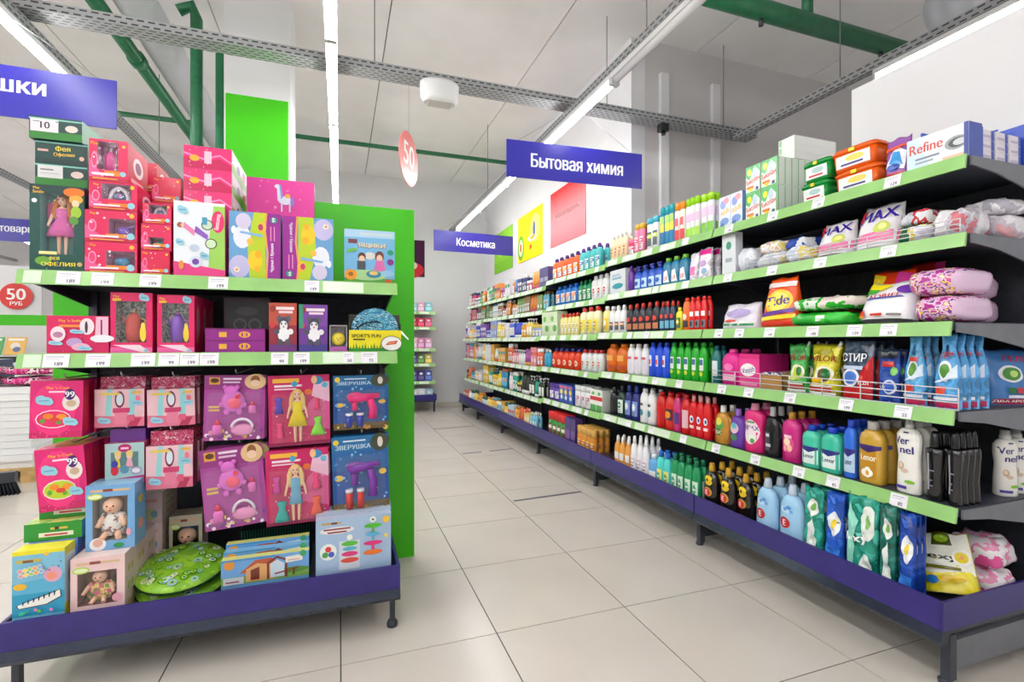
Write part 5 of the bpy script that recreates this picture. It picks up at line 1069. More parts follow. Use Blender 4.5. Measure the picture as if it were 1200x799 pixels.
for k in range(3, 6):
    for L in range(1, 7):
        z, xf = level(k, L); y = max(BAYS[k] + .02, OCC.get((k, L), 0) + .01)
        top = 9 if L == 1 else level(k, L - 1)[0] - .04 - z
        prev = None
        while y < BAYS[k + 1] - .09:
            kd = random.choice(KIND if L < 6 else KIND[:5]); c = random.choice(PAL[L]); c2 = random.choice(PAL[L] + [WHITE, WHITE])
            if (kd[0], c) == prev: continue
            prev = (kd[0], c)
            w = random.uniform(.055, .085) * (1.25 if kd[0] in ('cosmetic_carton', 'cream_jar') else 1); h = random.uniform(.17, .26) * (.6 if kd[0] == 'cream_jar' else 1)
            if L == 1: h = min(h, .22)
            h = min(h, top - .01, .21 if L == 6 else 1)
            n = random.randint(2, 3); n = min(n, int((BAYS[k + 1] - .015 - y) / w))
            if n < 1: break
            d = w * random.uniform(.55, .8); pr = kd[3](c, c2)(round(w * .94, 3), round(h, 3), round(d, 3))
            desc = f'{CN(c)} {kd[1]}'; grp = None
            num = SEEN.get((k, L, desc), 0); SEEN[(k, L, desc)] = num + 1
            for r in range(2):
                for i in range(n):
                    yy = y + w * (n - 1 - i + .5)
                    wh = which(i, n)
                    lab = f"{desc}{(' with a ' + CN(c2) + ' top') if num else ''}, {wh + ', ' if wh else ''}{'back row, ' if r else ''}{SHELF[L]}, {SECT[k]}"
                    spawn(pr, kd[0], unique(lab), kd[2], f'{desc}s, {SHELF[L]}, {SECT[k]}', (xf + .02 + d / 2 + r * (d + .008), yy, z + .0005), R90 + random.uniform(-.03, .03))
            y += w * n + random.uniform(.002, .012)
# goods on the far unit at the end wall
FW = (('top', 1.71, [(236, 170, 200), (130, 206, 220), (150, 200, 226)], .16), ('second', 1.447, [(214, 50, 90), (230, 90, 130), (190, 40, 80)], .17), ('third', 1.08, [(226, 140, 190), (236, 170, 206), (240, 200, 216)], .2), ('fourth', .82, [(90, 140, 70), (206, 190, 90), (110, 70, 150)], .16), ('fifth', .52, [(60, 50, 120), (70, 100, 180), (90, 60, 150)], .2), ('bottom', .2, [(226, 230, 236), (170, 206, 232), (220, 226, 236)], .2))
random.seed(5)
for nm, z, cols, h in FW:
    yf = 8.42 if nm != 'bottom' else 8.34
    for i in range(9):
        c = cols[(i + 2) % 3]; w = .118
        p = carton(w, round(h * random.uniform(.88, 1.0), 3), .07, c, (('r', -.8, .15, .8, .5, tuple(min(255, v + 50) for v in c)), ('e', 0, .72, .5, .12, (246, 240, 244))))
        for r in range(2):
            spawn(p, 'hygiene_pack', f"{CN(c)} pack, {which(i, 9)}, {'back row, ' if r else ''}{nm} shelf, end wall", 'pack', f'packs on the {nm} shelf at the end wall', (.42 + .1275 * i, yf + .035 + r * .08, z + .0005))

# ------------------------------------------------------------------ toys on the rack
random.seed(31)
HOT, DPK, LPK, SKIN, BLOND = (232, 36, 112), (196, 20, 84), (244, 130, 180), (240, 190, 160), (236, 196, 110)
def span(px0, px1, Y): return on_y(px0, Y)[0], on_y(px1, Y)[0]
def ztop(px0, px1, py, Y): return zat(py, (on_y(px0, Y)[1] + on_y(px1, Y)[1]) / 2)
@cached
def window_carton(w, h, d, body, win, inner, shapes=(), side=None, top=None, content=None, sideprint=()):
    """carton whose front has a clear window (fractions of the face) with the toy inside"""
    x0, z0, x1, z1 = win[0] * w / 2, win[1] * h, win[2] * w / 2, win[3] * h; y = -d / 2
    q = MB()
    q.add([(-w / 2, -y, 0), (w / 2, -y, 0), (w / 2, -y, h), (-w / 2, -y, h)], [(1, 0, 3, 2)], body)
    for s in (-1, 1): q.add([(s * w / 2, y, 0), (s * w / 2, -y, 0), (s * w / 2, -y, h), (s * w / 2, y, h)], [(0, 1, 2, 3) if s > 0 else (3, 2, 1, 0)], side or body)
    q.add([(-w / 2, y, h), (w / 2, y, h), (w / 2, -y, h), (-w / 2, -y, h)], [(0, 1, 2, 3)], top or side or body); q.add([(-w / 2, y, 0), (w / 2, y, 0), (w / 2, -y, 0), (-w / 2, -y, 0)], [(3, 2, 1, 0)], body)
    for a in ((-w / 2, 0, w / 2, z0), (-w / 2, z1, w / 2, h), (-w / 2, z0, x0, z1), (x1, z0, w / 2, z1)): q.add([(a[0], y, a[1]), (a[2], y, a[1]), (a[2], y, a[3]), (a[0], y, a[3])], [(0, 1, 2, 3)], body)
    yi = min(-y - .004, y + .055)
    q.add([(x0, y, z0), (x1, y, z0), (x1, y, z1), (x0, y, z1), (x0, yi, z0), (x1, yi, z0), (x1, yi, z1), (x0, yi, z1)], [(4, 5, 6, 7), (0, 1, 5, 4), (1, 2, 6, 5), (2, 3, 7, 6), (3, 0, 4, 7)], inner)
    out = [('carton', q.mesh('carton', 'card'), None)]
    out.append(('window', MB().add([(x0, y - .0006, z0), (x1, y - .0006, z0), (x1, y - .0006, z1), (x0, y - .0006, z1)], [(0, 1, 2, 3)], 'clear_film').mesh('window', 'clear_film'), None))
    if shapes: out.append(('print', MB().prints(conv(shapes, w, h), lambda x, z, L: (x, y - .0008 - L * .0002, z)).mesh('print', 'card'), None))
    if sideprint: out.append(('side_print', MB().prints(conv(sideprint, d, h), lambda x, z, L: (w / 2 + .0006 + L * .0002, x, z)).mesh('side_print', 'card'), None))
    if content:
        b0 = len(out)
        for nm, me, pi in CONTENT[content](x0, z0, x1, z1, y, yi): out.append((nm, me, None if pi is None else pi + b0))
    return out
CONTENT = {}
def doll_mesh(H, cx, y, z0, hair, dress, sk=SKIN, long=True, wide=1.0):
    """one doll: continuous body, with hair and dress as pieces; H tall, standing at z0"""
    s = H
    b = MB()
    for q in (-1, 1):
        b.tube([(cx + q * .045 * s, y, z0), (cx + q * .045 * s, y - .01 * s, z0 + .02 * s), (cx + q * .05 * s, y, z0 + .25 * s), (cx + q * .055 * s, y, z0 + .5 * s)], [.02 * s, .022 * s, .03 * s, .045 * s], sk, 8)
        b.tube([(cx + q * .09 * s, y, z0 + .78 * s), (cx + q * .14 * s, y - .02 * s, z0 + .64 * s), (cx + q * .17 * s, y - .05 * s, z0 + .5 * s), (cx + q * .175 * s, y - .06 * s, z0 + .46 * s)], [.026 * s, .024 * s, .018 * s, .02 * s], sk, 8)
    b.loft([sec(.085 * s, .05 * s, z0 + .46 * s, 2, 12, cx, y), sec(.07 * s, .045 * s, z0 + .6 * s, 2, 12, cx, y), sec(.1 * s, .05 * s, z0 + .76 * s, 2, 12, cx, y), sec(.03 * s, .03 * s, z0 + .81 * s, 2, 12, cx, y), sec(.025 * s, .025 * s, z0 + .84 * s, 2, 12, cx, y)], sk)
    b.ball((cx, y - .005 * s, z0 + .9 * s), .075 * s, sk, 12, 8, (.85, .9, 1.1))
    b.ball((cx, y - .075 * s, z0 + .89 * s), .01 * s, sk, 6, 4)
    for q in (-1, 1): b.ball((cx + q * .03 * s, y - .066 * s, z0 + .915 * s), .012 * s, (40, 60, 90), 6, 4)
    b.ball((cx, y - .068 * s, z0 + .86 * s), .012 * s, (200, 60, 80), 6, 4, (1.4, .6, .5))
    hr = MB(); hr.ball((cx, y + .022 * s, z0 + .93 * s), .092 * s, hair, 12, 8, (1, .8, .95))
    if long:
        for q in (-1, 1): hr.tube([(cx + q * .07 * s, y + .01 * s, z0 + .94 * s), (cx + q * .1 * s, y + .01 * s, z0 + .82 * s), (cx + q * .11 * s, y - .01 * s, z0 + .68 * s), (cx + q * .09 * s, y, z0 + .6 * s)], [.035 * s, .045 * s, .04 * s, .015 * s], hair, 8)
    dr = MB(); dr.loft([sec(wide * .2 * s, .1 * s, z0 + .3 * s, 2, 16, cx, y), sec(wide * .15 * s, .085 * s, z0 + .45 * s, 2, 16, cx, y), sec(.078 * s, .055 * s, z0 + .6 * s, 2, 16, cx, y), sec(.105 * s, .06 * s, z0 + .74 * s, 2, 16, cx, y), sec(.08 * s, .05 * s, z0 + .77 * s, 2, 16, cx, y)], dress)
    return b, hr, dr
def as_parts(b, hr, dr): return [('doll', b.mesh('doll', 'plastic'), None), ('hair', hr.mesh('hair', 'matte'), 0), ('dress', dr.mesh('dress', 'fabric'), 0)]
def wings(x0, z0, x1, z1, y, yi):
    H = z1 - z0; cx = (x0 + x1) / 2 + .004; q = MB()
    for s in (-1, 1): q.ball((cx + s * H * .15, yi - .008, z0 + H * .72), H * .14, (222, 90, 150), 10, 6, (.9, .03, 1.1)).ball((cx + s * H * .12, yi - .008, z0 + H * .52), H * .1, (150, 110, 190), 10, 6, (.9, .04, 1.0))
    return [('wings', q.mesh('wings', 'film'), None)]
CONTENT['fairy'] = lambda x0, z0, x1, z1, y, yi: wings(x0, z0, x1, z1, y, yi) + [(n_, m_, None if p_ is None else p_ + 1) for n_, m_, p_ in as_parts(*doll_mesh((z1 - z0) * .95, (x0 + x1) / 2 + .004, (y + yi) / 2, z0 + .004, (206, 120, 60), (228, 104, 178), wide=1.15))]
def baby(cl, cap):
    def f(x0, z0, x1, z1, y, yi):
        cx, ym = (x0 + x1) / 2, (y + yi) / 2 + .005; H = z1 - z0; w = (x1 - x0) / 2
        b = MB(); b.ball((cx, ym - .01, z0 + H * .76), H * .18, SKIN, 14, 10, (1.05, .9, 1))
        for q in (-1, 1):
            b.ball((cx + q * H * .06, ym - .01 - H * .155, z0 + H * .78), H * .02, (50, 40, 40), 6, 4); b.tube([(cx + q * w * .55, ym - .01, z0 + H * .5), (cx + q * w * .8, ym - .025, z0 + H * .3)], [H * .06, H * .05], SKIN, 8)
            b.tube([(cx + q * H * .1, ym - .01, z0 + H * .16), (cx + q * H * .16, ym - .035, z0 + H * .05)], [H * .07, H * .06], SKIN, 8)
        b.ball((cx, ym - .01 - H * .17, z0 + H * .74), H * .022, SKIN, 6, 4); b.ball((cx, ym - .01 - H * .16, z0 + H * .68), H * .025, (206, 80, 90), 6, 4, (1.4, .5, .5))
        c = MB(); c.loft([sec(w * .7, H * .13, z0 + H * .08, 2, 14, cx, ym), sec(w * .75, H * .16, z0 + H * .3, 2, 14, cx, ym), sec(w * .6, H * .14, z0 + H * .52, 2, 14, cx, ym), sec(w * .3, H * .1, z0 + H * .6, 2, 14, cx, ym)], cl)
        for q in (-1, 1): c.tube([(cx + q * w * .4, ym, z0 + H * .54), (cx + q * w * .7, ym - .012, z0 + H * .38)], [H * .09, H * .08], cl, 8)
        hh = MB(); hh.ball((cx, ym + .004, z0 + H * .83), H * .17, cap, 12, 8, (1, .85, .9))
        return [('doll', b.mesh('doll', 'plastic'), None), ('romper', c.mesh('romper', 'fabric'), 0), ('bonnet', hh.mesh('bonnet', 'fabric'), 0)]
    return f
CONTENT['baby_white'] = baby(pattern([(236, 232, 226), (240, 236, 230), (150, 120, 110)], 60, .8, 'noise'), (206, 150, 110))
CONTENT['baby_green'] = baby(pattern([(110, 160, 60), (226, 90, 140), (236, 210, 120), (120, 170, 70)], 40, .8), (236, 190, 160))
CONTENT['baby_blue'] = baby((60, 110, 170), (60, 100, 160))
def appliance(kind, c1, c2):
    def f(x0, z0, x1, z1, y, yi):
        cx, ym, H, w = (x0 + x1) / 2, (y + yi) / 2, z1 - z0, (x1 - x0) / 2; q = MB()
        if kind == 'kettle':
            q.loft([sec(w * .5, w * .4, z0 + .002, 2, 16, cx, ym), sec(w * .58, w * .46, z0 + H * .3, 2, 16, cx, ym), sec(w * .42, w * .36, z0 + H * .62, 2, 16, cx, ym), sec(w * .2, w * .2, z0 + H * .72, 2, 16, cx, ym)], c1); q.ball((cx, ym, z0 + H * .76), w * .12, c2, 8, 6)
            q.tube([(cx + w * .4, ym, z0 + H * .6), (cx + w * .75, ym, z0 + H * .55), (cx + w * .7, ym, z0 + H * .25), (cx + w * .5, ym, z0 + H * .2)], w * .07, c2, 8); q.tube([(cx - w * .4, ym, z0 + H * .4), (cx - w * .8, ym, z0 + H * .65)], [w * .12, w * .06], c1, 8)
        elif kind == 'ring':
            q.tube([(cx + w * .62 * math.cos(a), ym, z0 + H * .05 + H * .8 * abs(math.sin(a))) for a in [math.pi * k / 10 for k in range(11)]], w * .16, c1, 8); q.ball((cx, ym, z0 + H * .3), w * .42, c2, 14, 8, (1, .5, .7))
        else:
            q.ball((cx - w * .1, ym, z0 + H * .45), w * .55, c1, 14, 8, (1, .5, .7)); q.tube([(cx, ym, z0 + H * .6), (cx + w * .7, ym, z0 + H * .75)], w * .1, c2, 8); q.box(cx - w * .8, ym - w * .1, z0 + .002, cx + w * .8, ym + w * .1, z0 + H * .1, c2)
        return [('toy', q.mesh('toy', 'plastic'), None)]
    return f
CONTENT['kettle_pink'] = appliance('kettle', (226, 60, 150), (240, 190, 214)); CONTENT['ring_white'] = appliance('ring', (236, 236, 240), (120, 140, 180))
CONTENT['iron_violet'] = appliance('iron', (130, 90, 200), (170, 130, 220)); CONTENT['iron_blue'] = appliance('iron', (60, 150, 200), (90, 100, 120)); CONTENT['blob_mint'] = appliance('iron', (90, 214, 190), (60, 180, 160))
CONTENT['kettle_red'] = appliance('kettle', (206, 70, 60), (226, 190, 120)); CONTENT['kettle_violet'] = appliance('kettle', (130, 70, 190), (200, 120, 200))
CONTENT['chick'] = lambda x0, z0, x1, z1, y, yi: [('toy', MB().ball(((x0 + x1) / 2, (y + yi) / 2, z0 + (x1 - x0) * .5), (x1 - x0) * .44, (246, 222, 30), 14, 10, (1, .7, 1)).ball(((x0 + x1) / 2 - .006, y + .006, z0 + (x1 - x0) * .55), .003, BLACK, 6, 4).ball(((x0 + x1) / 2 + .008, y + .006, z0 + (x1 - x0) * .55), .003, BLACK, 6, 4).ball(((x0 + x1) / 2, y + .005, z0 + (x1 - x0) * .45), .004, (240, 140, 30), 6, 4).mesh('toy', 'plastic'), None)]
def dots(seed, n, cols, x=(-.9, .9), z=(.05, .95), r=(.03, .08)):
    rr = random.Random(seed); return tuple(('e', rr.uniform(*x), rr.uniform(*z), rr.uniform(*r), -1, rr.choice(cols)) for _ in range(n))
def lines(x0, x1, z, n, c, h=.018, step=.04, seed=1):
    rr = random.Random(seed); return tuple(('r', x0, z - i * step, x0 + (x1 - x0) * rr.uniform(.6, 1), z - i * step + h, c) for i in range(n))
CLOUD = lambda x, z, s=1.0: (('e', x, z, .2 * s, .045 * s, (150, 206, 226)), ('e', x - .08 * s, z + .02 * s, .12 * s, .04 * s, (150, 206, 226)), ('e', x + .1 * s, z - .015 * s, .12 * s, .035 * s, (150, 206, 226)), ('r', x - .12 * s, z - .006, x + .12 * s, z + .008, (90, 150, 190)))
FRONT = EY + .012

def toy_box(px0, px1, py, Y, zb, d, name, label, cat, body, shapes=(), maker=None, group=None, rows=1, rowgap=.003, rot=0.0, shrink=.985, rowlabel=None, **kw):
    x0, x1 = span(px0, px1, Y); w = (x1 - x0) * shrink; h = ztop(px0, px1, py, Y) - zb
    w, h, d = round(w, 3), round(h, 3), round(d, 3)
    p = maker(w, h, d) if maker else carton(w, h, d, body, tuple(shapes), **kw)
    for r in range(rows):
        lb = label if r == 0 else (f'{label}, {ORD[r]} one back' if not rowlabel else f'{rowlabel}, {ORD[r]} one back')
        spawn(p, name, lb, cat, group or (f'{label} row' if rows > 1 else None), ((x0 + x1) / 2, Y + d / 2 + r * (d + rowgap), zb + .0006), rot)
    return (x0 + x1) / 2, w, zb + h + .0012

# ---- top shelf
DG, DG2 = (14, 78, 70), (20, 110, 96)
FEY = (('r', -1, .9, 1, 1, (10, 56, 54)), ('t', 'Play', -.75, .955, .035, .35, 0, (246, 190, 60)), ('t', 'Smile', -.68, .915, .035, .4, 0, (246, 190, 60)), ('e', -.82, .81, .1, -1, (230, 240, 236)), ('e', .62, .93, .4, .055, (240, 120, 30)), ('e', .7, .85, .26, .05, (244, 170, 60)), ('e', .68, .8, .14, .045, (244, 206, 170)), ('e', .7, .7, .2, .07, (160, 200, 60)), ('e', .62, .6, .18, .05, (90, 150, 60)), ('e', -.5, .12, .3, .05, (110, 170, 50)), ('r', -.65, .195, .0, .23, (240, 226, 150)), ('t', 'ФЕЯ', -.1, .15, .04, .5, 0, (240, 220, 90)), ('t', 'ОФЕЛИЯ', .05, .085, .05, -.62, 0, (246, 222, 70)), ('e', .84, .09, .1, -1, (200, 170, 110))) + dots(3, 10, [(60, 170, 150), (120, 200, 180)], z=(.02, .3), r=(.01, .025))
x0, x1 = span(32, 98, FRONT); dw = round((x1 - x0) * .98, 3); dh = .307; dd = .078
fairy = window_carton(dw, dh, dd, DG, (-.62, .2, .62, .93), (60, 150, 146), FEY, side=(12, 66, 60), top=(16, 90, 80), content='fairy')
spawn(fairy, 'doll_carton', 'green doll box with a doll in a pink dress behind the window', 'doll box', None, ((x0 + x1) / 2 + .004, FRONT + dd / 2, TOPZ + .0006))
flatg = carton(dw, .082, dh, (12, 66, 60), (('r', -1, 0, 1, .35, (40, 130, 40)), ('r', -1, .86, 1, .93, (130, 200, 190)), ('e', .6, .55, .25, .16, (226, 210, 200)), ('r', -.9, .32, .05, .88, (222, 222, 222)), ('r', -.8, .66, -.3, .72, (120, 120, 120)), ('r', -.8, .5, -.1, .54, (190, 190, 190))), side=(120, 170, 150), top=(16, 80, 74))
flatg3 = carton(dw, .082, dh, (12, 66, 60), (('r', -1, 0, 1, .35, (40, 130, 40)), ('r', -1, .86, 1, .93, (130, 200, 190)), ('e', .6, .55, .25, .16, (226, 210, 200)), ('r', -.95, .32, .1, .88, (226, 222, 226)), ('t', '10', -.4, .62, .3, None, 0, (50, 40, 60)), ('r', -.85, .74, -.6, .78, (130, 130, 130)), ('r', .0, .78, .08, .82, (70, 70, 80))), side=(120, 170, 150), top=(16, 80, 74))
flatg2 = carton(dw, .082, dh, (12, 66, 60), (('r', -1, 0, 1, .2, (10, 50, 50)), ('t', 'Фея', .05, .68, .24, .4, .05, (240, 220, 70)), ('t', 'Офелия', .1, .4, .2, .5, .05, (240, 200, 80)), ('r', -1, .88, 1, .94, (130, 200, 190)), ('e', .78, .3, .1, .1, (226, 190, 170)), ('r', -.9, .5, -.5, .6, (226, 180, 170))), side=(120, 170, 150), top=(16, 80, 74))
for i in range(7):
    pos = ('lowest', 'second from the bottom', 'third from the bottom', 'fourth from the top', 'third from the top', 'second from the top', 'topmost')[i]
    o = spawn(flatg2 if i == 5 else flatg3 if i == 6 else flatg, 'doll_carton', f'dark green doll box lying flat, {pos} of the stack', 'doll box', 'green doll boxes lying in a stack', (span(42, 103, 2.29)[0] + dw / 2 - (.012 if i == 6 else 0), 2.285 + dh / 2 - (.0 if i < 6 else .012), TOPZ + .0006 + i * .0826))
# pink toy appliance boxes
PKS = lambda c, seed: (('r', -1, 0, 1, .1, (206, 20, 70)), ('p', [(-1, .1), (-.2, .1), (-.6, .3), (-1, .55)], (244, 90, 150)), ('e', -.72, .5, .16, .2, (246, 150, 190)), ('e', -.72, .5, .12, .15, (236, 60, 120)), ('e', .75, .2, .16, -1, (150, 206, 226)), ('t', 'Play', -.7, .88, .09, .4, 0, (246, 180, 40)), ('e', .8, .86, .1, -1, (246, 190, 60)), ('r', -.2, .14, .6, .26, (246, 140, 40))) + dots(seed, 8, [(246, 120, 170), (250, 200, 220), (250, 240, 246)], r=(.02, .06)) + (('r', -.8, .14, .3, .2, (250, 230, 240)), ('r', -.8, .05, .5, .08, (250, 170, 70)))
SP = (('e', 0, .55, .5, .25, (246, 220, 230)), ('e', 0, .55, .3, .15, (150, 60, 110)), ('r', -.7, .1, .5, .2, (246, 180, 200)))
def pink_stack(items, Y, d, base, desc):
    z = base
    for i, (a, b_, py, cont, win, sub) in enumerate(items):
        mk = (lambda w, h, dd_: window_carton(w, h, dd_, (228, 34, 92), win, (196, 120, 170), PKS(0, i + 3), side=(214, 30, 84), content=cont, sideprint=SP)) if cont else (lambda w, h, dd_: carton(w, h, dd_, (224, 30, 80), PKS(0, i + 9), side=(206, 26, 74), sideprint=SP))
        _, _, z = toy_box(a, b_, py, Y, z, d, 'toy_appliance_carton', f'pink toy appliance box {sub}, {desc}', 'toy box', (228, 34, 92), maker=mk, group='pink toy appliance boxes')
pink_stack([(99, 161, 284, 'iron_blue', (-.2, .15, .92, .72), 'with a blue toy'), (99, 161, 247, 'iron_violet', (-.1, .12, .95, .75), 'with a violet toy'), (104, 161, 214, 'ring_white', (-.5, .4, .75, .95), 'with a white hoop'), (104, 150, 164, 'kettle_pink', (-.6, .28, .5, .95), 'with a pink kettle')], FRONT, .2, TOPZ, 'tall left pile')
pink_stack([(165, 199, 294, None, (), 'showing a drawn teapot'), (165, 201, 263, 'blob_mint', (-.5, .08, .5, .5), 'with a mint toy'), (167, 201, 239, 'ring_white', (-.6, .5, .7, .95), 'with a violet hoop')], FRONT, .12, TOPZ, 'low middle pile')
pink_stack([(176, 212, 300, None, (), 'at the bottom'), (176, 212, 268, None, (), 'second up'), (176, 212, 238, None, (), 'third up'), (178, 212, 208, None, (), 'plain red, on top')], FRONT + .14, .14, TOPZ, 'pile behind the middle one')
pink_stack([(168, 184, 300, None, (), 'lowest'), (168, 184, 262, None, (), 'second up'), (168, 184, 226, None, (), 'third up'), (168, 184, 191, None, (), 'on top with white side')], FRONT + .3, .14, TOPZ, 'narrow rear pile')
# white box with a cyclist doll
BIKE = (('p', [(.35, .1), (1, .1), (1, .96), (.55, .96), (.4, .6)], (160, 214, 90)), ('p', [(-1, 0), (1, 0), (1, .1), (-1, .2)], (236, 60, 140)), ('e', .72, .75, .26, .15, (232, 40, 110)), ('t', 'Велосипед', .72, .75, .06, .36, 1.45, (250, 240, 246)), ('e', .3, .7, .24, -1, (60, 60, 70)), ('e', .3, .7, .2, -1, (206, 226, 200)), ('e', .45, .45, .24, -1, (60, 60, 70)), ('e', .45, .45, .2, -1, (206, 230, 190)), ('p', [(-.2, .6), (.3, .5), (.34, .56), (-.15, .68)], (140, 90, 190)), ('p', [(-.65, .66), (-.2, .54), (-.2, .62), (-.6, .72)], (236, 130, 180)), ('e', -.75, .68, .12, -1, (170, 90, 60)), ('e', -.66, .68, .07, -1, (240, 200, 170)), ('r', .1, .7, .3, .8, (70, 160, 200)), ('e', -.15, .2, .26, -1, (214, 226, 240)), ('e', -.15, .2, .14, -1, (120, 70, 170)), ('e', -.2, .38, .2, .05, (190, 206, 226)), ('e', -.7, .15, .1, .06, (226, 150, 60))) + CLOUD(-.65, .88) + CLOUD(-.75, .45, .8) + CLOUD(.2, .28, .9)
toy_box(203, 264, 237, FRONT, TOPZ, .06, 'doll_carton', 'white toy box showing a doll on a bicycle', 'toy box', (232, 238, 244), BIKE, side=(232, 50, 120), top=(236, 236, 240))
# stack of pink boxes, ends to the front
ES = (('p', [(-1, .5), (-.3, .3), (.5, .5), (1, .2), (1, 0), (-1, 0)], (206, 24, 90)), ('p', [(-1, .62), (-.2, .4), (.5, .62), (1, .3), (1, .38), (.5, .7), (-.2, .48), (-1, .7)], (244, 150, 200)), ('r', -.15, .25, .15, .8, (250, 200, 220)), ('e', -.55, .45, .2, .14, (240, 180, 50))) + dots(8, 8, [(250, 200, 230)], r=(.015, .03))
x0, x1 = span(213, 271, 2.3); ew = round((x1 - x0) * .98, 3)
endbox = carton(ew, .09, .34, (232, 44, 120), ES, side=(226, 230, 220), top=(236, 60, 130), sideprint=(('r', -1, 0, 1, .4, (110, 190, 70)), ('r', -.9, .5, .4, .9, (246, 240, 244)), ('e', .6, .6, .2, .3, (232, 60, 130)), ('e', -.2, .5, .2, .2, (120, 90, 170))))
for i in range(6): spawn(endbox, 'doll_carton', f"pink box lying end-on, {('lowest', 'second from the bottom', 'third from the bottom', 'third from the top', 'second from the top', 'topmost')[i]} of the tall stack", 'toy box', 'pink boxes lying end-on', ((x0 + x1) / 2 + .004, 2.3 + .17, TOPZ + .0006 + i * .0906))
UNI = dots(5, 14, [(244, 90, 180), (248, 150, 206)], r=(.02, .05)) + (('e', .12, .42, .2, .12, (236, 226, 246)), ('p', [(-.1, .4), (.02, .4), (.0, .8), (-.12, .78)], (236, 226, 246)), ('e', -.1, .8, .09, .06, (236, 226, 246)), ('p', [(0, .45), (.06, .5), (.0, .86), (-.05, .84)], (130, 160, 230)), ('e', .2, .55, .08, .06, (246, 180, 60)), ('r', .0, .1, .05, .35, (226, 214, 240)), ('r', .24, .1, .29, .35, (226, 214, 240)), ('e', .34, .4, .06, .14, (150, 120, 210)))
x0, x1 = span(289, 368, 2.47)
ub = carton(round(x1 - x0, 3), .163, .1, (238, 56, 160), UNI, side=(200, 30, 110), top=(230, 50, 150))
for i in range(3): spawn(ub, 'toy_horse_carton', f"bright pink box showing a white toy horse, {('lowest', 'middle', 'topmost')[i]} of three", 'toy box', 'pink toy horse boxes', ((x0 + x1) / 2, 2.52, TOPZ + .0006 + i * .1636))
# pair of yellow and blue counting-game boxes, one turned round
def game(m):
    s = m
    pt_ = lambda P: [(x * s, z if s > 0 else 1 - z) for x, z in P]
    zz = lambda z: z if s > 0 else 1 - z
    return (('p', pt_([(-.2, 0), (.4, 0), (.4, 1), (-.05, 1), (-.3, .5)]), (190, 214, 30)), ('e', -.5 * s, zz(.62), .34, .17, (236, 240, 250)), ('e', -.6 * s, zz(.18), .4, .17, (196, 190, 230)), ('e', -.45 * s, zz(.86), .3, .12, (214, 206, 232)), ('e', -.82 * s, zz(.72), .1, .06, (240, 246, 250)), ('e', 0 * s, zz(.28), .28, .15, (250, 206, 20)), ('e', .12 * s, zz(.37), .13, .06, (244, 180, 20)), ('e', .08 * s, zz(.15), .11, .05, (244, 180, 20)), ('e', -.2 * s, zz(.56), .12, .05, (246, 190, 60)), ('p', pt_([(-.6, .68), (.3, .63), (.28, .67), (-.55, .71)]), (130, 180, 230)),
            ('p', pt_([(.4, 0), (1, 0), (1, 1), (.4, 1), (.34, .75), (.46, .4)]), (250, 170, 60)), ('p', pt_([(.48, 0), (1, 0), (1, 1), (.48, 1), (.42, .75), (.53, .4)]), (156, 30, 150)), ('e', .28 * s, zz(.78), .16, .08, (250, 190, 60)), ('e', .22 * s, zz(.78), .1, .05, (206, 60, 110)),
            ('t', 'Чудики 1 Корона' if False else 'Чудные 1 Крошки', .68 * s, zz(.33), .055, .62, math.pi / 2 if s > 0 else -math.pi / 2, (250, 240, 250)), ('r', .62 * s - .02, zz(.7) - .12, .62 * s + .02, zz(.7) + .1, (240, 150, 190)), ('r', .76 * s - .02, zz(.7) - .12, .76 * s + .02, zz(.7) + .1, (240, 150, 190)), ('e', .74 * s, zz(.9), .14, -1, (20, 130, 120)), ('t', '99', .74 * s, zz(.9), .05, None, math.pi / 2 if s > 0 else -math.pi / 2, (240, 250, 250)), ('e', -.7 * s, zz(.13), .12, -1, (240, 230, 220)), ('e', -.7 * s, zz(.13), .05, -1, (210, 140, 60)))
for (a, b_, py, s, dsc) in ((268, 329, 249, 1, 'left of the pair'), (331, 391, 255, -1, 'turned upside down, right of the pair')):
    toy_box(a, b_, py, FRONT, TOPZ, .04, 'game_carton', f'blue and yellow game box with a purple edge, {dsc}', 'game box', (104, 164, 214), game(s), rows=3, side=(120, 110, 170) if s < 0 else (104, 164, 214), top=(150, 190, 220), rowlabel=f"blue and yellow game box, {'left' if s > 0 else 'right'} of the pair")
YAG = (('r', -1, .86, 1, 1, (176, 214, 240)), ('r', -.4, .9, .9, .95, (206, 220, 230)), ('r', -.85, .74, -.5, .82, (120, 60, 60)), ('t', 'ЯЩИКИ', .08, .7, .1, -.56, 0, (120, 70, 30)), ('t', 'ЯЩИКИ', .08, .71, .09, -.54, 0, (250, 226, 170)), ('e', 0, .52, .22, .07, (226, 220, 214)), ('e', -.32, .5, .16, .08, (90, 60, 44)), ('e', -.32, .46, .12, .06, (240, 200, 170)), ('r', -.5, .26, -.18, .42, (70, 80, 90)), ('e', .38, .52, .18, .1, (110, 60, 50)), ('e', .38, .48, .12, .07, (240, 200, 170)), ('p', [(.15, .24), (.62, .24), (.55, .44), (.25, .44)], (220, 110, 180)), ('r', -1, 0, 1, .1, (90, 170, 60)), ('e', -.1, .16, .8, .1, (170, 214, 150)), ('e', .15, .18, .3, .07, (40, 130, 160)), ('e', .15, .2, .18, .04, (230, 200, 120)), ('e', -.75, .16, .24, .1, (244, 160, 30)), ('e', -.75, .17, .1, .04, (160, 100, 30)), ('e', .7, .2, .28, .06, (150, 200, 230)), ('e', .82, .42, .14, .06, (130, 50, 140)), ('e', .82, .6, .13, .05, (20, 150, 120)), ('r', .6, .02, .85, .09, (214, 90, 50)), ('p', [(-.9, .56), (-.55, .6), (-.5, .66), (-.9, .62)], (110, 190, 60)))
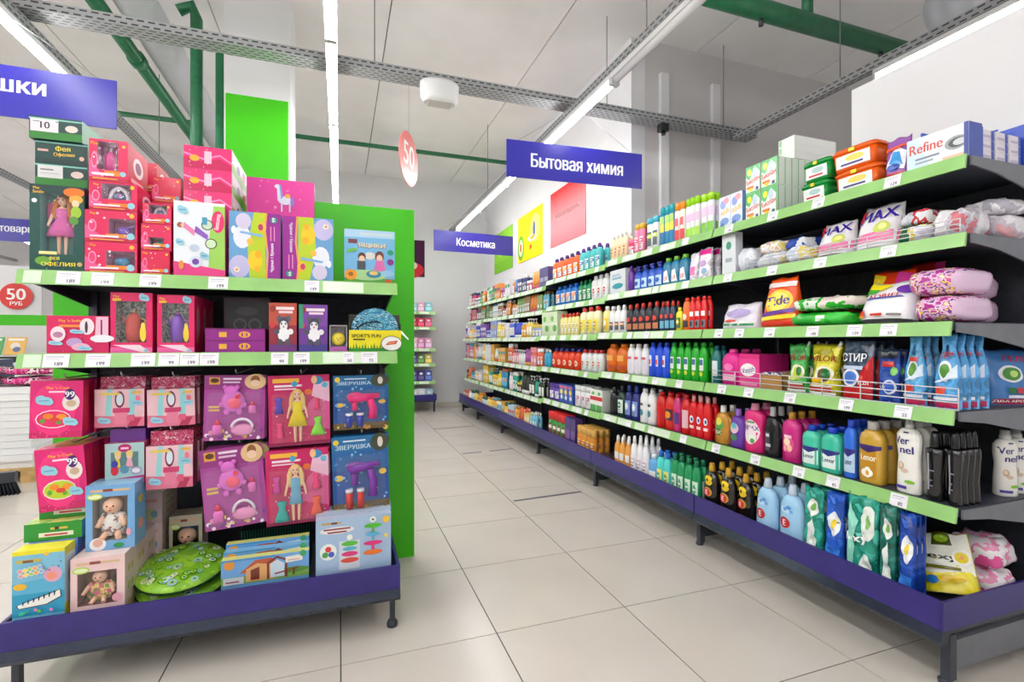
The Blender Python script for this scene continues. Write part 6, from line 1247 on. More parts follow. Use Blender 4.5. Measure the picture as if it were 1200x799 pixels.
toy_box(403, 463, 270, FRONT + .02, TOPZ, .05, 'game_carton', 'light blue game box showing two children, right end of the top shelf', 'game box', (120, 186, 230), YAG, rows=2, side=(60, 150, 200), top=(190, 220, 240))

# ---- middle shelf
LPB = dots(2, 16, [(246, 110, 170), (206, 16, 84)], r=(.01, .03)) + (('t', "Play 'n Smile", -.25, .86, .09, .5, 0, (246, 190, 60)), ('r', -.6, .7, .1, .76, (246, 150, 60)), ('e', .3, .72, .24, .22, (246, 226, 236)), ('e', .28, .7, .05, .16, (60, 50, 60)), ('p', [(.55, .3), (1, .3), (1, .98), (.6, .98)], (246, 190, 214)), ('e', .8, .4, .4, .1, (236, 236, 244)), ('r', .75, .5, .8, .9, (110, 40, 70)), ('e', -.62, .52, .24, .2, (246, 226, 236)), ('e', -.62, .5, .16, .08, (190, 130, 170)), ('e', -.1, .3, .26, .12, (190, 160, 210)), ('e', .1, .18, .3, .1, (236, 180, 206))) + CLOUD(-.7, .28, 1.1) + CLOUD(-.02, .58, 1.1) + CLOUD(.25, .14, 1.1)
toy_box(54, 128, 370, FRONT, MIDZ, .1, 'toy_kitchen_carton', 'long flat pink toy box at the left end of the middle shelf', 'toy box', (226, 30, 100), LPB, side=(200, 20, 90), top=(206, 26, 96))
for i, (a, b_, py, cont, sub) in enumerate(((129, 179, 343, 'kettle_red', 'red'), (184, 228, 346, 'kettle_violet', 'violet'))):
    WS = (('t', 'Play', -.72, .93, .05, .3, 0, (246, 190, 50)), ('r', -.9, .86, -.5, .9, (246, 190, 50)), ('r', -1, .0, 1, .1, (244, 100, 170)), ('p', [(-.9, .14), (.5, .02), (.9, .02), (.4, .14)], (250, 220, 236)), ('e', .55, .33, .16, .14, (246, 210, 70)), ('e', .55, .45, .1, .06, (246, 214, 90)), ('e', .7, .05, .1, -1, (150, 206, 226))) + CLOUD(.6, .92, 1.2)
    toy_box(a, b_, py, FRONT, MIDZ, .1, 'toy_kettle_carton', f'pink window box with a {sub} toy and grey foil, middle shelf', 'toy box', HOT, maker=lambda w, h, d: window_carton(w, h, d, (228, 34, 104), (-.75, .18, .7, .86), pattern([(120, 126, 126), (180, 186, 180), (90, 94, 96), (200, 180, 180)], 34, .2), WS, side=(216, 26, 96), content=cont, sideprint=(('e', 0, .5, .4, .35, (240, 150, 90)), ('e', 0, .5, .2, .25, (120, 110, 170)))), rows=3)
for i, py in enumerate((398.5, 385)):
    toy_box(240, 311, py, FRONT, MIDZ + (.047 if i else 0), .2, 'flat_carton', f"flat purple box with yellow marks, {('lower', 'upper')[i]} of two on the middle shelf", 'toy box', (150, 30, 140), (('r', -.55, .3, -.3, .7, (236, 180, 50)), ('e', .3, .5, .2, .25, (230, 170, 40)), ('e', .3, .5, .12, .18, (150, 30, 140)), ('r', .25, .25, .35, .75, (230, 170, 40)), ('r', -1, .9, 1, 1, (120, 20, 110))), top=(130, 26, 124), side=(130, 24, 120))
toy_box(262, 316, 349, FRONT + .22, MIDZ, .06, 'toy_glasses_carton', 'dark box with grey clear wrap behind the flat purple boxes', 'toy box', (70, 40, 60), (('r', -.8, .1, .8, .9, (50, 54, 56)), ('e', -.3, .5, .3, .12, (110, 114, 118)), ('e', -.3, .5, .22, .08, (60, 64, 66)), ('e', .35, .5, .3, .12, (110, 114, 118)), ('e', .35, .5, .22, .08, (60, 64, 66)), ('e', .0, .75, .5, .08, (96, 96, 100)), ('e', .2, .28, .4, .06, (120, 120, 124))))
MOUSE = lambda bg, c1, c2: (('r', -1, .55, 1, 1, c1), ('r', -1, 0, 1, .16, c2), ('r', -.5, .86, .8, .92, (250, 236, 240)), ('r', -.3, .79, .7, .84, (250, 220, 230)), ('e', -.72, .88, .22, .07, (160, 60, 40)), ('e', -.28, .68, .18, .075, (90, 90, 110)), ('e', .38, .68, .18, .075, (90, 90, 110)), ('e', .05, .58, .38, .14, (70, 70, 90)), ('e', .05, .54, .28, .1, (236, 236, 240)), ('e', .05, .36, .42, .14, (240, 240, 244)), ('e', -.1, .58, .05, .025, BLACK), ('e', .2, .58, .05, .025, BLACK), ('e', .05, .52, .06, .02, (220, 120, 130)), ('e', -.45, .42, .2, .06, (80, 80, 100)), ('e', .55, .42, .2, .06, (236, 236, 240)), ('e', -.2, .2, .2, .07, (80, 80, 100)), ('e', .32, .2, .2, .07, (80, 80, 100)), ('e', -.75, .55, .18, .06, (210, 50, 60)))
toy_box(315, 348, 355, FRONT, MIDZ, .06, 'toy_mouse_carton', 'red and orange box showing a grey toy mouse', 'toy box', (150, 40, 60), MOUSE(0, (196, 80, 60), (110, 50, 130)), rows=2, side=(120, 30, 60), top=(140, 50, 80))
toy_box(350, 384, 357, FRONT, MIDZ, .06, 'toy_mouse_carton', 'violet and green box showing a white toy mouse', 'toy box', (110, 60, 150), MOUSE(0, (130, 70, 170), (70, 60, 150)) + (('r', -1, .5, -.7, 1, (60, 150, 120)),), rows=2, side=(90, 40, 130), top=(110, 60, 150))
toy_box(386, 407, 381, FRONT, MIDZ, .05, 'chick_toy_pack', 'clear pack with a yellow toy chick', 'toy pack', (150, 130, 160), maker=lambda w, h, d: window_carton(w, h, d, (190, 180, 190), (-.92, .2, .92, .97), (120, 116, 120), (('r', -1, 0, 1, .2, (176, 90, 170)),), side=(130, 120, 130), content='chick'))
# open yellow box with a round blue disc game
x0, x1 = span(409, 470, FRONT); sw = x1 - x0; sz = ztop(409, 470, 387, FRONT) - MIDZ
t = thing('disc_game_pack', 'open yellow sports game box holding a blue round disc', 'game box', ((x0 + x1) / 2, FRONT + .03, MIDZ + .0006), 0)
q = MB().box(-sw / 2, -.03, 0, sw / 2, -.028, sz, (240, 226, 20), back=(60, 70, 50)).box(-sw / 2, -.028, 0, -sw / 2 + .002, .03, sz * 1.3, (70, 90, 60)).box(sw / 2 - .002, -.028, 0, sw / 2, .03, sz * 1.3, (70, 90, 60)).box(-sw / 2, .028, 0, sw / 2, .03, sz * 1.75, (60, 60, 50)).box(-sw / 2, -.028, 0, sw / 2, .028, .002, (60, 70, 50))
q.add([(sw / 2, -.03, sz), (sw / 2 + .03, -.05, sz * .6), (sw / 2 + .028, -.05, sz * .55), (sw / 2, -.03, sz * .85)], [(3, 2, 1, 0), (0, 1, 2, 3)], (240, 240, 236))
part('carton', q, 'card', t)
gr = []
for i in range(18): gr.append(('p', [(-1 + i * .112, .0), (-1 + (i + 1) * .112, .0), (-1 + (i + .5) * .112, .3 + .07 * (i % 3))], (30, 140, 40)))
part('print', MB().prints(conv(gr + [('r', -1, 0, 1, .16, (40, 150, 40)), ('t', "SPORT'S FUN", -.35, .74, .16, -.55, 0, (60, 50, 20)), ('r', -.85, .54, -.4, .6, (90, 80, 30)), ('e', .62, .38, .42, .36, (60, 60, 60)), ('e', .62, .38, .39, .33, (236, 236, 232)), ('p', [(.38, .3), (.8, .36), (.86, .52), (.5, .46)], (206, 60, 30)), ('p', [(.46, .36), (.76, .4), (.78, .46), (.5, .42)], (240, 170, 120))], sw, sz), lambda x, z, L: (x, -.0305 - L * .0002, z)), 'card', t)
R_ = sw * .47; dz_ = ztop(409, 470, 361, FRONT + .03) - MIDZ - R_
dm = MB(); rg = lambda y, r: [(r * math.cos(2 * math.pi * k / 40), y, dz_ + r * math.sin(2 * math.pi * k / 40)) for k in range(40)]
dm.loft([rg(.012, R_ * .96), rg(.006, R_), rg(-.006, R_), rg(-.012, R_ * .96)], pattern([(40, 130, 180), (120, 200, 214), (20, 90, 140), (170, 220, 226), (50, 150, 190)], 30, .25, stretch=(1, 1, 2.6)))
dm.v = [(v[0], v[1], max(v[2], .004)) for v in dm.v]
part('disc', dm, 'plastic', t)
part('strap', MB().tube([(-R_ * .75, -.016, dz_ + R_ * .12), (-R_ * .5, -.02, dz_ + R_ * .32), (-.01, -.02, dz_ + R_ * .4), (R_ * .2, -.016, dz_ + R_ * .38)], .0035, (20, 30, 50), 6), 'plastic', t)

# ---- hanging goods
HK = MB().tube([(0, 0, 0), (0, -.40, 0.0), (0, -.415, .006), (0, -.42, .016)], .0028, 'chrome_wire', 6).mesh('peg_hook', 'chrome_wire')
def hang(px0, px1, py0, py1, Y, mk, name, label, cat, n, step, rot=0.0, group=None):
    x0, x1 = span(px0, px1, Y); d = (on_y(px0, Y)[1] + on_y(px1, Y)[1]) / 2; zt, zb = zat(py0, d), zat(py1, d)
    w, h = round(x1 - x0, 3), round(zt - zb, 3); p, dep = mk(w, h)
    for r in range(n):
        o = spawn(p, name, label if r == 0 else f'{label}, {ORD[r]} one back', cat, group or f'{label}, on one hook', ((x0 + x1) / 2 + (random.uniform(-.006, .006) if r else 0), Y + dep / 2 + r * step, zb - (.0012 * r)), 0)
        o.rotation_euler[1] = rot * (1 if r == 0 else random.uniform(.2, .9))
    hk = link('peg_hook', HK, RACK, ((x0 + x1) / 2 - EX0, EB - EY, zt + .005))
    return p
PUZ = lambda c: (('p', [(-1, 0), (1, 0), (1, .12), (-1, .1)], (206, 24, 100)), ('e', -.1, .5, .86, .46, (244, 50, 130)), ('t', "Play 'n Cook", .05, .87, .06, .62, 0, (250, 180, 40)), ('r', -.3, .79, .45, .82, (250, 220, 236)), ('e', .55, .62, .34, .15, (240, 226, 226)), ('e', .56, .6, .2, .06, (206, 180, 150)), ('e', .5, .76, .21, .1, (70, 30, 110)), ('t', '99', .5, .76, .1, None, 0, (250, 250, 250)), ('e', -.1, .33, .68, .16, (250, 230, 240)), ('e', -.1, .33, .64, .145, c), ('e', -.3, .38, .2, .05, (240, 140, 40)), ('e', .2, .37, .2, .05, (246, 150, 40)), ('e', .1, .27, .1, .035, (90, 170, 50)), ('e', -.5, .3, .1, .04, (90, 170, 50)), ('e', -.05, .32, .2, .04, (226, 70, 50))) + CLOUD(-.45, .65, 1.6) + CLOUD(.55, .28, 1.4) + dots(6, 12, [(250, 120, 180)], z=(.03, .15), r=(.01, .03))
def puz(c): return lambda w, h: (carton(w, h, .05, (226, 30, 120), PUZ(c), side=(196, 20, 90), top=(236, 60, 120), sideprint=(('r', -.5, .1, .5, .9, (214, 40, 60)),)), .05)
hang(34, 96, 446, 513, FRONT + .01, puz((236, 40, 110)), 'play_dough_carton', 'pink toy food box with an orange plate, upper left hook', 'toy box', 4, .056, .02)
hang(46, 104, 524, 597, FRONT + .02, puz((190, 214, 50)), 'play_dough_carton', 'pink toy food box with a lime plate, lower left hook', 'toy box', 4, .056, -.07)
VAN = (('r', -1, 0, 1, .8, (238, 196, 206)), ('p', [(-.6, .2), (-.35, .2), (-.3, .8), (-.5, .8)], (150, 214, 220)), ('p', [(.35, .2), (.6, .2), (.62, .8), (.38, .8)], (150, 214, 220)), ('p', [(-1, 0), (1, 0), (1, .2), (-1, .25)], (226, 120, 150)), ('p', [(.3, 0), (.7, 0), (.9, .18), (.5, .18)], (190, 50, 90)), ('e', 0, .58, .2, .18, (130, 40, 80)), ('e', 0, .58, .14, .13, (214, 232, 240)), ('p', [(-.28, .3), (.4, .3), (.42, .4), (-.26, .4)], (206, 60, 110)), ('p', [(-.2, .06), (.25, .06), (.3, .3), (-.2, .3)], (232, 130, 160)), ('p', [(.32, .12), (.6, .12), (.6, .25), (.32, .25)], (224, 90, 130)), ('r', -.8, .68, .0, .73, (236, 210, 100)), ('r', .5, .7, .9, .75, (236, 190, 80)), ('e', .75, .6, .1, .06, (240, 120, 150))) + CLOUD(-.62, .14, 1.3) + CLOUD(.68, .5, 1.2)
FLP = pattern([(196, 40, 90), (226, 110, 150), (170, 30, 76), (240, 190, 206)], 60, .3)
def header(w, h, body, shapes, hd):
    """small box under a printed hanging header card"""
    key = ('hdr', w, h, body, hd)
    if key in PROTO: return PROTO[key]
    bh = h * .76
    q = MB().box(-w / 2, -.02, 0, w / 2, .02, bh, body, side=(196, 60, 110), top=FLP)
    out = [('carton', q.mesh('carton', 'card'), None), ('header_card', MB().box(-w * .46, .012, bh, w * .46, .014, h, FLP if hd == 0 else (110, 50, 150)).mesh('header_card', 'card'), None),
           ('print', MB().prints(conv(shapes, w, bh / .8 if hd == 0 else bh), lambda x, z, L: (x, -.0206 - L * .0002, min(z, bh))).mesh('print', 'card'), None)]
    PROTO[key] = out
    return out
va = lambda w, h: (header(w, h, (238, 200, 210), VAN, 0), .04)
hang(111, 169, 442, 500, FRONT + .06, va, 'toy_vanity_carton', 'pale pink vanity table box, left of the upper pair', 'toy box', 4, .045)
hang(173, 229, 442, 499, FRONT + .06, va, 'toy_vanity_carton', 'pale pink vanity table box, right of the upper pair', 'toy box', 4, .045, -.02)
hang(171, 226, 506, 572, FRONT + .06, va, 'toy_vanity_carton', 'pale pink vanity table box on the lower hook', 'toy box', 4, .045)
DLS = (('r', -1, 0, 1, 1, (170, 206, 206)), ('p', [(-1, 0), (1, 0), (1, .2), (-1, .12)], (190, 60, 130)), ('e', .0, .88, .35, .1, (196, 30, 110)), ('r', -.2, .85, .2, .9, (246, 200, 226)), ('r', -.7, .4, .7, .78, (90, 130, 130)), ('e', -.35, .7, .16, .1, (240, 200, 170)), ('e', -.35, .75, .18, .07, (236, 206, 120)), ('e', .25, .7, .16, .1, (240, 200, 170)), ('e', .25, .75, .18, .07, (236, 206, 120)), ('p', [(-.5, .42), (-.2, .42), (-.27, .62), (-.43, .62)], (240, 210, 50)), ('p', [(.05, .42), (.45, .42), (.35, .62), (.15, .62)], (236, 170, 190)), ('e', -.5, .34, .2, .12, (220, 40, 60)), ('e', -.5, .5, .18, .09, (50, 60, 160)), ('e', .0, .36, .22, .1, (90, 150, 180)), ('e', .6, .32, .3, .1, (170, 160, 190)), ('e', .6, .32, .22, .06, (236, 230, 240)))
hang(123, 169, 504, 567, FRONT + .06, lambda w, h: (header(w, h, (150, 180, 190), DLS, 1), .04), 'small_dolls_carton', 'violet-topped box showing several tiny dolls', 'toy box', 4, .045)
# blister cards
@cached
def blister(w, h, base, shapes, toys, corner=True):
    q = MB().box(-w / 2, -.001, 0, w / 2, .001, h, base)
    out = [('card', q.mesh('card', 'card'), None), ('print', MB().prints(conv(shapes, w, h), lambda x, z, L: (x, -.0014 - L * .0002, z)).mesh('print', 'card'), None)]
    out += TOYS[toys](w, h)
    x, z0, z1, y = w * .46, h * .03, h * .78, -.026
    bl = MB().add([(-x, -.003, z0), (x, -.003, z0), (x, -.003, z1), (-x, -.003, z1), (-x * .94, y, z0 + .01), (x * .94, y, z0 + .01), (x * .94, y, z1 - .01), (-x * .94, y, z1 - .01)], [(4, 5, 6, 7), (0, 1, 5, 4), (1, 2, 6, 5), (2, 3, 7, 6), (3, 0, 4, 7)], 'clear_film')
    out.append(('blister', bl.mesh('blister', 'clear_film'), None))
    return out
def frock(q, x, z, s, c, flare=1.0, strap=True):
    q.loft([sec(.5 * s * flare, .012, z, 2, 14, x, -.012), sec(.42 * s * flare, .012, z + .25 * s, 2, 14, x, -.012), sec(.16 * s, .009, z + .72 * s, 2, 14, x, -.012), sec(.24 * s, .009, z + s, 2, 14, x, -.012), sec(.2 * s, .006, z + 1.12 * s, 2, 14, x, -.012)], c)
    return q
TOYS = {}
def bear_set(w, h):
    q = MB(); pk = (222, 110, 206)
    q.ball((-.02 * w, -.012, .6 * h), .2 * w, pk, 16, 8, (1, .05 / w * .9, 1)); q.ball((-.06 * w, -.012, .76 * h), .12 * w, pk, 14, 8, (1, .07 / w, .9))
    for s in (-1, 1): q.ball(((-.06 + s * .1) * w, -.012, .82 * h), .045 * w, pk, 8, 6, (1, .12 / w, 1)); q.ball(((-.02 + s * .19) * w, -.012, .55 * h), .05 * w, pk, 8, 6, (1, .1 / w, 1)); q.ball(((-.02 + s * .1) * w, -.012, .44 * h), .06 * w, pk, 8, 6, (1, .1 / w, 1))
    r = MB(); r.ball((-.0 * w, -.017, .58 * h), .12 * w, (244, 90, 120), 12, 6, (1, .06 / w, .9)); r.ball((.06 * w, -.018, .68 * h), .045 * w, (236, 60, 70), 10, 6, (1, .12 / w, 1))
    b = MB()
    for (x, z, s) in ((.3, .42, .8), (-.27, .1, 1.0)):
        b.loft([sec(.085 * w * s, .012, z * h, 2, 12, x * w, -.014), sec(.085 * w * s, .012, (z + .12 * s) * h, 2, 12, x * w, -.014), sec(.05 * w * s, .01, (z + .15 * s) * h, 2, 12, x * w, -.014)], (240, 120, 206)); b.loft([sec(.055 * w * s, .01, (z + .15 * s) * h, 2, 12, x * w, -.014), sec(.02 * w * s, .006, (z + .22 * s) * h, 2, 12, x * w, -.014)], (236, 60, 90))
    k = MB(); k.ball((.14 * w, -.012, .16 * h), .2 * w, (236, 150, 200), 14, 8, (1, .05 / w, .55)); k.tube([((.14 + .17 * math.cos(a)) * w, -.02, (.2 + .13 * math.sin(a)) * h) for a in [math.pi * i / 8 for i in range(9)]], .006, (240, 226, 240), 6)
    return [('rattle', q.mesh('rattle', 'plastic'), None), ('beads', r.mesh('beads', 'plastic'), None), ('toy_bottles', b.mesh('toy_bottles', 'plastic'), None), ('basket', k.mesh('basket', 'plastic'), None)]
TOYS['bear'] = bear_set
def doll_set(hair, dress, frocks, slim):
    def f(w, h):
        b, hr, dr = doll_mesh(h * .74, -.03 * w, -.012, .06 * h, hair, dress, wide=.9 if not slim else .6)
        for m_ in (b, hr, dr): m_.v = [(v[0], -.012 + (v[1] + .012) * .5, v[2]) for v in m_.v]
        out = [(n_, m_, p_ if p_ is None else p_) for n_, m_, p_ in as_parts(b, hr, dr)]
        out = [(n_, m_, None) for n_, m_, p_ in out]
        for (x, z, s, c, fl) in frocks: out.append(('doll_frock', frock(MB(), x * w, z * h, s * h, c, fl).mesh('doll_frock', 'plastic'), None))
        return out
    return f
TOYS['yellow_doll'] = doll_set((226, 190, 110), (240, 216, 40), ((-.33, .47, .2, (80, 60, 190), .6), (-.32, .12, .2, (232, 50, 120), .6), (.3, .14, .23, (130, 220, 50), .9), (.3, .5, .14, (232, 50, 110), .6)), False)
TOYS['blue_doll'] = doll_set((230, 196, 130), (120, 180, 214), ((-.33, .44, .2, (214, 60, 160), .55), (-.25, .06, .24, (20, 170, 160), .8), (.3, .1, .22, (240, 90, 60), .75), (.3, .46, .17, (236, 40, 120), .8)), True)
def gun(c1, c2, tubes):
    def f(w, h):
        q = MB(); q.tube([(-.2 * w, -.014, .56 * h), (.1 * w, -.014, .6 * h), (.34 * w, -.014, .62 * h)], [.085 * w, .075 * w, .05 * w], c1, 10); q.ball((-.1 * w, -.014, .6 * h), .13 * w, c1, 12, 6, (1.3, .07 / w, .8)); q.tube([(.16 * w, -.014, .56 * h), (.22 * w, -.014, .38 * h), (.2 * w, -.014, .2 * h)], [.07 * w, .075 * w, .085 * w], c1, 10)
        q.tube([(-.12 * w, -.014, .52 * h), (-.12 * w, -.014, .36 * h)], .06 * w, c1, 8); q.ball((.2 * w, -.02, .62 * h), .05 * w, c2, 8, 6, (2.2, .1 / w, .5)); q.ball((.25 * w, -.02, .3 * h), .035 * w, c2, 8, 6)
        t_ = MB()
        for s in (-1, 1): t_.tube([((-.12 + s * .1) * w, -.015, .06 * h), ((-.12 + s * .1) * w, -.015, .27 * h)], .065 * w, tubes, 10); t_.tube([((-.12 + s * .1) * w, -.015, .27 * h), ((-.12 + s * .1) * w, -.015, .31 * h)], .068 * w, (230, 230, 236), 10)
        return [('bubble_gun', q.mesh('bubble_gun', 'plastic'), None), ('soap_tubes', t_.mesh('soap_tubes', 'gloss_liquid'), None)]
    return f
TOYS['pink_gun'] = gun((226, 40, 120), (250, 120, 170), (40, 60, 160)); TOYS['violet_gun'] = gun((120, 50, 160), (240, 220, 90), (206, 50, 40))
BRS = (('r', -1, .78, 1, 1, (150, 50, 130)), ('r', -.85, .86, -.5, .97, (220, 160, 60)), ('e', -.67, .92, .14, .035, (90, 50, 30)), ('r', -.4, .93, .2, .96, (240, 220, 240)), ('r', -.4, .88, .15, .905, (230, 200, 230)), ('e', .66, .9, .36, .12, (226, 190, 140)), ('e', .66, .93, .15, .07, (150, 90, 50)), ('e', .66, .88, .16, .05, (240, 206, 180)), ('r', -.85, .5, -.5, .53, (230, 190, 100)), ('r', -.85, .45, -.5, .48, (230, 190, 100)), ('r', -1, 0, 1, .2, (170, 70, 150))) + dots(4, 34, [(240, 210, 90), (130, 60, 170), (250, 230, 240), (240, 150, 180)], z=(.02, .24), r=(.03, .09))
DCS = (('p', [(.1, .3), (1, .2), (1, .86), (.3, .6)], (226, 90, 150)), ('p', [(.4, .7), (1, .6), (1, .9), (.5, .9)], (240, 190, 214)), ('r', -.85, .9, .0, .96, (250, 190, 60)), ('r', -.8, .84, .1, .87, (246, 230, 240)), ('r', -.8, .8, -.1, .82, (246, 210, 230)), ('e', -.15, .88, .1, -1, (60, 160, 200)), ('e', .6, .92, .2, .06, (60, 140, 190)), ('e', .5, .93, .1, .06, (240, 190, 140)), ('e', .85, .85, .1, -1, (90, 180, 210)), ('e', .3, .76, .13, .04, (240, 120, 40)), ('r', -1, 0, 1, .05, (150, 20, 80))) + dots(7, 26, [(250, 190, 220), (250, 240, 246), (240, 100, 160)], r=(.012, .03))
WCS = (('r', -1, .8, 1, 1, (20, 110, 170)), ('r', -1, .55, 1, .8, (24, 100, 170)), ('r', -1, 0, 1, .12, (110, 90, 50)), ('t', 'ЗВЕРУШКА', -.25, .86, .06, -.62, 0, (206, 230, 240)), ('e', -.85, .93, .1, -1, (240, 210, 60)), ('r', -.6, .93, .2, .95, (220, 236, 244)), ('e', .7, .9, .34, .12, (60, 70, 50)), ('e', .72, .9, .1, .07, (230, 220, 210)), ('e', -.78, .46, .16, .04, (244, 200, 70)), ('e', .78, .5, .14, .04, (244, 200, 70))) + dots(9, 30, [(90, 180, 220), (60, 140, 200), (150, 210, 240)], z=(.12, .8), r=(.02, .06)) + dots(10, 12, [(200, 150, 70), (90, 110, 50), (220, 190, 90)], z=(.01, .1), r=(.04, .1))
YC = FRONT + .025
hang(237, 309, 440, 516, YC, lambda w, h: (blister(w, h, (176, 70, 160), BRS, 'bear'), .03), 'toy_card', 'purple blister card with a pink bear rattle, upper one', 'toy card', 3, .035, .02)
hang(240, 314, 524, 618, YC, lambda w, h: (blister(w, h, (176, 70, 160), BRS, 'bear'), .03), 'toy_card', 'purple blister card with a pink bear rattle, lower tilted one', 'toy card', 3, .035, -.08)
hang(315, 387, 440, 522, YC, lambda w, h: (blister(w, h, (206, 24, 100), DCS, 'yellow_doll'), .03), 'toy_card', 'crimson blister card with a doll in a yellow dress', 'toy card', 3, .035, -.02)
hang(312, 386, 527, 614, YC, lambda w, h: (blister(w, h, (206, 24, 100), DCS, 'blue_doll'), .03), 'toy_card', 'crimson blister card with a doll in a blue dress', 'toy card', 3, .035, -.02)
hang(391, 455, 440, 503, YC, lambda w, h: (blister(w, h, (18, 80, 160), WCS, 'pink_gun'), .03), 'toy_card', 'blue blister card with a pink bubble gun', 'toy card', 3, .035, -.01)
hang(391, 457, 511, 599, YC, lambda w, h: (blister(w, h, (18, 80, 160), WCS, 'violet_gun'), .03), 'toy_card', 'blue blister card with a violet bubble gun', 'toy card', 3, .035, -.03)

# ---- bottom tray
TY = 2.102
PIA = [('r', -1, .94, 1, 1, (244, 230, 40)), ('r', -1, .0, 1, .34, (40, 160, 200)), ('p', [(-1, .34), (1, .34), (1, .6), (-1, .5)], (90, 180, 216)), ('r', -.85, .82, .1, .87, (200, 190, 90)), ('r', -.6, .82, -.2, .86, (130, 90, 70)), ('e', .55, .6, .36, .12, (230, 170, 200)), ('e', .5, .58, .2, .06, (240, 150, 120)), ('e', -.7, .46, .26, .05, (244, 190, 40)), ('e', .3, .93, .1, -1, (244, 200, 60)), ('p', [(-.85, .18), (.5, .32), (.85, .36), (.9, .24), (.3, .14), (-.75, .12)], (50, 50, 60)), ('p', [(-.8, .18), (.5, .31), (.82, .35), (.85, .25), (.3, .155), (-.73, .13)], (246, 246, 240))]
for i in range(7): PIA.append(('p', [(-.6 + i * .2, .17 + i * .017), (-.57 + i * .2, .17 + i * .017), (-.53 + i * .2, .225 + i * .02), (-.61 + i * .2, .225 + i * .02)], (40, 40, 50)))
for i, c in enumerate([(240, 150, 170), (250, 220, 90), (160, 210, 110), (240, 160, 80), (150, 180, 230)]): PIA.append(('e', -.68 + i * .19, .7 + .012 * i, .1, .035, (250, 246, 226))); PIA.append(('e', -.68 + i * .19, .7 + .012 * i, .08, .026, c)); PIA.append(('e', -.65 + i * .2, .63 + .012 * i, .1, .035, (250, 246, 226))); PIA.append(('e', -.65 + i * .2, .63 + .012 * i, .08, .026, c))
lift = lambda S, f: tuple((s[0], s[1], f + (1 - f) * s[2], s[3], f + (1 - f) * s[4], s[5]) if s[0] == 'r' else (s[0], s[1], f + (1 - f) * s[2], s[3], s[4] * (1 - f) if s[4] > 0 else s[4], s[5]) if s[0] == 'e' else ('p', [(x, f + (1 - f) * z) for x, z in s[1]], s[2]) if s[0] == 'p' else s for s in S)
PIA = lift(PIA, .27) + dots(2, 6, [(40, 60, 130)], x=(.2, .9), z=(.74, .92), r=(.02, .035)) + dots(12, 6, [(90, 190, 60), (60, 200, 160), (236, 120, 180)], x=(-.6, .8), z=(.28, .34), r=(.04, .1))
w_ = .142; xL = EX0 + .01
piano = carton(w_, .3, .07, (130, 196, 224), PIA, side=(226, 214, 60), top=(246, 236, 60), sideprint=(('r', -1, .35, 1, .9, (200, 214, 226)), ('e', 0, .65, .4, .1, (150, 170, 190))))
spawn(piano, 'toy_piano_carton', 'light blue toy piano box with a yellow top, front left of the tray', 'toy box', None, (xL + w_ / 2, TY + .038, TRZ - .003))
pb = carton(w_ * .98, .3, .065, (120, 160, 230), (), side=(110, 150, 226), top=(176, 190, 236), sideprint=(('e', 0, .4, .4, .12, (206, 214, 240)), ('r', -.8, .6, .8, .9, (150, 150, 226))))
for r in range(4): spawn(pb, 'toy_set_carton', f'blue and lilac toy box behind the piano box, {ORD[r]} back', 'toy box', 'blue and lilac boxes in the tray', (xL + .003 + w_ / 2, TY + .118 + r * .068, TRZ - .003))
x0, x1 = span(28, 96, 2.19); fw = round(x1 - x0, 3)
flg = carton(fw, .062, .24, (40, 150, 50), (('r', -.5, .2, .7, .45, (230, 236, 226)), ('r', -.3, .26, .5, .36, (200, 60, 60)), ('r', -.1, .6, .5, .72, (226, 190, 90)), ('r', .05, .6, .2, .75, (60, 50, 40))), side=(110, 170, 200), top=pattern([(120, 190, 80), (190, 220, 130), (236, 206, 110), (150, 210, 90)], 18, .3))
for i in range(2): spawn(flg, 'flat_game_carton', f"green flat game box, {('lower', 'upper')[i]} of two on the lilac boxes", 'game box', 'green flat game boxes', ((x0 + x1) / 2 + .02 * i, 2.19 + .12 + .05 * i, TRZ + .2985 + .0632 * i))
BBY = lambda c, side: (('r', -.8, .9, .8, .935, (226, 190, 150)), ('r', -.3, .9, .1, .94, (150, 70, 60)), ('e', -.62, .83, .32, .05, (190, 220, 90)), ('e', -.62, .83, .26, .03, (236, 244, 200)))
SDB = (('e', -.3, .75, .22, .06, (206, 180, 110)), ('e', .3, .75, .22, .06, (206, 180, 110)), ('e', -.3, .5, .22, .06, (180, 190, 110)), ('e', .3, .5, .22, .06, (180, 190, 110)), ('e', -.3, .25, .22, .06, (206, 180, 110)), ('e', .3, .25, .22, .06, (206, 180, 110)))
x0, x1 = span(82, 146, TY + .01); bw2 = round(x1 - x0, 3); bh2 = .25
pinkb = window_carton(bw2, bh2, .1, (240, 206, 206), (-.75, .33, .7, .8), (150, 110, 100), BBY(0, 0) + (('e', .72, .4, .2, .06, (240, 170, 190)),), side=(232, 206, 200), top=(244, 220, 214), content='baby_green', sideprint=SDB)
for r in range(3): spawn(pinkb, 'baby_doll_carton', 'pale pink baby doll box at the tray front' if r == 0 else f'pale pink baby doll box, {ORD[r]} in the row going back', 'doll box', 'pale pink baby doll boxes', ((x0 + x1) / 2, TY + .062 + r * .103, TRZ - .003))
x0, x1 = span(100, 158, 2.17); bw3 = round(x1 - x0, 3); bh3 = .235
blueb = window_carton(bw3, bh3, .11, (120, 176, 226), (-.72, .14, .7, .82), (170, 170, 170), BBY(0, 0) + (('e', -.5, .1, .34, .1, (240, 236, 240)), ('e', -.5, .12, .2, .06, (226, 180, 160)), ('e', .35, .06, .22, .04, (40, 150, 80)), ('e', .75, .25, .1, .06, (240, 170, 190))), side=(120, 180, 226), top=(150, 200, 236), content='baby_white', sideprint=(('e', 0, .7, .4, .07, (240, 200, 90)), ('e', 0, .3, .4, .09, (240, 150, 120))))
